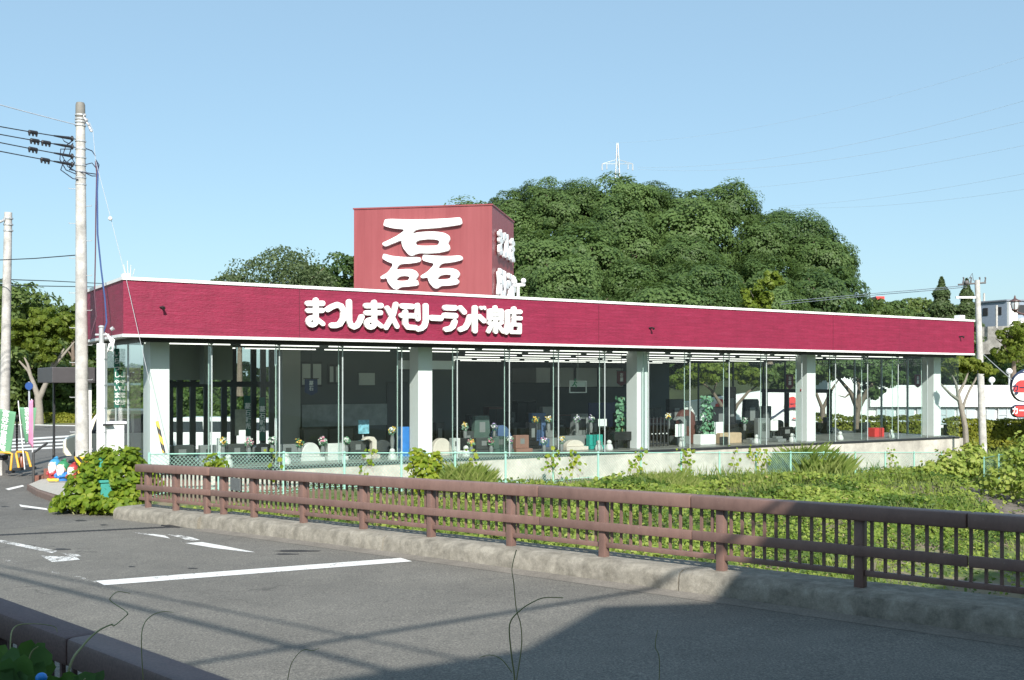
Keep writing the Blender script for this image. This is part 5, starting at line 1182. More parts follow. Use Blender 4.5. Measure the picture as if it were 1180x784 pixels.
# wires whose shadow falls on the road (between poles standing outside the view)
def wire_for_shadow(label, g0, g1, H, e0, e1, r):
    q0 = g0+SUN*(H/SUN.z); q1 = g1+SUN*(H/SUN.z); d = (q1-q0); L = [q0+d*f_ for f_ in np.linspace(e0, e1, 14)]
    wire('overhead_cable', label, 'cable', L, r, M['cable'])
    return L
G = lambda x, y: gp(x, y)
La = wire_for_shadow('thick overhead cable along the road on the photographer\'s side', G(0,662), G(300,736), 8.4, -4, 3, .045)
Lb = wire_for_shadow('second overhead cable along the road on the photographer\'s side, thinner', G(0,652), G(300,712), 8.0, -4, 3, .022)
Lc = wire_for_shadow('overhead cable crossing above the road toward the right of the view', G(215,766), G(640,697), 8.6, -1.5, 5, .04)
# street pole outside the view carrying these cables
e = Lb[-1]; t = thing('utility_pole', 'concrete utility pole on the near side of the road behind the viewpoint', 'utility pole', (e.x, e.y, .9))
obj('shaft', MB().tube([(e.x, e.y, .5), (e.x, e.y, 10)], [.18,.12], 14), M['pole'], t, world=True, smooth=True)
# ------------------------------------------------------------------ pylon and lines behind the hill
PY = 230
t = thing('lattice_pylon', 'white lattice power pylon rising behind the wooded hill', 'pylon', P(711.5, 300, PY)); B_ = P(711.5, 300, PY); top = P(711.5, 165, PY); H = top.z-B_.z
mb = MB(); lv_ = np.linspace(0, H, 15); wv_ = lambda z: .25+2.4*(1-z/H)**1.0
for sx, sy in ((1,1),(1,-1),(-1,1),(-1,-1)): mb.tube([B_+Vector((sx*wv_(z)/2, sy*wv_(z)/2, z)) for z in lv_], .075, 5)
for z0, z1 in zip(lv_[:-1], lv_[1:]):
    for sx, sy, dx, dy in ((1,1,-1,1),(1,-1,-1,-1),(1,1,1,-1),(-1,1,-1,-1)):
        mb.tube([B_+Vector((sx*wv_(z0)/2, sy*wv_(z0)/2, z0)), B_+Vector((dx*wv_(z1)/2, dy*wv_(z1)/2, z1))], .04, 4); mb.tube([B_+Vector((dx*wv_(z0)/2, dy*wv_(z0)/2, z0)), B_+Vector((sx*wv_(z1)/2, sy*wv_(z1)/2, z1))], .04, 4)
obj('mast', mb, M['steel'], t, world=True)
za = P(0, 189, PY).z
for s_ in (-1, 1):
    mb = MB(); e = Vector((B_.x+s_*3.3, PY, za)); c = Vector((B_.x, PY, za))
    for dz in (0, .9, ): mb.tube([c+Vector((s_*.3, 0, dz)), e], .06, 5)
    mb.tube([c+Vector((s_*1.8,0,.0)), c+Vector((s_*1.8,0,.45))], .06, 4); o = obj('arm', mb, M['steel'], t, world=True)
    mb = MB(); mb.tube([e, e-Vector((0,0,1.4))], [.12,.18], 6); mb.tube([e-Vector((s_*1,0,.05)), e-Vector((s_*1,0,1.2))], [.1,.15], 6); obj('insulator', mb, M['steel'], o, world=True)
for i, (lab, x0, y0, x1, y1, sag) in enumerate([('highest', 735, 193, 1400, 45, 4), ('second highest', 735, 195, 1400, 80, 4), ('third highest', 805, 220, 1400, 118, 2), ('fourth highest', 900, 238, 1400, 153, 1.5), ('lowest', 905, 239, 1400, 178, 2)]):
    wire('power_line', f'{lab} of the thin power lines crossing the sky on the right', 'power line', catenary(P(x0, y0, PY), P(x1, y1, 120), sag, 20), .017, M['line_pale'], 'power lines on the right')
wire('power_line', 'faint short line high in the upper right corner of the sky', 'power line', catenary(P(700,165,PY), P(1400,-10,120), 4, 20), .012, M['line_pale'], 'power lines on the right')
for i, (lab, L) in enumerate([('upper', [(1114,329,56),(1060,334,60),(1010,338,66),(900,348,75)]), ('lower', [(1114,331,56),(1060,336,60),(1010,340,66),(900,351,75)])]):
    wire('overhead_cable', f'{lab} of two thin cables running left from the far end pole', 'cable', [P(*q_) for q_ in L], .02, M['cable_grey'])
wire('overhead_cable', 'thin cable sloping down right from the pole at the far end', 'cable', [P(1128,345,56), P(1142,362,56), P(1156,420,56), P(1165,436,56), P(1190,450,56)][:1]+[P(1128,404,56), P(1150,424,57), P(1166,438,58), P(1200,462,60)], .025, M['cable_grey'])
# ------------------------------------------------------------------ left corner: meter post, cabinet, planter, gnomes, banners, barriers
z0 = -.2
t = thing('meter_post', 'white square post with a service head and cable loops at the showroom corner', 'post', P(118, 545, 26.6)); c = P(117.5, 545, 26.6)
mb = MB(); mb.obox((c.x, c.y), (1,0), (0,1), -.1, .1, -.1, .1, z0-.3, P(0,396,26.6).z); obj('shaft', mb, M['white'], t, world=True, bevel=.015)
mb = MB(); mb.tube([P(117,396,26.6), P(117,377,26.6)], .06, 10); mb.tube([P(110,386,26.6), P(126,386,26.6)], .03, 6); mb.ball(P(117,377,26.6), .075, (1,1,.6)); mb.tube([P(128,380,26.6), P(131,378,26.6)], .05, 8); obj('service_head', mb, M['steel'], t, world=True, smooth=True)
mb = MB()
for k in range(4): mb.tube([P(121+k,384+k,26.5), P(132-k,392+2*k,26.4), P(130,402+k,26.4), P(124,406-k,26.4), P(126+k,396,26.5)], .014, 6)
obj('cable_loop', mb, M['white'], t, world=True, smooth=True)
for y in (414, 444, 470, 498): c_ = P(117.5, y, 26.6); mb = MB(); mb.obox((c_.x, c_.y), (1,0), (0,1), -.106, .106, -.106, .106, c_.z-.012, c_.z+.012); obj('strap', mb, M['steel'], t, world=True)
c = P(131, 515, 26.8); t = thing('utility_cabinet', 'white utility cabinet standing beside the meter post', 'cabinet', (c.x, c.y, z0))
mb = MB(); mb.obox((c.x, c.y), u2, v2, -.25, .25, -.05, .35, z0-.1, P(0,489,26.8).z); obj('body', mb, M['white'], t, world=True, bevel=.02)
mb = MB(); mb.obox((c.x, c.y), u2, v2, -.3, .3, -.1, .4, P(0,489,26.8).z+.002, P(0,486,26.8).z); obj('lid', mb, M['white'], t, world=True, bevel=.01)
mb = MB(); mb.obox((c.x, c.y), u2, v2, -.3, -.05, -.2, -.102, P(0,490,26.8).z, P(0,488.2,26.8).z); obj('bracket', mb, M['black'], t, world=True)
# green post box like unit buried in the vines
t = thing('green_cabinet', 'small sea green metal cabinet almost swallowed by the vine bush', 'cabinet', P(125,600,22.0)); c = P(122,575,22.3); gm = mat('sea_green', (.05,.3,.26), .5, .1, 4)
mb = MB(); mb.obox((c.x, c.y), u2, v2, -.12, .12, -.1, .1, P(0,592,22.3).z, P(0,556,22.3).z); obj('body', mb, gm, t, world=True, bevel=.01)
mb = MB(); mb.obox((c.x, c.y), u2, v2, -.15, .15, -.13, .13, P(0,556,22.3).z+.001, P(0,553,22.3).z); obj('lid', mb, gm, t, world=True, bevel=.008)
c = P(116,560,22.6); mb = MB(); mb.tube([P(116,590,22.5), P(117,527,22.5)], .06, 8); o = obj('green_post', mb, gm, smooth=True); tag(o, 'sea green round post standing up inside the vine bush', 'post')
# brick planter with sandy bed
crs = lambda x, y: gp(x, y, 0, cz)
pp = [crs(31,565), crs(42,572), crs(61,579), crs(82,585)]; back = [crs(112,568), crs(100,559), crs(70,556), crs(48,558)]
t = thing('planter', 'low brown planter with a pale gravel bed at the road corner', 'planter', crs(60,580)); zt = CZ+.14
mb = MB(); pts = [tuple(p_.xy) for p_ in pp+back]; n = len(pts); mb.add([(x, y, -.3) for x, y in pts]+[(x, y, zt) for x, y in pts], [tuple(range(n, 2*n))]+[(i, (i+1) % n, n+(i+1) % n, n+i) for i in range(n)]); obj('wall', mb, M['brown_plaster'], t, world=True, bevel=.015)
cm = sum((p_ for p_ in pp+back), Vector())/n; mb = MB(); mb.add([(cm.x+(x-cm.x)*.93, cm.y+(y-cm.y)*.88, zt+.01) for x, y in pts], [tuple(range(n))]); obj('gravel_bed', mb, mat('gravel_pale', (.42,.4,.36), .9, .2, 8, fine=40, bumps=.3), t, world=True)
for i, (x0, x1, yb, yt) in enumerate([(41,52,557,548), (52,60,556,540)]):
    c0, c1 = P(x0, yb, 28.9), P(x1, yb, 28.9); mb = MB(); mb.obox((c0.x, c0.y), (1,0), (0,1), 0, c1.x-c0.x-.005, -.1, .7, -.3, P(0, yt, 28.9).z); o = obj('brick_step', mb, M['brick'], bevel=.01); o.location = (0,0,0); tag(o, ['lower brick block behind the gnomes\' planter', 'taller brick block beside the blue hooded gnome'][i], 'brick wall')
rail = thing('handrail', 'thin dark steel handrail with a slanted arm beside the planter', 'handrail', P(38,566,28.2)); mb = MB(); mb.tube([P(38.5,570,28.2), P(38.5,522,28.2), P(54,511,28.9)], .035, 8); obj('rail', mb, mat('rail_grey', (.1,.1,.1), .4, metal=.5), rail, world=True, smooth=True)
mb = MB(); mb.tube([P(61.5,545,29.5), P(61.5,511,29.5)], .028, 8); obj('post', mb, bpy.data.materials['rail_grey'], rail, world=True, smooth=True)
# painted garden gnomes
def gnome(label, px, yb, yt, Y, hood, coat, face_dir=-1.9):
    b = P(px, yb, Y); h = P(px, yt, Y).z-b.z; t = thing('garden_gnome', label, 'garden gnome', b, face_dir); k = h/1.0
    mb = MB(); mb.lathe([(.0,.0),(.27,.0),(.3,.1),(.31,.3),(.27,.48),(.2,.56)], n=18); mb.v = [(x*k, y*k*.85, z*k) for x, y, z in mb.v]; obj('body', mb, coat, t, smooth=True)
    mb = MB(); mb.ball((0,0,.7*k), .27*k, (.95,.95,1.05), 20, 14); obj('head', mb, mat('gnome_skin', (.7,.45,.33), .5) if 'gnome_skin' not in bpy.data.materials else bpy.data.materials['gnome_skin'], t, smooth=True)
    mb = MB()
    for i in range(15):
        for j in range(15):
            u_ = -1+2*i/14; w_ = j/14; x = .31+.03*math.cos(u_*1.5)-.16*abs(u_)**2-.02*w_; wid = .25*(math.sin(math.pi*(.12+.8*w_))**.7); mb.v.append((x*k, u_*wid*k, (.86-.52*w_)*k))
    for i in range(14):
        for j in range(14): mb.f.append((i*15+j, i*15+j+1, (i+1)*15+j+1, (i+1)*15+j)); mb.m.append(0)
    o = obj('beard', mb, M['white'], t, smooth=True); sm = o.modifiers.new('thick', 'SOLIDIFY'); sm.thickness = .04*k; sm.offset = -1
    mb = MB(); mb.ball((.33*k,0,.74*k), .045*k, (1,1,1), 10, 7); obj('nose', mb, bpy.data.materials['gnome_skin'], t, smooth=True)
    mb = MB(); 
    for s_ in (-1,1): mb.ball((.3*k, s_*.09*k, .82*k), .022*k, (1,1,1), 8, 6)
    obj('eye', mb, M['black'], t)
    mb = MB(); mb.ball((-.06*k,0,.76*k), .3*k, (.9,1,1.0), 20, 14); mb.tube([(-.1*k,0,1.0*k), (-.2*k,0,1.1*k), (-.28*k,0,1.06*k)], [.14*k,.08*k,.03*k], 10); obj('hood', mb, hood, t, smooth=True)
    for s_ in (-1,1):
        mb = MB(); mb.tube([(.02*k, s_*.25*k, .46*k), (.16*k, s_*.3*k, .33*k), (.3*k, s_*.16*k, .3*k)], [.075*k,.07*k,.055*k], 9); mb.ball((.33*k, s_*.13*k, .3*k), .06*k); obj('arm', mb, coat, t, smooth=True)
        mb = MB(); mb.ball((.16*k, s_*.13*k, .03*k), .12*k, (1.5,1,.6)); obj('shoe', mb, mat('gnome_yellow', (.7,.5,.06), .5) if 'gnome_yellow' not in bpy.data.materials else bpy.data.materials['gnome_yellow'], t, smooth=True)
    return t
cb, cg, cr, cbl = mat('gloss_blue', (.05,.26,.48), .35), mat('gloss_green', (.04,.22,.1), .35), mat('gloss_red', (.4,.05,.05), .35), mat('gloss_midblue', (.05,.22,.6), .35)
gnome('garden gnome with a blue hood, white beard and red coat', 62.5, 553, 530, 28.0, cb, cr)
gnome('garden gnome with a green hood, white beard and blue coat in the middle of three', 72, 556, 532.5, 27.6, cg, cbl)
gnome('garden gnome with a red coat partly behind the striped pole guard', 83.5, 556, 536, 27.4, cr, cr)
mb = MB(); c = P(72, 557.5, 27.3); mb.lathe([(.12,0),(.2,.0),(.22,.05),(.1,.09)], (c.x, c.y, c.z-.03), 16); o = obj('stone_bowl', mb, mat('stone_grey', (.25,.25,.24), .8), smooth=True); tag(o, 'low grey stone bowl in front of the green hooded gnome', 'bowl')
for lab, px, yy in (('yellow pipe lying in front of the blue hooded gnome', 61, 553.5),):
    c = P(px, yy, 27.2); o = obj('yellow_pipe', MB().tube([c-Vector((.12,0,0)), c+Vector((.13,.05,0))], .04, 10), bpy.data.materials['gnome_yellow'], smooth=True); tag(o, lab, 'pipe')
# banners
def banner(label, quad, Y, mt, pole_px, text=None, twist=.12, tsize=.3, tc=None, nch=7, textc='white'):
    b = P(pole_px[2], pole_px[3], Y); t = thing('banner', label, 'banner flag', b)
    obj('pole', MB().tube([P(pole_px[0], pole_px[1], Y+.03), b], .016, 6), M['white'], t, world=True)
    (x0,y0),(x1,y1),(x2,y2),(x3,y3) = quad; mb = MB(); nu, nv = 8, 14
    def S(u_, w_): 
        xx = (x0+(x1-x0)*u_)*(1-w_)+(x3+(x2-x3)*u_)*w_; yy = (y0+(y1-y0)*u_)*(1-w_)+(y3+(y2-y3)*u_)*w_; return P(xx, yy, Y-.02+twist*math.sin(u_*3.4+w_*2.2)*(.3+.7*w_))
    for j in range(nv+1):
        for i in range(nu+1): mb.v.append(tuple(S(i/nu, j/nv)))
    for j in range(nv):
        for i in range(nu): a_ = j*(nu+1)+i; mb.f.append((a_, a_+1, a_+nu+2, a_+nu+1)); mb.m.append(0)
    cl = obj('cloth', mb, mt, t, world=True, smooth=True); sm = cl.modifiers.new('thick', 'SOLIDIFY'); sm.thickness = .004
    if text:
        m1 = text_mesh(text, 1.0, 0, .03, True, 1.0); k = len(text)
        def put(p_):
            u_ = .5+p_[0]*.42+tc; w_ = (-p_[1]+.55)/(nch+.1); q_ = S(u_, w_); return q_-Vector((0,.012,0))
        m1.xf(put); tx = obj('lettering', m1, M[textc], cl, world=True)
    return t
gb = mat('banner_green', (.12,.3,.17), .7, .08, 3)
banner('green banner with white vertical writing at the left edge', [(-2,471), (18.5,475), (12,526), (-6,519)], 31, gb, (-2,462,-2,545), '富谷市営墓地', .1, tc=-.05, nch=6.2)
banner('second green banner hanging from a white pole that leans', [(22,469.5), (42,470), (38,507), (29,511)], 30.6, gb, (21,462,28.5,541), '富谷市営墓地', .1, tc=-.02, nch=7.5)
banner('narrow pink and white banner seen nearly edge-on', [(33.5,462), (38,461), (38.5,517), (32.5,511)], 29.9, mat('banner_pink', (.62,.25,.4), .7, .15, 3), (36.5,460,37.5,522), None, .05)
mb = MB(); mb.tube([P(33.5,511,29.9), P(36,516,29.8), P(42,522,29.8)], [.08,.07,.03], 8); 
# yellow barriers and bits
def barrier(label, pts):
    t = thing('yellow_barrier', label, 'barrier', P(pts[0][0], pts[0][1], 30.8)); obj('frame', MB().tube([P(x, y, 30.8+d) for x, y, d in pts], .035, 8), mat('barrier_yellow', (.7,.38,.04), .5) if 'barrier_yellow' not in bpy.data.materials else bpy.data.materials['barrier_yellow'], t, world=True, smooth=True)
    mb = MB()
    for x, y, d in (pts[0], pts[-1]): c = P(x, y, 30.8+d); mb.obox((c.x, c.y), (1,0), (0,1), -.09, .09, -.12, .12, c.z-.03, c.z+.05)
    obj('foot', mb, M['black'], t, world=True); return t
barrier('yellow tube barrier below the left green banner', [(-14,546,0), (-12,522,0), (-9,521,0), (11,522,0), (14,523,0), (12,544,0)])
barrier('yellow tube barrier between the two green banners, standing on black feet', [(22,541,-.2), (18.5,523,0), (20,521,0), (28,521,0), (31,522,0), (36,540,-.1)])
c = P(4, 540, 31.2); t = thing('concrete_block', 'pale concrete block with a black top beside the far left pole', 'concrete block', (c.x, c.y, -.25)); mb = MB(); mb.obox((c.x, c.y), (1,0), (0,1), -.3, .05, -.2, .2, -.4, P(0,530,31.2).z); obj('base', mb, M['pole'], t, world=True, bevel=.02)
mb = MB(); mb.obox((c.x, c.y), (1,0), (0,1), -.29, .06, -.19, .19, P(0,530,31.2).z+.001, P(0,524,31.2).z); obj('top', mb, M['black'], t, world=True, bevel=.02)
c = P(25, 541, 31.0); o = obj('bottle', MB().lathe([(.1,0),(.1,.3),(.05,.38),(.05,.46)], tuple(c), 12), mat('bottle_brown', (.2,.06,.03), .3), smooth=True); tag(o, 'reddish brown jar standing inside the yellow barrier', 'jar')
mb = MB()
for k in range(14): mb.lathe([(.025,-.03),(.034,-.02),(.034,.02),(.025,.03)], tuple(P(19.5, 480+k*3.0, 31.3)), 8)
mb.tube([P(19.5,478,31.3), P(19.5,524,31.3)], .018, 6); o = obj('chain_post', mb, mat('chain_dark', (.05,.04,.04), .6)); tag(o, 'dark beaded post between the two green banners', 'post')
t = thing('blue_sign', 'small round blue road sign on a thin post before the forked tree', 'road sign', P(34, 492, 60)); obj('post', MB().tube([P(34,492,60), P(33.5,440,60)], .05, 8), M['cable_grey'], t, world=True)
mb = MB().lathe([(.0,-.02),(.22,-.02),(.22,.02),(0,.02)], n=20); c = P(33.5,445,59.85); mb.xf(lambda p_: Vector((p_[0], p_[2], p_[1]))+c); obj('disc', mb, mat('sign_blue', (.02,.07,.25), .4), t, world=True)
# ------------------------------------------------------------------ cars
def car(label, loc, rz, L=3.9, W=1.6, H=1.6, body=None, van=True, name='parked_car'):
    t = thing(name, label, 'car', loc, rz); hw = W/2
    if van: prof = [(-L/2,.28),(-L/2-.03,.6),(-L/2+.02,.95),(-L/2+.15,1.0),(-L/2+.25,H-.18),(-L/2+.5,H-.02),(0,H),(L*.18,H-.05),(L*.33,1.02),(L*.45,.92),(L/2,.75),(L/2+.02,.4),(L/2-.05,.28)]
    else: prof = [(-L/2,.3),(-L/2-.03,.65),(-L/2+.1,.95),(-L*.3,1.02),(-L*.18,H-.05),(0,H),(L*.1,H-.03),(L*.25,1.0),(L*.42,.88),(L/2,.7),(L/2+.02,.4),(L/2-.05,.3)]
    mb = MB(); n = len(prof); v = []
    for yy_, sc_ in ((-hw,.0),(-hw+.08,1),(hw-.08,1),(hw,0)):
        for x, z in prof:
            k_ = 0 if sc_ else .05; tap = .13*max(0, (z-.95))/max(.1, H-.95); s_ = -1 if yy_ < 0 else 1
            v.append((x*(1-k_*.6), yy_-s_*tap, z if sc_ or z < .9 else z-.05))
    f = [tuple(range(n)), tuple(range(4*n-1, 3*n-1, -1))]
    for r_ in range(3):
        for i in range(n): f.append((r_*n+i, r_*n+(i+1) % n, (r_+1)*n+(i+1) % n, (r_+1)*n+i))
    mb.add(v, f); bo = obj('body', mb, body, t, smooth=True)
    dk = bpy.data.materials.get('car_glass') or mat('car_glass', (.02,.025,.03), .08)
    for s_ in (-1, 1):
        xs_ = (-L*.42, -L*.15, L*.08, L*.25) if van else (-L*.22, -.02*L, L*.02, L*.2)
        for x0, x1 in ((xs_[0], xs_[1]), (xs_[1]+.06, xs_[2]), (xs_[2]+.06, xs_[3])):
            if x1-x0 < .1: continue
            y0_, y1_ = hw-.015, hw-.015-.13*(H-.15-1.0)/(H-.95)+.012; xt = x1-(.22 if x1 == xs_[3] else 0)
            mb = MB(); mb.add([(x0,s_*y0_,1.0),(x1,s_*y0_,1.0),(xt,s_*y1_,H-.17),(x0+.05,s_*y1_,H-.17)]+[(x0,s_*(y0_-.05),1.0),(x1,s_*(y0_-.05),1.0),(xt,s_*(y1_-.05),H-.17),(x0+.05,s_*(y1_-.05),H-.17)], [(0,1,2,3),(7,6,5,4),(0,4,5,1),(1,5,6,2),(2,6,7,3),(3,7,4,0)]); obj('side_window', mb, dk, t)
    a_, b_ = (prof[7], prof[8]) if van else (prof[6], prof[7])
    mb = MB(); nx, nz = (b_[1]-a_[1]), (b_[0]-a_[0]); l_ = math.hypot(nx, nz); ox, oz = -nx/l_*.012, nz/l_*.012
    q_ = [(a_[0]+.04+ox, -hw+.22, a_[1]-.05+oz), (a_[0]+.04+ox, hw-.22, a_[1]-.05+oz), (b_[0]-.03+ox, hw-.14, b_[1]+.04+oz), (b_[0]-.03+ox, -hw+.14, b_[1]+.04+oz)]; mb.add(q_+[(x-.03, y, z-.03) for x, y, z in q_], [(0,1,2,3),(7,6,5,4),(0,4,5,1),(1,5,6,2),(2,6,7,3),(3,7,4,0)]); obj('windscreen', mb, dk, t)
    for x in (-L*.32, L*.32):
        for s_ in (-1, 1):
            mb = MB(); mb.tube([(x, s_*(hw-.2), .29), (x, s_*(hw+.005), .29)], .29, 18); w_ = obj('wheel', mb, M['black'], t, smooth=True)
            mb = MB(); mb.tube([(x, s_*(hw+.006), .29), (x, s_*(hw+.02), .29)], .18, 14); obj('rim', mb, M['steel'], w_)
    for s_ in (-1, 1):
        mb = MB(); mb.ball((L/2-.05, s_*(hw-.28), .72), .12, (.6,1.2,.9)); obj('headlight', mb, mat('headlight', (.5,.55,.6), .15) if 'headlight' not in bpy.data.materials else bpy.data.materials['headlight'], t, smooth=True)
        mb = MB(); mb.box((-L/2-.035, s_*(hw-.1), .75), (-L/2+.05, s_*(hw-.25), 1.0)); obj('tail_light', mb, mat('tail_red', (.4,.02,.02), .3) if 'tail_red' not in bpy.data.materials else bpy.data.materials['tail_red'], t)
    return t
cream = mat('car_cream', (.75,.7,.55), .3, .02); whitec = mat('car_white', (.8,.8,.8), .25, .02); silver = mat('car_silver', (.45,.47,.5), .3, .02, metal=.3)
p_ = P(136, 534, 36.5); car('cream kei van parked behind the tall utility pole', (p_.x, p_.y, CZ), R(200), 3.4, 1.48, 1.8, cream)
p_ = P(222, 505, 44); car('white car parked outside, seen through the left door glass', (p_.x, p_.y, -.45), R(185), 4.4, 1.7, 1.6, whitec)
p_ = P(300, 505, 47); car('white car parked outside beyond the inner door frames', (p_.x, p_.y, -.5), R(170), 4.2, 1.7, 1.5, whitec, False)
p_ = P(1012, 500, 68); car('silver car parked outside, seen through the far end glass by the dark tree', (p_.x, p_.y, -1.75), R(175), 4.2, 1.7, 1.6, silver)
p_ = P(930, 500, 66); car('dark car parked outside, seen through the glass below the white wall', (p_.x, p_.y, -1.7), R(180), 4.2, 1.7, 1.5, mat('car_dark', (.03,.035,.05), .25))
# ------------------------------------------------------------------ white store, its signs, grey house, lamp
t = thing('white_store', 'long low white store with a band of windows behind the hedge on the right', 'building', P(1130, 500, 76)); Y = 76
c0, c1 = P(1003, 470, Y), P(1330, 470, Y); zt = P(0,446,Y).z; zw = P(0,469,Y).z; zb_ = -2.2
mb = MB(); mb.obox((c0.x, c0.y), (1,0), (0,1), 0, c1.x-c0.x, 0, 9, zw, zt); mb.obox((c0.x, c0.y), (1,0), (0,1), 0, c1.x-c0.x, .4, 9, zb_, zw-.002); obj('wall', mb, M['white'], t, world=True)
mb = MB(); mb.obox((c0.x, c0.y), (1,0), (0,1), -.05, c1.x-c0.x+.05, -.05, 9.05, zt+.001, zt+.1); obj('coping', mb, M['white'], t, world=True)
wgm = mat('store_window', (.45,.52,.55), .2, .1, 1)
for k in range(14):
    x = .6+k*1.45; mb = MB(); mb.obox((c0.x, c0.y), (1,0), (0,1), x, x+1.2, .3, .39, zw-1.25, zw-.08); w_ = obj('window', mb, wgm, t, world=True)
    mb = MB(); mb.obox((c0.x, c0.y), (1,0), (0,1), x+.57, x+.63, .24, .299, zw-1.25, zw-.08); mb.obox((c0.x, c0.y), (1,0), (0,1), x-.06, x-.002, .24, .42, zw-1.25, zw-.08); mb.obox((c0.x, c0.y), (1,0), (0,1), x+.002, x+.568, .25, .299, zw-.6, zw-.55); obj('frame', mb, M['steel'], w_, world=True)
t = thing('white_wall', 'big white side wall with red blossom shaped logos, seen through the shop glass', 'building', P(830,480,70)); wq = [P(772,480,56), P(905,480,78)]; wq2 = [P(905,480,66), P(985,480,66)]
def wall_quad(p0, p1, yt0, yt1, th=.4):
    d = (p1-p0).xy.normalized(); n_ = Vector((-d.y, d.x)); z0_, z1_ = P(0,yt0,p0.y).z, P(0,yt1,p1.y).z; v = []
    for o_ in (0, th):
        v += [(p0.x+n_.x*o_, p0.y+n_.y*o_, -1.6), (p1.x+n_.x*o_, p1.y+n_.y*o_, -1.6), (p1.x+n_.x*o_, p1.y+n_.y*o_, z1_), (p0.x+n_.x*o_, p0.y+n_.y*o_, z0_)]
    return MB().add(v, [(0,1,2,3),(7,6,5,4),(0,4,5,1),(1,5,6,2),(2,6,7,3),(3,7,4,0)])
obj('wall', wall_quad(P(772,480,69), P(884,480,75), 466, 450), M['white'], t, world=True); obj('wall', wall_quad(P(885,480,75), P(1000,480,75), 451, 450), M['white'], t, world=True); obj('parapet', wall_quad(P(954,480,76), P(1000,480,76), 433, 434, 3), M['white'], t, world=True)
redl = mat('logo_red', (.62,.05,.05), .4, .05); navy = mat('logo_navy', (.02,.025,.07), .4)
def disc_mesh(Y, parts, th=.06):
    "flat raised shapes on a plane facing the camera side; parts: list of (list of px points)"
    m1 = fill_mesh([[((x-590)/F*Y, EYE+(HZ-y)/F*Y) for x, y in L] for L in parts], th/2); return m1.xf(lambda p_: (p_[0], Y-p_[2], p_[1]))
def blob(cx_, cy_, s_): return contour([([(cx_-5*s_,cy_+3*s_),(cx_+5*s_,cy_+3*s_)],7*s_), ([(cx_,cy_-2*s_),(cx_,cy_+2*s_)],9*s_)], .3)
obj('logo', disc_mesh(74.85, blob(913,464,1.05)), redl, t, world=True); obj('logo', disc_mesh(71.7, blob(831,466,.9)), redl, t, world=True)
obj('logo_branch', disc_mesh(74.8, contour([([(880,484),(892,480),(903,472),(914,470),(925,471)],1.4)], .3)), navy, t, world=True)
m1 = text_mesh('カーテ', .32, .01, .02).xf(lambda p_: P(913,466,74.78)+Vector((p_[0], -p_[2], p_[1]))); obj('lettering', m1, navy, t, world=True)
obj('logo_branch', disc_mesh(74.8, contour([([(914,482),(923,483)],1.3)], .3)), redl, t, world=True)
# roof lamps on the white store
for i, (lab, px, y0, y1) in enumerate([('left', 1143, 462, 436), ('right', 1163, 470, 426)]):
    t = thing('globe_lamp', f'small white round lamp on the roof edge of the white store, {"lower" if i == 0 else "upper"} of two', 'lamp', P(px, y0+8, 76.5)); obj('post', MB().tube([P(px, 450, 76.5), P(px, y1+2, 76.5)], .07, 8), M['steel'], t, world=True); obj('globe', MB().ball(P(px, y1+2, 76.5), .22), M['white'], t, world=True, smooth=True)
# round and banner shop sign at the right edge, on its post
Ys = 58
t = thing('shop_sign', 'white double oval sign with a red car shape above a red name board', 'sign', P(1180, 505, Ys))
def oval(cx_, cy_, rx, ry, n=40): return [(cx_+rx*math.cos(2*math.pi*k/n), cy_+ry*math.sin(2*math.pi*k/n)) for k in range(n)]
mb = disc_mesh(Ys+.35, [oval(1196, 444, 30, 21)], .5); obj('back_panel', mb, navy, t, world=True)
obj('back_face', disc_mesh(Ys+.06, [oval(1196, 444, 28.6, 19.6)], .05), M['white'], t, world=True)
obj('oval_rim', disc_mesh(Ys-.1, [oval(1179, 446, 14.2, 17.4)], .25), navy, t, world=True); obj('oval_face', disc_mesh(Ys-.26, [oval(1179, 446, 12.7, 15.8)], .05), M['white'], t, world=True)
obj('car_shape', disc_mesh(Ys-.31, contour([([(1171,448.5),(1186,448.5)],7), ([(1174.5,444),(1177,442.5),(1181,442.5),(1183,444)],8.5)], .4), .04), redl, t, world=True)
obj('wheel_shape', disc_mesh(Ys-.36, contour([([(1171.5,453),(1171.6,453)],3.4), ([(1184,453),(1184.1,453)],3.4)], .3), .04), navy, t, world=True)
obj('lettering', text_mesh('カーテ', .42, .01, .02).xf(lambda p_: P(1178.5,447.3,Ys-.36)+Vector((p_[0]*.9, -p_[2], p_[1]))), navy, t, world=True)
obj('board_rim', disc_mesh(Ys-.1, contour([([(1173,474),(1196,474)],15)], .5), .3), navy, t, world=True); obj('board', disc_mesh(Ys-.29, contour([([(1173.5,474),(1196,474)],12.4)], .5), .05), redl, t, world=True)
obj('lettering', text_mesh('カーテク', .46, .01, .03).xf(lambda p_: P(1181.5,474,Ys-.34)+Vector((p_[0]*.8, -p_[2], p_[1]))), M['white'], t, world=True)
obj('post', MB().tube([P(1196,520,Ys+.3), P(1196,470,Ys+.3)], .15, 10), M['steel'], t, world=True)
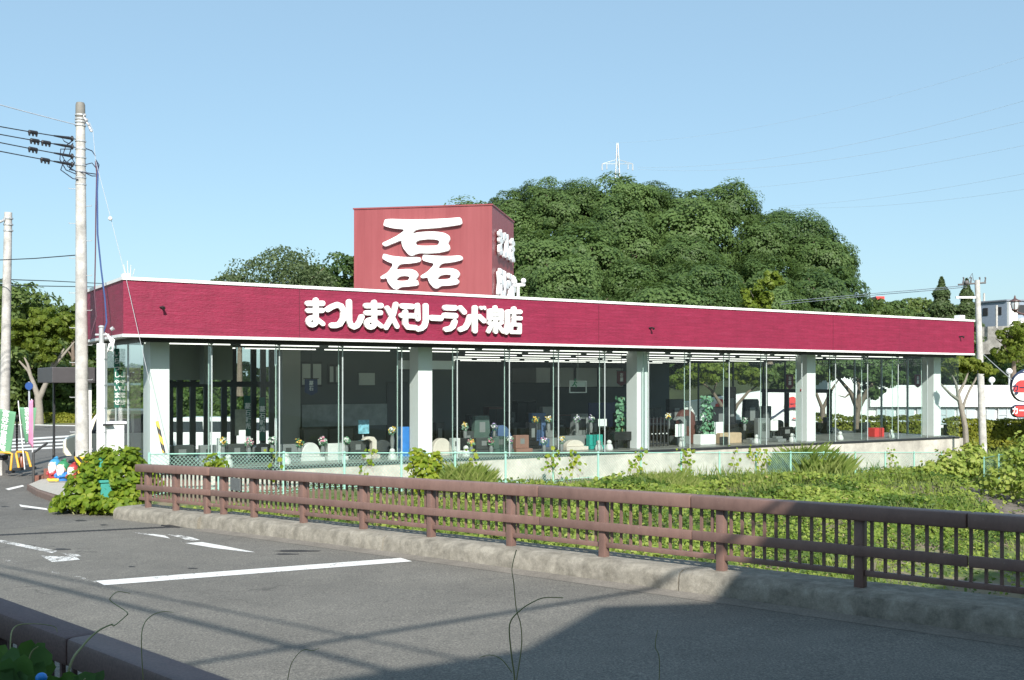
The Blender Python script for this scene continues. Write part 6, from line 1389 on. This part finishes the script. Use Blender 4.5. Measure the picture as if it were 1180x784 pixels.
# grey house on the bank and low retaining wall
Y = 95; b0, b1 = P(1141,385,Y), P(1240,385,Y); t = thing('grey_house', 'grey and white house on the bank at the upper right edge', 'house', P(1160,385,Y)); hz = P(0,347,Y).z; hb = P(0,392,Y).z
hg = mat('house_grey', (.25,.3,.37), .7, .05); c = P(1160, 380, Y)
mb = MB(); e1 = Vector((1,.1)).normalized(); e2 = Vector((-.55,1)).normalized(); mb.obox((c.x, c.y), e1, e2, 0, 6, 0, 3.4, hb-2, hz); obj('wall', mb, hg, t, world=True)
mb = MB(); mb.obox((c.x, c.y), e1, e2, -.15, 6.2, -.15, 3.55, hz+.001, hz+.13); obj('roof', mb, mat('house_roof', (.2,.22,.26), .6), t, world=True)
for k, (x0, x1, z0_, z1_) in enumerate([(.2,.75,-1.5,-.4), (1.0,1.9,-1.2,-.35), (1.0,2.4,-2.9,-1.7)]): mb = MB(); mb.obox((c.x, c.y), e1, e2, x0, x1, -.06, .0, hz+z0_, hz+z1_); obj('window', mb, M['dark_frame'] if k else M['white'], t, world=True)
mb = MB(); mb.obox((c.x, c.y), e1, e2, .9, 4.5, -.5, -.061, hz-2.6, hz-1.55); mb.obox((c.x, c.y), e1, e2, .0, .75, -.3, -.061, hz-3.4, hz-.1); obj('balcony', mb, M['white'], t, world=True)
for k in range(2): mb = MB(); mb.obox((c.x, c.y), e1, e2, -.05, .0, .5+k*1.4, 1.0+k*1.4, hz-1.2, hz-.5); obj('window', mb, M['dark_frame'], t, world=True)
t = thing('retaining_wall', 'low pale concrete retaining wall below the grey house', 'wall', P(1145,384,90)); mb = MB(); w0, w1 = P(1126,384,90), P(1166,384,88); d = (w1-w0).xy.normalized(); mb.obox((w0.x,w0.y), d, (-d.y,d.x), 0, (w1-w0).length, 0, .4, P(0,388,90).z-1.5, P(0,377,90).z); obj('wall', mb, concrete('retaining', (.5,.48,.44), .3), t, world=True)
for i, (px, yt, yb, Yp, lab) in enumerate([(1134, 338, 362, 100, 'thin distant pole above the bank left of the grey house'), (1148.5, 352, 378, 88, 'thin pale pole standing just in front of the grey house')]):
    o = obj('thin_pole', MB().tube([P(px, yb, Yp), P(px, yt, Yp)], .09, 6), M['pole']); tag(o, lab, 'pole')
c = P(1015, 347.5, 96); t = thing('red_roof_house', 'tiny red roofed house peeking above the trees right of the hill', 'house', c); mb = MB(); mb.obox((c.x,c.y), (1,0), (0,1), -.4, .25, 0, 2, c.z-.5, c.z+.15); obj('wall', mb, M['white'], t, world=True); mb = MB(); mb.obox((c.x,c.y), (1,0), (0,1), -.45, .3, -.1, 2.1, c.z+.151, c.z+.45); obj('roof', mb, redl, t, world=True)
# lantern street lamp at the right edge
Yl = 40; t = thing('street_lamp', 'old fashioned brown lantern hanging street lamp at the right edge', 'street lamp', P(1186, 500, Yl)); lm = mat('lamp_brown', (.1,.055,.05), .45); c = P(1169.5, 350, Yl)
mb = MB(); mb.tube([P(1184.5,520,Yl), P(1184.5,340,Yl)], [.09,.06], 12); mb.tube([P(1184.5,363,Yl), P(1176,361.5,Yl), P(1169.5,358.5,Yl)], .035, 8); mb.tube([P(1184.5,368,Yl), P(1178,362,Yl)], .02, 6); obj('post', mb, lm, t, world=True, smooth=True)
u_ = Yl/F
mb = MB(); mb.lathe([(.0,10*u_),(1*u_,8*u_),(1.2*u_,6*u_),(4.0*u_,4.2*u_),(6.2*u_,3.2*u_),(6.4*u_,2.2*u_),(5*u_,2*u_)], tuple(c), 16); obj('cap', mb, lm, t, world=True, smooth=True)
mb = MB(); mb.lathe([(4.6*u_,2*u_),(4.9*u_,-1*u_),(3.4*u_,-6.5*u_)], tuple(c), 16); obj('lamp_glass', mb, mat('lantern_glass', (.55,.6,.62), .2), t, world=True, smooth=True)
mb = MB(); mb.lathe([(3.6*u_,-6.5*u_),(3.8*u_,-7.4*u_),(1.6*u_,-9*u_),(.6*u_,-10.5*u_)], tuple(c), 16)
for k in range(6):
    a_ = k*math.pi/3; mb.tube([c+Vector((4.8*u_*math.cos(a_), 4.8*u_*math.sin(a_), 2*u_)), c+Vector((5.05*u_*math.cos(a_), 5.05*u_*math.sin(a_), -1*u_)), c+Vector((3.5*u_*math.cos(a_), 3.5*u_*math.sin(a_), -6.6*u_))], .012, 5)
obj('cage', mb, lm, t, world=True)
# apartment block behind the viewpoint: it throws the shade over the near half of the road
def shade_pt(x, y, z=0, H=9.6):
    g = gp(x, y) if z == 0 else None; return g+SUN*((H-g.z)/SUN.z)
HB = 9.6
kA = shade_pt(300, 784+14, 0, HB); kB = shade_pt(690, 700, 0, HB); kC = shade_pt(812, 693, 0, HB)
d1 = Vector((1.28, 1.0)).normalized()
# ground line of the shade (x, y on the road) moved along the sun's rays up to the eaves
def up(gx, gy, z=.15): q_ = Vector((gx, gy, z))+SUN*((HB-z)/SUN.z); return (q_.x, q_.y)
pA = gp(300, 786); pB = gp(600, 745); pC = gp(688, 697); pD = gp(812, 692); pE = gp(835, 668)
n1 = [(pA.x-6.2*.724*1.0, pA.y+6.2*.69), (pA.x, pA.y-.15), (pB.x, pB.y), (pC.x, pC.y), (pD.x, pD.y), (3.35, 14.6), (14, 24.5)]
roofline = [up(*q_) for q_ in n1]
far_ = [(roofline[-1][0]+8, roofline[-1][1]-14), (12, -40), (-20, -40), (roofline[0][0]-8, roofline[0][1]-8)]
poly = roofline[:]; 
# the right limb must stay outside the view: cut where it would come in front of the camera
poly = [q_ for q_ in poly if not (q_[1] > .6 and abs(q_[0]) < q_[1]*.62)]
t = thing('apartment_block', 'beige apartment block behind the viewpoint shading the near side of the road', 'building', (0, -20, .85))
pol = poly+far_; n = len(pol); mb = MB(); mb.add([(x, y, .6) for x, y in pol]+[(x, y, HB) for x, y in pol], [tuple(range(n))[::-1], tuple(range(n, 2*n))]+[(i, (i+1) % n, n+(i+1) % n, n+i) for i in range(n)]); obj('wall', mb, mat('block_beige', (.4,.37,.33), .8, .08, 1), t, world=True)
print('roofline', [tuple(round(c_, 2) for c_ in q_) for q_ in pol])
# ------------------------------------------------------------------ things in the showroom
gr = {k: mat('granite_'+k, c_, r_, .15, 3, fine=120) for k, c_, r_ in [('black', (.02,.021,.023), .15), ('dark', (.06,.065,.065), .2), ('grey', (.2,.21,.21), .3), ('white', (.62,.62,.6), .4), ('beige', (.62,.55,.48), .45), ('brown', (.26,.14,.11), .35), ('green', (.08,.12,.105), .2), ('teal', (.03,.32,.27), .3), ('blue', (.08,.13,.25), .25), ('red', (.14,.06,.05), .3)]}
floral = [mat('petal_'+n_, c_, .6) for n_, c_ in [('white', (.8,.78,.75)), ('pink', (.7,.25,.35)), ('yellow', (.8,.5,.08)), ('lilac', (.45,.35,.6))]]
FZ = FL+.022
def place(px, v): a = a_at(px, v); return a, v, B2W(a, v, FZ), depth(a, v)
def arc(w, h, r, n=10):
    "round topped profile"
    pts = [(-w/2, 0), (w/2, 0)]; 
    for k in range(n+1): th_ = math.pi*k/n; pts.append((w/2*math.cos(th_), h-r+r*math.sin(th_)))
    return pts
def headstone(label, px, ytop, wpx, v, stone, style='flat', base=None, d=.22, rz=0, grp=None, name='headstone'):
    a, v, w, Yd = place(px, v); W_ = wpx*Yd/F/max(.75, math.cos(PSI+math.atan((px-590)/F))); h = EYE+(HZ-ytop)/F*Yd-FZ
    t = thing(name, label, 'headstone', w, PSI+rz, grp); bs = base or stone; bh = .12 if h < 1.0 else .3
    mb = MB(); mb.box((-W_*.62, -d*1.1, 0), (W_*.62, d*1.1, bh)); obj('base', mb, gr[bs], t, bevel=.012)
    hh = h-bh-.001; mb = MB()
    if style == 'flat': mb.prism([(-W_/2,0),(W_/2,0),(W_/2,hh),(-W_/2,hh)], -d/2, d/2)
    elif style == 'arch': mb.prism(arc(W_, hh, min(hh*.35, W_/2)), -d/2, d/2)
    elif style == 'half': mb.prism(arc(W_, hh, hh*.98, 16), -d/2, d/2)
    elif style == 'taper': mb.prism([(-W_*.5,0),(W_*.5,0),(W_*.4,hh*.94),(W_*.34,hh),(-W_*.34,hh),(-W_*.4,hh*.94)], -d/2, d/2)
    elif style == 'tower': mb.box((-W_*.5,-d*.8,0), (W_*.5,d*.8,hh*.2)); mb.box((-W_*.36,-d*.6,hh*.2+.001), (W_*.36,d*.6,hh))
    elif style == 'hook': mb.prism([(-W_*.5,hh*.8),(-W_*.3,hh*.96),(0,hh),(W_*.3,hh*.97),(W_*.5,hh*.78),(W_*.5,0),(W_*.16,0),(W_*.16,hh*.7),(-.1*W_,hh*.85)], -d/2, d/2)
    for q_ in [0]: mb.v = [(x, y, z+bh+.001) for x, y, z in mb.v]
    st = obj('stone', mb, gr[stone], t, bevel=.014)
    if style in ('flat','arch','taper','tower') and h > .5:
        mb = MB(); yy_ = -(d*.6 if style == 'tower' else d/2)-.004; mb.box((-W_*.16, yy_, bh+hh*.35), (W_*.16, yy_+.003, bh+hh*.75)); obj('inscription', mb, gr['grey' if stone in ('black','dark','green','brown') else 'dark'], st)
    return t
HS = [('charcoal slab headstone nearest the corner column', 209, 513, 26, 1.9, 'dark', 'flat'), ('grey granite headstone behind the first glass joint', 239, 513, 18, 1.8, 'grey', 'flat'), ('dark square headstone third from the corner column', 272, 511.5, 20, 1.9, 'dark', 'flat'),
 ('black round shouldered headstone between the dark square one and the speckled one', 303, 511, 21, 2.2, 'black', 'arch'), ('speckled grey headstone just right of a pale wall', 331, 512, 20, 1.8, 'grey', 'flat'), ('pale round topped headstone fifth in the front row', 357, 510, 22, 1.8, 'white', 'half'), ('white square slab headstone beside the round topped pale one', 386, 511, 19, 1.7, 'white', 'flat'),
 ('dark slab headstone left of the beige hook shaped one', 411, 508, 18, 2.0, 'dark', 'flat'), ('beige hook shaped headstone curving over a dark slab', 425, 503, 15, 1.8, 'beige', 'hook'), ('low dark round headstone behind vases with flowers', 440, 507, 22, 2.6, 'dark', 'half'),
 ('cream headstone with a curved top beside the second white column', 508, 505, 22, 1.8, 'beige', 'half'), ('pale narrow headstone behind the cream curved one', 524, 505, 9, 2.0, 'white', 'flat'), ('black low slab headstone right of the cream curved one', 536, 505, 14, 2.1, 'black', 'flat'), ('dark slab headstone in front of the tall pale green one', 556, 504.5, 18, 1.9, 'dark', 'flat'), ('greenish headstone with softened corners left of the brown one', 576, 502.5, 19, 1.9, 'green', 'arch'),
 ('reddish brown upright headstone in the middle of the front row', 600, 501.5, 15, 1.8, 'brown', 'flat'), ('tall pale green arched headstone standing in the second row', 554, 479, 20, 3.4, 'green', 'taper'), ('short dark headstone left of the tall pale green one', 538, 497, 13, 3.0, 'dark', 'flat'), ('blue grey rounded headstone in the second row', 577, 490, 24, 3.2, 'blue', 'half'), ('black tower headstone behind the brown one', 612, 487, 12, 3.0, 'black', 'tower'),
 ('blue topped dark headstone with flower vases on both sides', 619, 476, 16, 3.6, 'blue', 'flat'), ('mottled grey slab headstone beside the blue topped one', 630, 469, 13, 4.0, 'grey', 'flat'), ('low wide grey headstone plate behind the pink half round one', 661, 502, 34, 2.2, 'grey', 'flat'), ('pinkish half round headstone on a brown base', 661, 507, 20, 1.7, 'beige', 'half'), ('teal green square headstone right of the half round one', 685, 501, 15, 1.8, 'teal', 'flat'),
 ('tall black slab headstone beside the third white column', 778, 460, 17, 3.2, 'black', 'flat'), ('brown rounded headstone right of the tall black slab', 790, 472, 18, 2.8, 'red', 'arch'), ('pale grey hook shaped headstone in front of the brown rounded one', 783, 480, 12, 2.3, 'grey', 'hook'), ('black headstone behind the potted plant with white pot', 803, 485, 20, 3.0, 'black', 'flat'),
 ('very tall narrow black headstone in the right half', 841, 446, 13, 3.4, 'black', 'tower'), ('black headstone with a chipped corner left of the very tall one', 829, 469, 20, 3.0, 'black', 'flat'), ('tall dark tapered headstone with a white mark near its top', 865, 460, 19, 3.2, 'black', 'taper'), ('dark headstone beside the fourth glass joint from the column', 882, 468, 10, 3.4, 'dark', 'flat'), ('low black headstone behind the white flower bunch', 848, 492, 20, 2.4, 'black', 'half'),
 ('clear glass like pale slab headstone near the white flowers', 878, 482, 14, 2.0, 'grey', 'flat'), ('small grey stone block in a row near the sill', 866, 505, 8, 1.4, 'grey', 'flat'), ('pair mate grey stone block nearer the fourth column', 896, 503, 8, 1.5, 'grey', 'flat'), ('dark sloping desk stone left of the fourth column', 905, 492, 18, 2.2, 'black', 'taper'), ('dark long slab headstone at the far left of the fourth column', 918, 497, 10, 2.6, 'dark', 'flat'),
 ('dark low row headstone behind the black grid stand', 758, 482, 18, 5.5, 'red', 'flat'), ('dark low headstone in the deep shade behind the beam board', 505, 487, 14, 4.5, 'black', 'tower'), ('square dark altar stone behind the vases in the middle', 640, 492, 18, 4.6, 'dark', 'flat'), ('shadowed black headstone left of the monument with a dark window', 645, 484, 14, 5.2, 'black', 'taper'), ('deep set black headstone right of the monument with a dark window', 694, 486, 13, 5.0, 'black', 'tower')]
for h_ in HS: headstone(*h_, grp='headstones in the showroom')
# rows of dark headstones deep in the shop, alike from outside
rowp = []
for i, (st, sty, ww, hh) in enumerate([('dark','flat',22,14), ('dark','tower',14,30), ('black','arch',20,18), ('grey','flat',20,16)]):
    rowp.append(headstone('dull grey or black headstone in the crowded rows deep inside the showroom', 560, 512-hh*.9, ww*.62, 7.2, st, sty, grp='headstones deep inside the showroom'))
rq = random.Random(5); first = set()
for k, (v, p0, p1, stp) in enumerate([(5.0, 530, 1000, 34), (6.6, 520, 960, 30), (8.6, 520, 900, 30), (11, 520, 860, 32)]):
    px = p0
    while px < p1:
        i = rq.randrange(4); a = a_at(px+rq.uniform(-8, 8), v); w = B2W(a, v+rq.uniform(-.3,.3), FZ); sc = rq.uniform(.8, 1.35)
        if i not in first: first.add(i); o = rowp[i]; o.location = w
        else: o = dup(rowp[i], w, PSI+rq.uniform(-.1,.1), (sc, sc, sc))
        px += stp*rq.uniform(.8, 1.3)
# monument with a dark window
a, v, w, Yd = place(668, 3.4); t = thing('monument', 'pale stone monument with a dark square window standing in the second row', 'monument', w, PSI); h = EYE+(HZ-477)/F*Yd-FZ; W_ = 24*Yd/F
mb = MB(); mb.box((-W_*.6,-.35,0),(W_*.6,.35,.35)); obj('base', mb, gr['grey'], t, bevel=.015); mb = MB(); mb.prism([(-W_*.5,.351),(W_*.5,.351),(W_*.36,h),(-W_*.36,h)], -.15, .15); s_ = obj('stone', mb, gr['grey'], t, bevel=.02); mb = MB(); mb.box((-W_*.22,-.158,h*.5),(W_*.22,-.151,h*.85)); obj('window_panel', mb, gr['black'], s_)
# low black table, boxes, books, grid stand, planter boxes
def small(name, label, cat, px, v, fn, rz=0, group=None, z=FZ):
    a, v, w, Yd = place(px, v); w.z = z; t = thing(name, label, cat, w, PSI+rz, group); fn(t, Yd/F); return t
def table(t, u):
    mb = MB(); mb.box((-.42,-.2,.28),(.42,.2,.58)); obj('top', mb, gr['black'], t, bevel=.01)
    for sx in (-.28, .28): mb = MB(); mb.box((sx-.06,-.12,0),(sx+.06,.12,.279)); obj('leg', mb, gr['black'], t)
small('black_table', 'low black stone table in front of the third white column', 'table', 715, 1.55, table)
def pages(w_, h_, m_): 
    def f(t, u):
        mb = MB(); mb.box((-w_/2,-.02,.05),(w_/2,.0,h_)); obj('sheet', mb, m_, t, bevel=.004); mb = MB(); mb.box((-w_*.3,.003,0),(w_*.3,.12,.05)); obj('stand', mb, gr['dark'], t)
    return f
for lab, px, v, w_, h_, z in [('white paper card standing on the teal headstone', 694, 1.8, .36, .3, FZ+.72), ('white card at the foot of the tall black slab', 783, 1.5, .42, .5, FZ+.28), ('white card leaning beside the potted plant in the white box', 828, 1.9, .45, .5, FZ+.3), ('white folded paper on the sloping desk stone', 892, 2.0, .4, .45, FZ+.35), ('white notice board card standing below the dark square headstone', 251, 2.6, .2, .7, FZ), ('second white notice card right of the notice board', 279, 2.8, .2, .9, FZ)]:
    small('paper_card', lab, 'card', px, v, pages(w_, h_, M['white']), z=z)
def grid(t, u):
    mb = MB()
    for k in range(6): mb.tube([(-.42+k*.17, 0, 0), (-.42+k*.17, 0, .95), (-.36+k*.17, .05, 1.02)], .035, 6)
    mb.tube([(-.46,0,.1),(.46,0,.1)], .025, 6); mb.tube([(-.46,0,.8),(.46,0,.8)], .025, 6); obj('bars', mb, M['black'], t)
    for k in range(5): mb = MB(); mb.ball((-.33+k*.17, -.03, .45), .025); obj('price_dot', mb, M['white'], t)
small('grid_stand', 'black barred stand with white dots beside the third white column', 'stand', 759, 1.7, grid)
def box_(w_, d_, h_, m_): 
    def f(t, u): mb = MB(); mb.box((-w_/2,-d_/2,0),(w_/2,d_/2,h_)); obj('body', mb, m_, t, bevel=.01); mb = MB(); mb.box((-w_/2+.03,-d_/2+.03,h_+.001),(w_/2-.03,d_/2-.03,h_+.012)); obj('lid', mb, m_, t)
    return f
small('planter_box', 'pale grey planter box under the glossy green plant', 'planter', 812, 1.7, box_(.75,.4,.36, M['white'])); small('wooden_bench', 'long low tan bench right of the planter box', 'bench', 838, 1.9, box_(1.1,.4,.38, mat('bench_tan', (.5,.36,.24), .5)))
small('red_box', 'bright red box on the floor inside the far end glass', 'box', 1009, 2.0, box_(.6,.4,.36, redl)); small('black_bin', 'small black bin on the floor in front of the tan bench', 'bin', 834, 1.2, box_(.25,.2,.28, M['black'])); small('blue_bin', 'blue box on the floor just left of the second white column', 'bin', 466, 2.0, box_(.35,.35,.9, cbl))
for i, (lab, px, v) in enumerate([('small white rounded stone figure by the sill near the teal headstone', 690, 1.15), ('small white stone figure beside the low black table', 702, 1.15), ('white stone figure by the sill right of the black bin', 872, 1.15), ('white stone figure by the sill left of the fourth column', 913, 1.15), ('white stone figure on the floor under the far tree', 968, 1.15), ('white stone figure right of the red box', 1027, 1.15), ('white stone figure in front of the speckled grey headstone', 330, 1.0), ('white stone figure by the sill under the yellow flowers', 537, 1.0), ('white stone figure below the beige hook shaped headstone', 452, 1.0), ('white stone lantern figure behind the fence near the corner', 263, 1.0), ('white stone cat like figure by the tall black slab', 786, 1.15)]):
    def f(t, u): mb = MB(); mb.lathe([(0,0),(.13,0),(.14,.06),(.1,.17),(.06,.2)], n=14); obj('body', mb, gr['white'], t, smooth=True); mb = MB(); mb.ball((0,0,.25), .085); obj('head', mb, gr['white'], t, smooth=True)
    small('stone_figure', lab, 'figurine', px, v, f, group='small white stone figures by the glass')
def flowers(ms, h_, r_, n_):
    def f(t, u):
        mb = MB(); mb.lathe([(0,0),(.05,0),(.07,h_*.3),(.05,h_*.5),(.06,h_*.52)], n=10); obj('vase', mb, gr['grey'], t, smooth=True)
        for j, m_ in enumerate(ms):
            e = unit(rng.normal(size=(n_*9,3))); C = e*r_*rng.uniform(.3,1,(n_*9,1))+np.array([0,0,h_*.55+r_*1.1]); quads_obj('blossom', leaf_quads(C, unit(e+np.array([0,-.6,.3])), .06*np.ones(len(C)), .9), m_, t)
        C = unit(rng.normal(size=(40,3)))*r_*.9+np.array([0,0,h_*.5+r_]); quads_obj('foliage', leaf_quads(C, unit(rng.normal(size=(40,3))+np.array([0,-.6,.3])), .09*np.ones(40), .4), M['fake_leaf'], t)
    return f
for lab, px, v, ms, h_, z in [('yellow and white flowers left of the dark square headstone', 257, 1.7, (0,2), .5, FZ+.25), ('pink and white flowers right of the dark square headstone', 287, 1.7, (0,1), .5, FZ+.2), ('white flowers beside the speckled grey headstone', 314, 1.7, (0,), .5, FZ+.25), ('yellow flowers left of the pale round topped headstone', 345, 1.7, (2,), .5, FZ+.15), ('pink and white flowers between the pale headstones', 372, 1.6, (1,0), .55, FZ+.15), ('white flowers right of the white square slab', 399, 1.6, (0,), .55, FZ+.15), ('tall yellow flowers over a white vase near the blue box', 452, 1.6, (2,0), .75, FZ+.3), ('yellow and pink flowers before the black low slab', 543, 1.6, (2,1), .5, FZ), ('pink flowers left of the greenish headstone', 566, 1.6, (1,), .5, FZ), ('white flowers left of the brown upright headstone', 588, 1.6, (0,1), .55, FZ), ('yellow flowers left of the blue topped headstone', 617, 3.0, (2,), .6, FZ+.55), ('yellow and white flowers right of the blue topped headstone', 632, 3.0, (2,0), .6, FZ+.55), ('wide bunch of pink and lilac flowers on the floor in the middle', 627, 1.6, (1,3,0), .4, FZ), ('large white daisy bunch left of the half round stone', 647, 1.5, (0,2), .45, FZ), ('pale flowers left before the monument window', 665, 2.8, (0,3), .7, FZ+.5), ('pale flowers right of the monument window', 681, 2.8, (0,3), .7, FZ+.5), ('lilac white flowers before the blue grey rounded headstone', 570, 2.8, (3,0), .6, FZ+.35), ('white flower bunch on the low black headstone', 858, 1.9, (0,), .5, FZ+.45), ('yellow and white flowers on the black barred stand', 770, 1.9, (2,0), .6, FZ+.6), ('small white flowers before the short dark headstone', 536, 2.6, (0,2), .5, FZ+.45)]:
    small('flower_vase', lab, 'flower vase', px, v, flowers([floral[i] for i in ms], h_, .13, 3), group='flowers among the headstones', z=z)
def plant(h0, h1, r_):
    def f(t, u):
        mb = MB(); mb.lathe([(0,0),(.14,0),(.17,.3),(.15,.3)], n=14); obj('pot', mb, M['white'], t, smooth=True); obj('stem', MB().tube([(0,0,.3),(0.02,0,h1)], .02, 6), M['stem'], t)
        n = 150; z = rng.uniform(h0, h1, n); th_ = rng.uniform(0,6.28,n); C = np.stack([r_*rng.uniform(.3,1,n)*np.cos(th_), r_*rng.uniform(.3,1,n)*np.sin(th_), z], -1); quads_obj('foliage', leaf_quads(C, unit(np.stack([np.cos(th_), np.sin(th_)-.5, .6+0*th_], -1)+rng.normal(size=(n,3))*.3), .17*rng.uniform(.7,1.3,n), .6, 6, .15, .6), M['fake_leaf'], t)
    return f
small('potted_plant', 'tall glossy green potted plant beside the third white column', 'plant', 717, 2.1, plant(.35, 1.75, .26)); small('potted_plant', 'tall glossy green plant rising from the pale planter box', 'plant', 815, 1.9, plant(.3, 1.75, .28))
# screens, boards and hanging pennants
def board(name, label, cat, x0, x1, y0, y1, v, m_, stand=False, text=None, tm=None, ts=.2):
    a0, a1 = a_at(x0, v), a_at(x1, v); am = (a0+a1)/2; z0_, z1_ = z_at(y1, am, v), z_at(y0, am, v); w = B2W(am, v, z0_); t = thing(name, label, cat, w, PSI); W_ = a1-a0; H_ = z1_-z0_
    mb = MB(); mb.box((-W_/2,-.03,0),(W_/2,.03,H_)); b_ = obj('panel', mb, m_, t, bevel=.006)
    if stand: obj('stand', MB().tube([(0,.05,H_*.3),(0,.05,FZ-z0_)], .025, 8), M['steel'], t)
    if text: m1 = text_mesh(text, ts, .003, .02, len(text) > 2 and H_ > W_, 1.05); 
    if text: ys_ = [p_[1] for p_ in m1.v]; oy = (max(ys_)+min(ys_))/2; m1.xf(lambda p_: (p_[0], -.034-p_[2], p_[1]-oy+H_/2)); obj('lettering', m1, tm or M['white'], b_)
    return t, W_, H_
board('wall_screen', 'large dark blue screen at the back behind the potted plant', 'screen', 678, 728, 464, 492, 10, mat('screen_blue', (.02,.025,.14), .3), True)
board('poster', 'blue and white poster on a stand behind the dark slab headstones', 'poster', 413, 425, 484, 500, 3.4, mat('poster_blue', (.2,.45,.55), .5, .5, 9), True)
board('notice_board', 'beige notice board standing among the inner door frames', 'notice board', 271, 283, 472, 502, 4.4, mat('notice_beige', (.35,.35,.28), .7, .2, 9), True)
board('inner_banner', 'dark green vertical banner with white characters just inside the left doors', 'banner', 281.5, 288.5, 456, 503, 4.9, mat('inner_green', (.02,.13,.09), .6), False, '墓石販売', M['white'], .2)
board('inner_banner', 'second dark green vertical banner nearer the pale inner wall', 'banner', 299, 305, 458, 508, 4.9, bpy.data.materials['inner_green'], False, '墓石販売', M['white'], .2)
board('inner_banner', 'green banner with white vertical characters behind the left end glass', 'banner', 131.5, 137.5, 402, 470, 3.0, bpy.data.materials['inner_green'], False, 'いらっしゃいませ', M['white'], .18)
def pennant(label, px, y0, y1, wpx, v, m_, text):
    a = a_at(px, v); Yd = depth(a, v); z1_ = z_at(y0, a, v); H_ = (y1-y0)*Yd/F; W_ = wpx*Yd/F/.78; t = thing('hanging_pennant', label, 'pennant', B2W(a, v, z1_-H_), PSI)
    mb = MB(); mb.prism([(-W_/2,H_*.2),(0,0),(W_/2,H_*.2),(W_/2,H_),(-W_/2,H_)], -.012, .012); c_ = obj('cloth', mb, m_, t); obj('cord', MB().tube([(0,0,H_),(0,0,FB-z1_+H_)], .008, 5), M['black'], t); obj('bar', MB().tube([(-W_*.6,0,H_+.015),(W_*.6,0,H_+.015)], .015, 6), M['black'], t)
    m1 = text_mesh(text, H_*.6/len(text), .002, .02, True); ys_ = [p_[1] for p_ in m1.v]; oy = (max(ys_)+min(ys_))/2; m1.xf(lambda p_: (p_[0], -.015-p_[2], p_[1]-oy+H_*.6)); obj('lettering', m1, M['white'], c_); return t
maroon = mat('pennant_maroon', (.12,.02,.03), .7)
pennant('dark blue pennant hanging behind the left panes', 358.5, 437, 456, 12, 3.4, mat('pennant_navy', (.03,.05,.13), .7), '墓石'); pennant('maroon pennant hanging left of the third white column', 716, 428, 445, 10, 2.6, maroon, 'お墓'); pennant('maroon pennant hanging left of the fourth white column', 910, 432, 449, 9, 3.0, maroon, 'お墓'); pennant('maroon pennant hanging near the last white column', 1057.5, 432, 447, 9, 3.0, maroon, 'お墓')
# hanging green exit style sign with a frame
a = a_at(666, 2.6); Yd = depth(a, 2.6); zc = z_at(443, a, 2.6); t = thing('exit_sign', 'white framed hanging sign with a green running figure panel', 'exit sign', B2W(a, 2.6, zc-.3), PSI)
mb = MB(); w_ = 19*Yd/F/2/.78; hh = 14*Yd/F
mb.box((-w_,-.02,0),(-w_+.03,.02,hh)); mb.box((w_-.03,-.02,0),(w_,.02,hh)); mb.box((-w_+.031,-.02,0),(w_-.031,.02,.03)); mb.box((-w_+.031,-.02,hh-.03),(w_-.031,.02,hh)); mb.box((-w_+.031,-.02,hh*.5),(w_-.031,.02,hh*.53)); obj('frame', mb, M['white'], t)
mb = MB(); mb.box((-w_+.04,-.012,hh*.54),(w_-.04,.012,hh-.04)); p_ = obj('panel', mb, M['frost'], t); m1 = fill_mesh(contour([([(0,0),(.02,.06)],.035), ([(.02,.06),(.07,.02)],.022), ([(0,0),(-.05,-.05)],.028), ([(0,0),(.05,-.04),(.05,-.08)],.028), ([(.03,.1),(.031,.1)],.045)], .006), .004); m1.xf(lambda q_: (q_[0]*1.5-w_*.45, -.016-q_[2], q_[1]*1.5+hh*.75)); obj('figure', m1, cg, p_)
obj('hanger', MB().tube([(0,0,hh),(0,0,FB-zc+.3)], .012, 6), M['steel'], t)
# dark shelf units in the depth of the shop
for lab, x0, x1, y0, y1, v in [('dark display cabinet along the grey inner wall behind the front row', 348, 408, 492, 520, 4.9), ('dark wooden altar cabinet in the depth behind the second column', 496, 520, 470, 515, 12), ('reddish altar cabinet at the back left of the tall pale green headstone', 563, 580, 469, 512, 12), ('wide dark altar cabinet at the back right of the middle', 596, 618, 462, 512, 13), ('low brown display counter along the back under the frosted windows', 640, 676, 478, 515, 15), ('grey cabinet at the back beside the third white column', 744, 762, 470, 515, 14)]:
    a0, a1 = a_at(x0, v), a_at(x1, v); zt_ = z_at(y0, (a0+a1)/2, v); t = thing('display_cabinet', lab, 'cabinet', B2W((a0+a1)/2, v, FZ), PSI); W_ = (a1-a0)/2; H_ = zt_-FZ
    mm = gr['red'] if 'reddish' in lab or 'brown' in lab else gr['black']; mb = MB(); mb.box((-W_,0,0),(W_,.45,H_)); b_ = obj('body', mb, mm, t, bevel=.01)
    for s_ in (-1, 1): mb = MB(); mb.box((s_*W_*.04,-.02,H_*.1),(s_*W_*.94,-.002,H_*.92)); obj('door', mb, gr['dark'], b_)
# person-sized dark shelf silhouettes are left out; ceiling brackets
print('objects', len(bpy.data.objects))
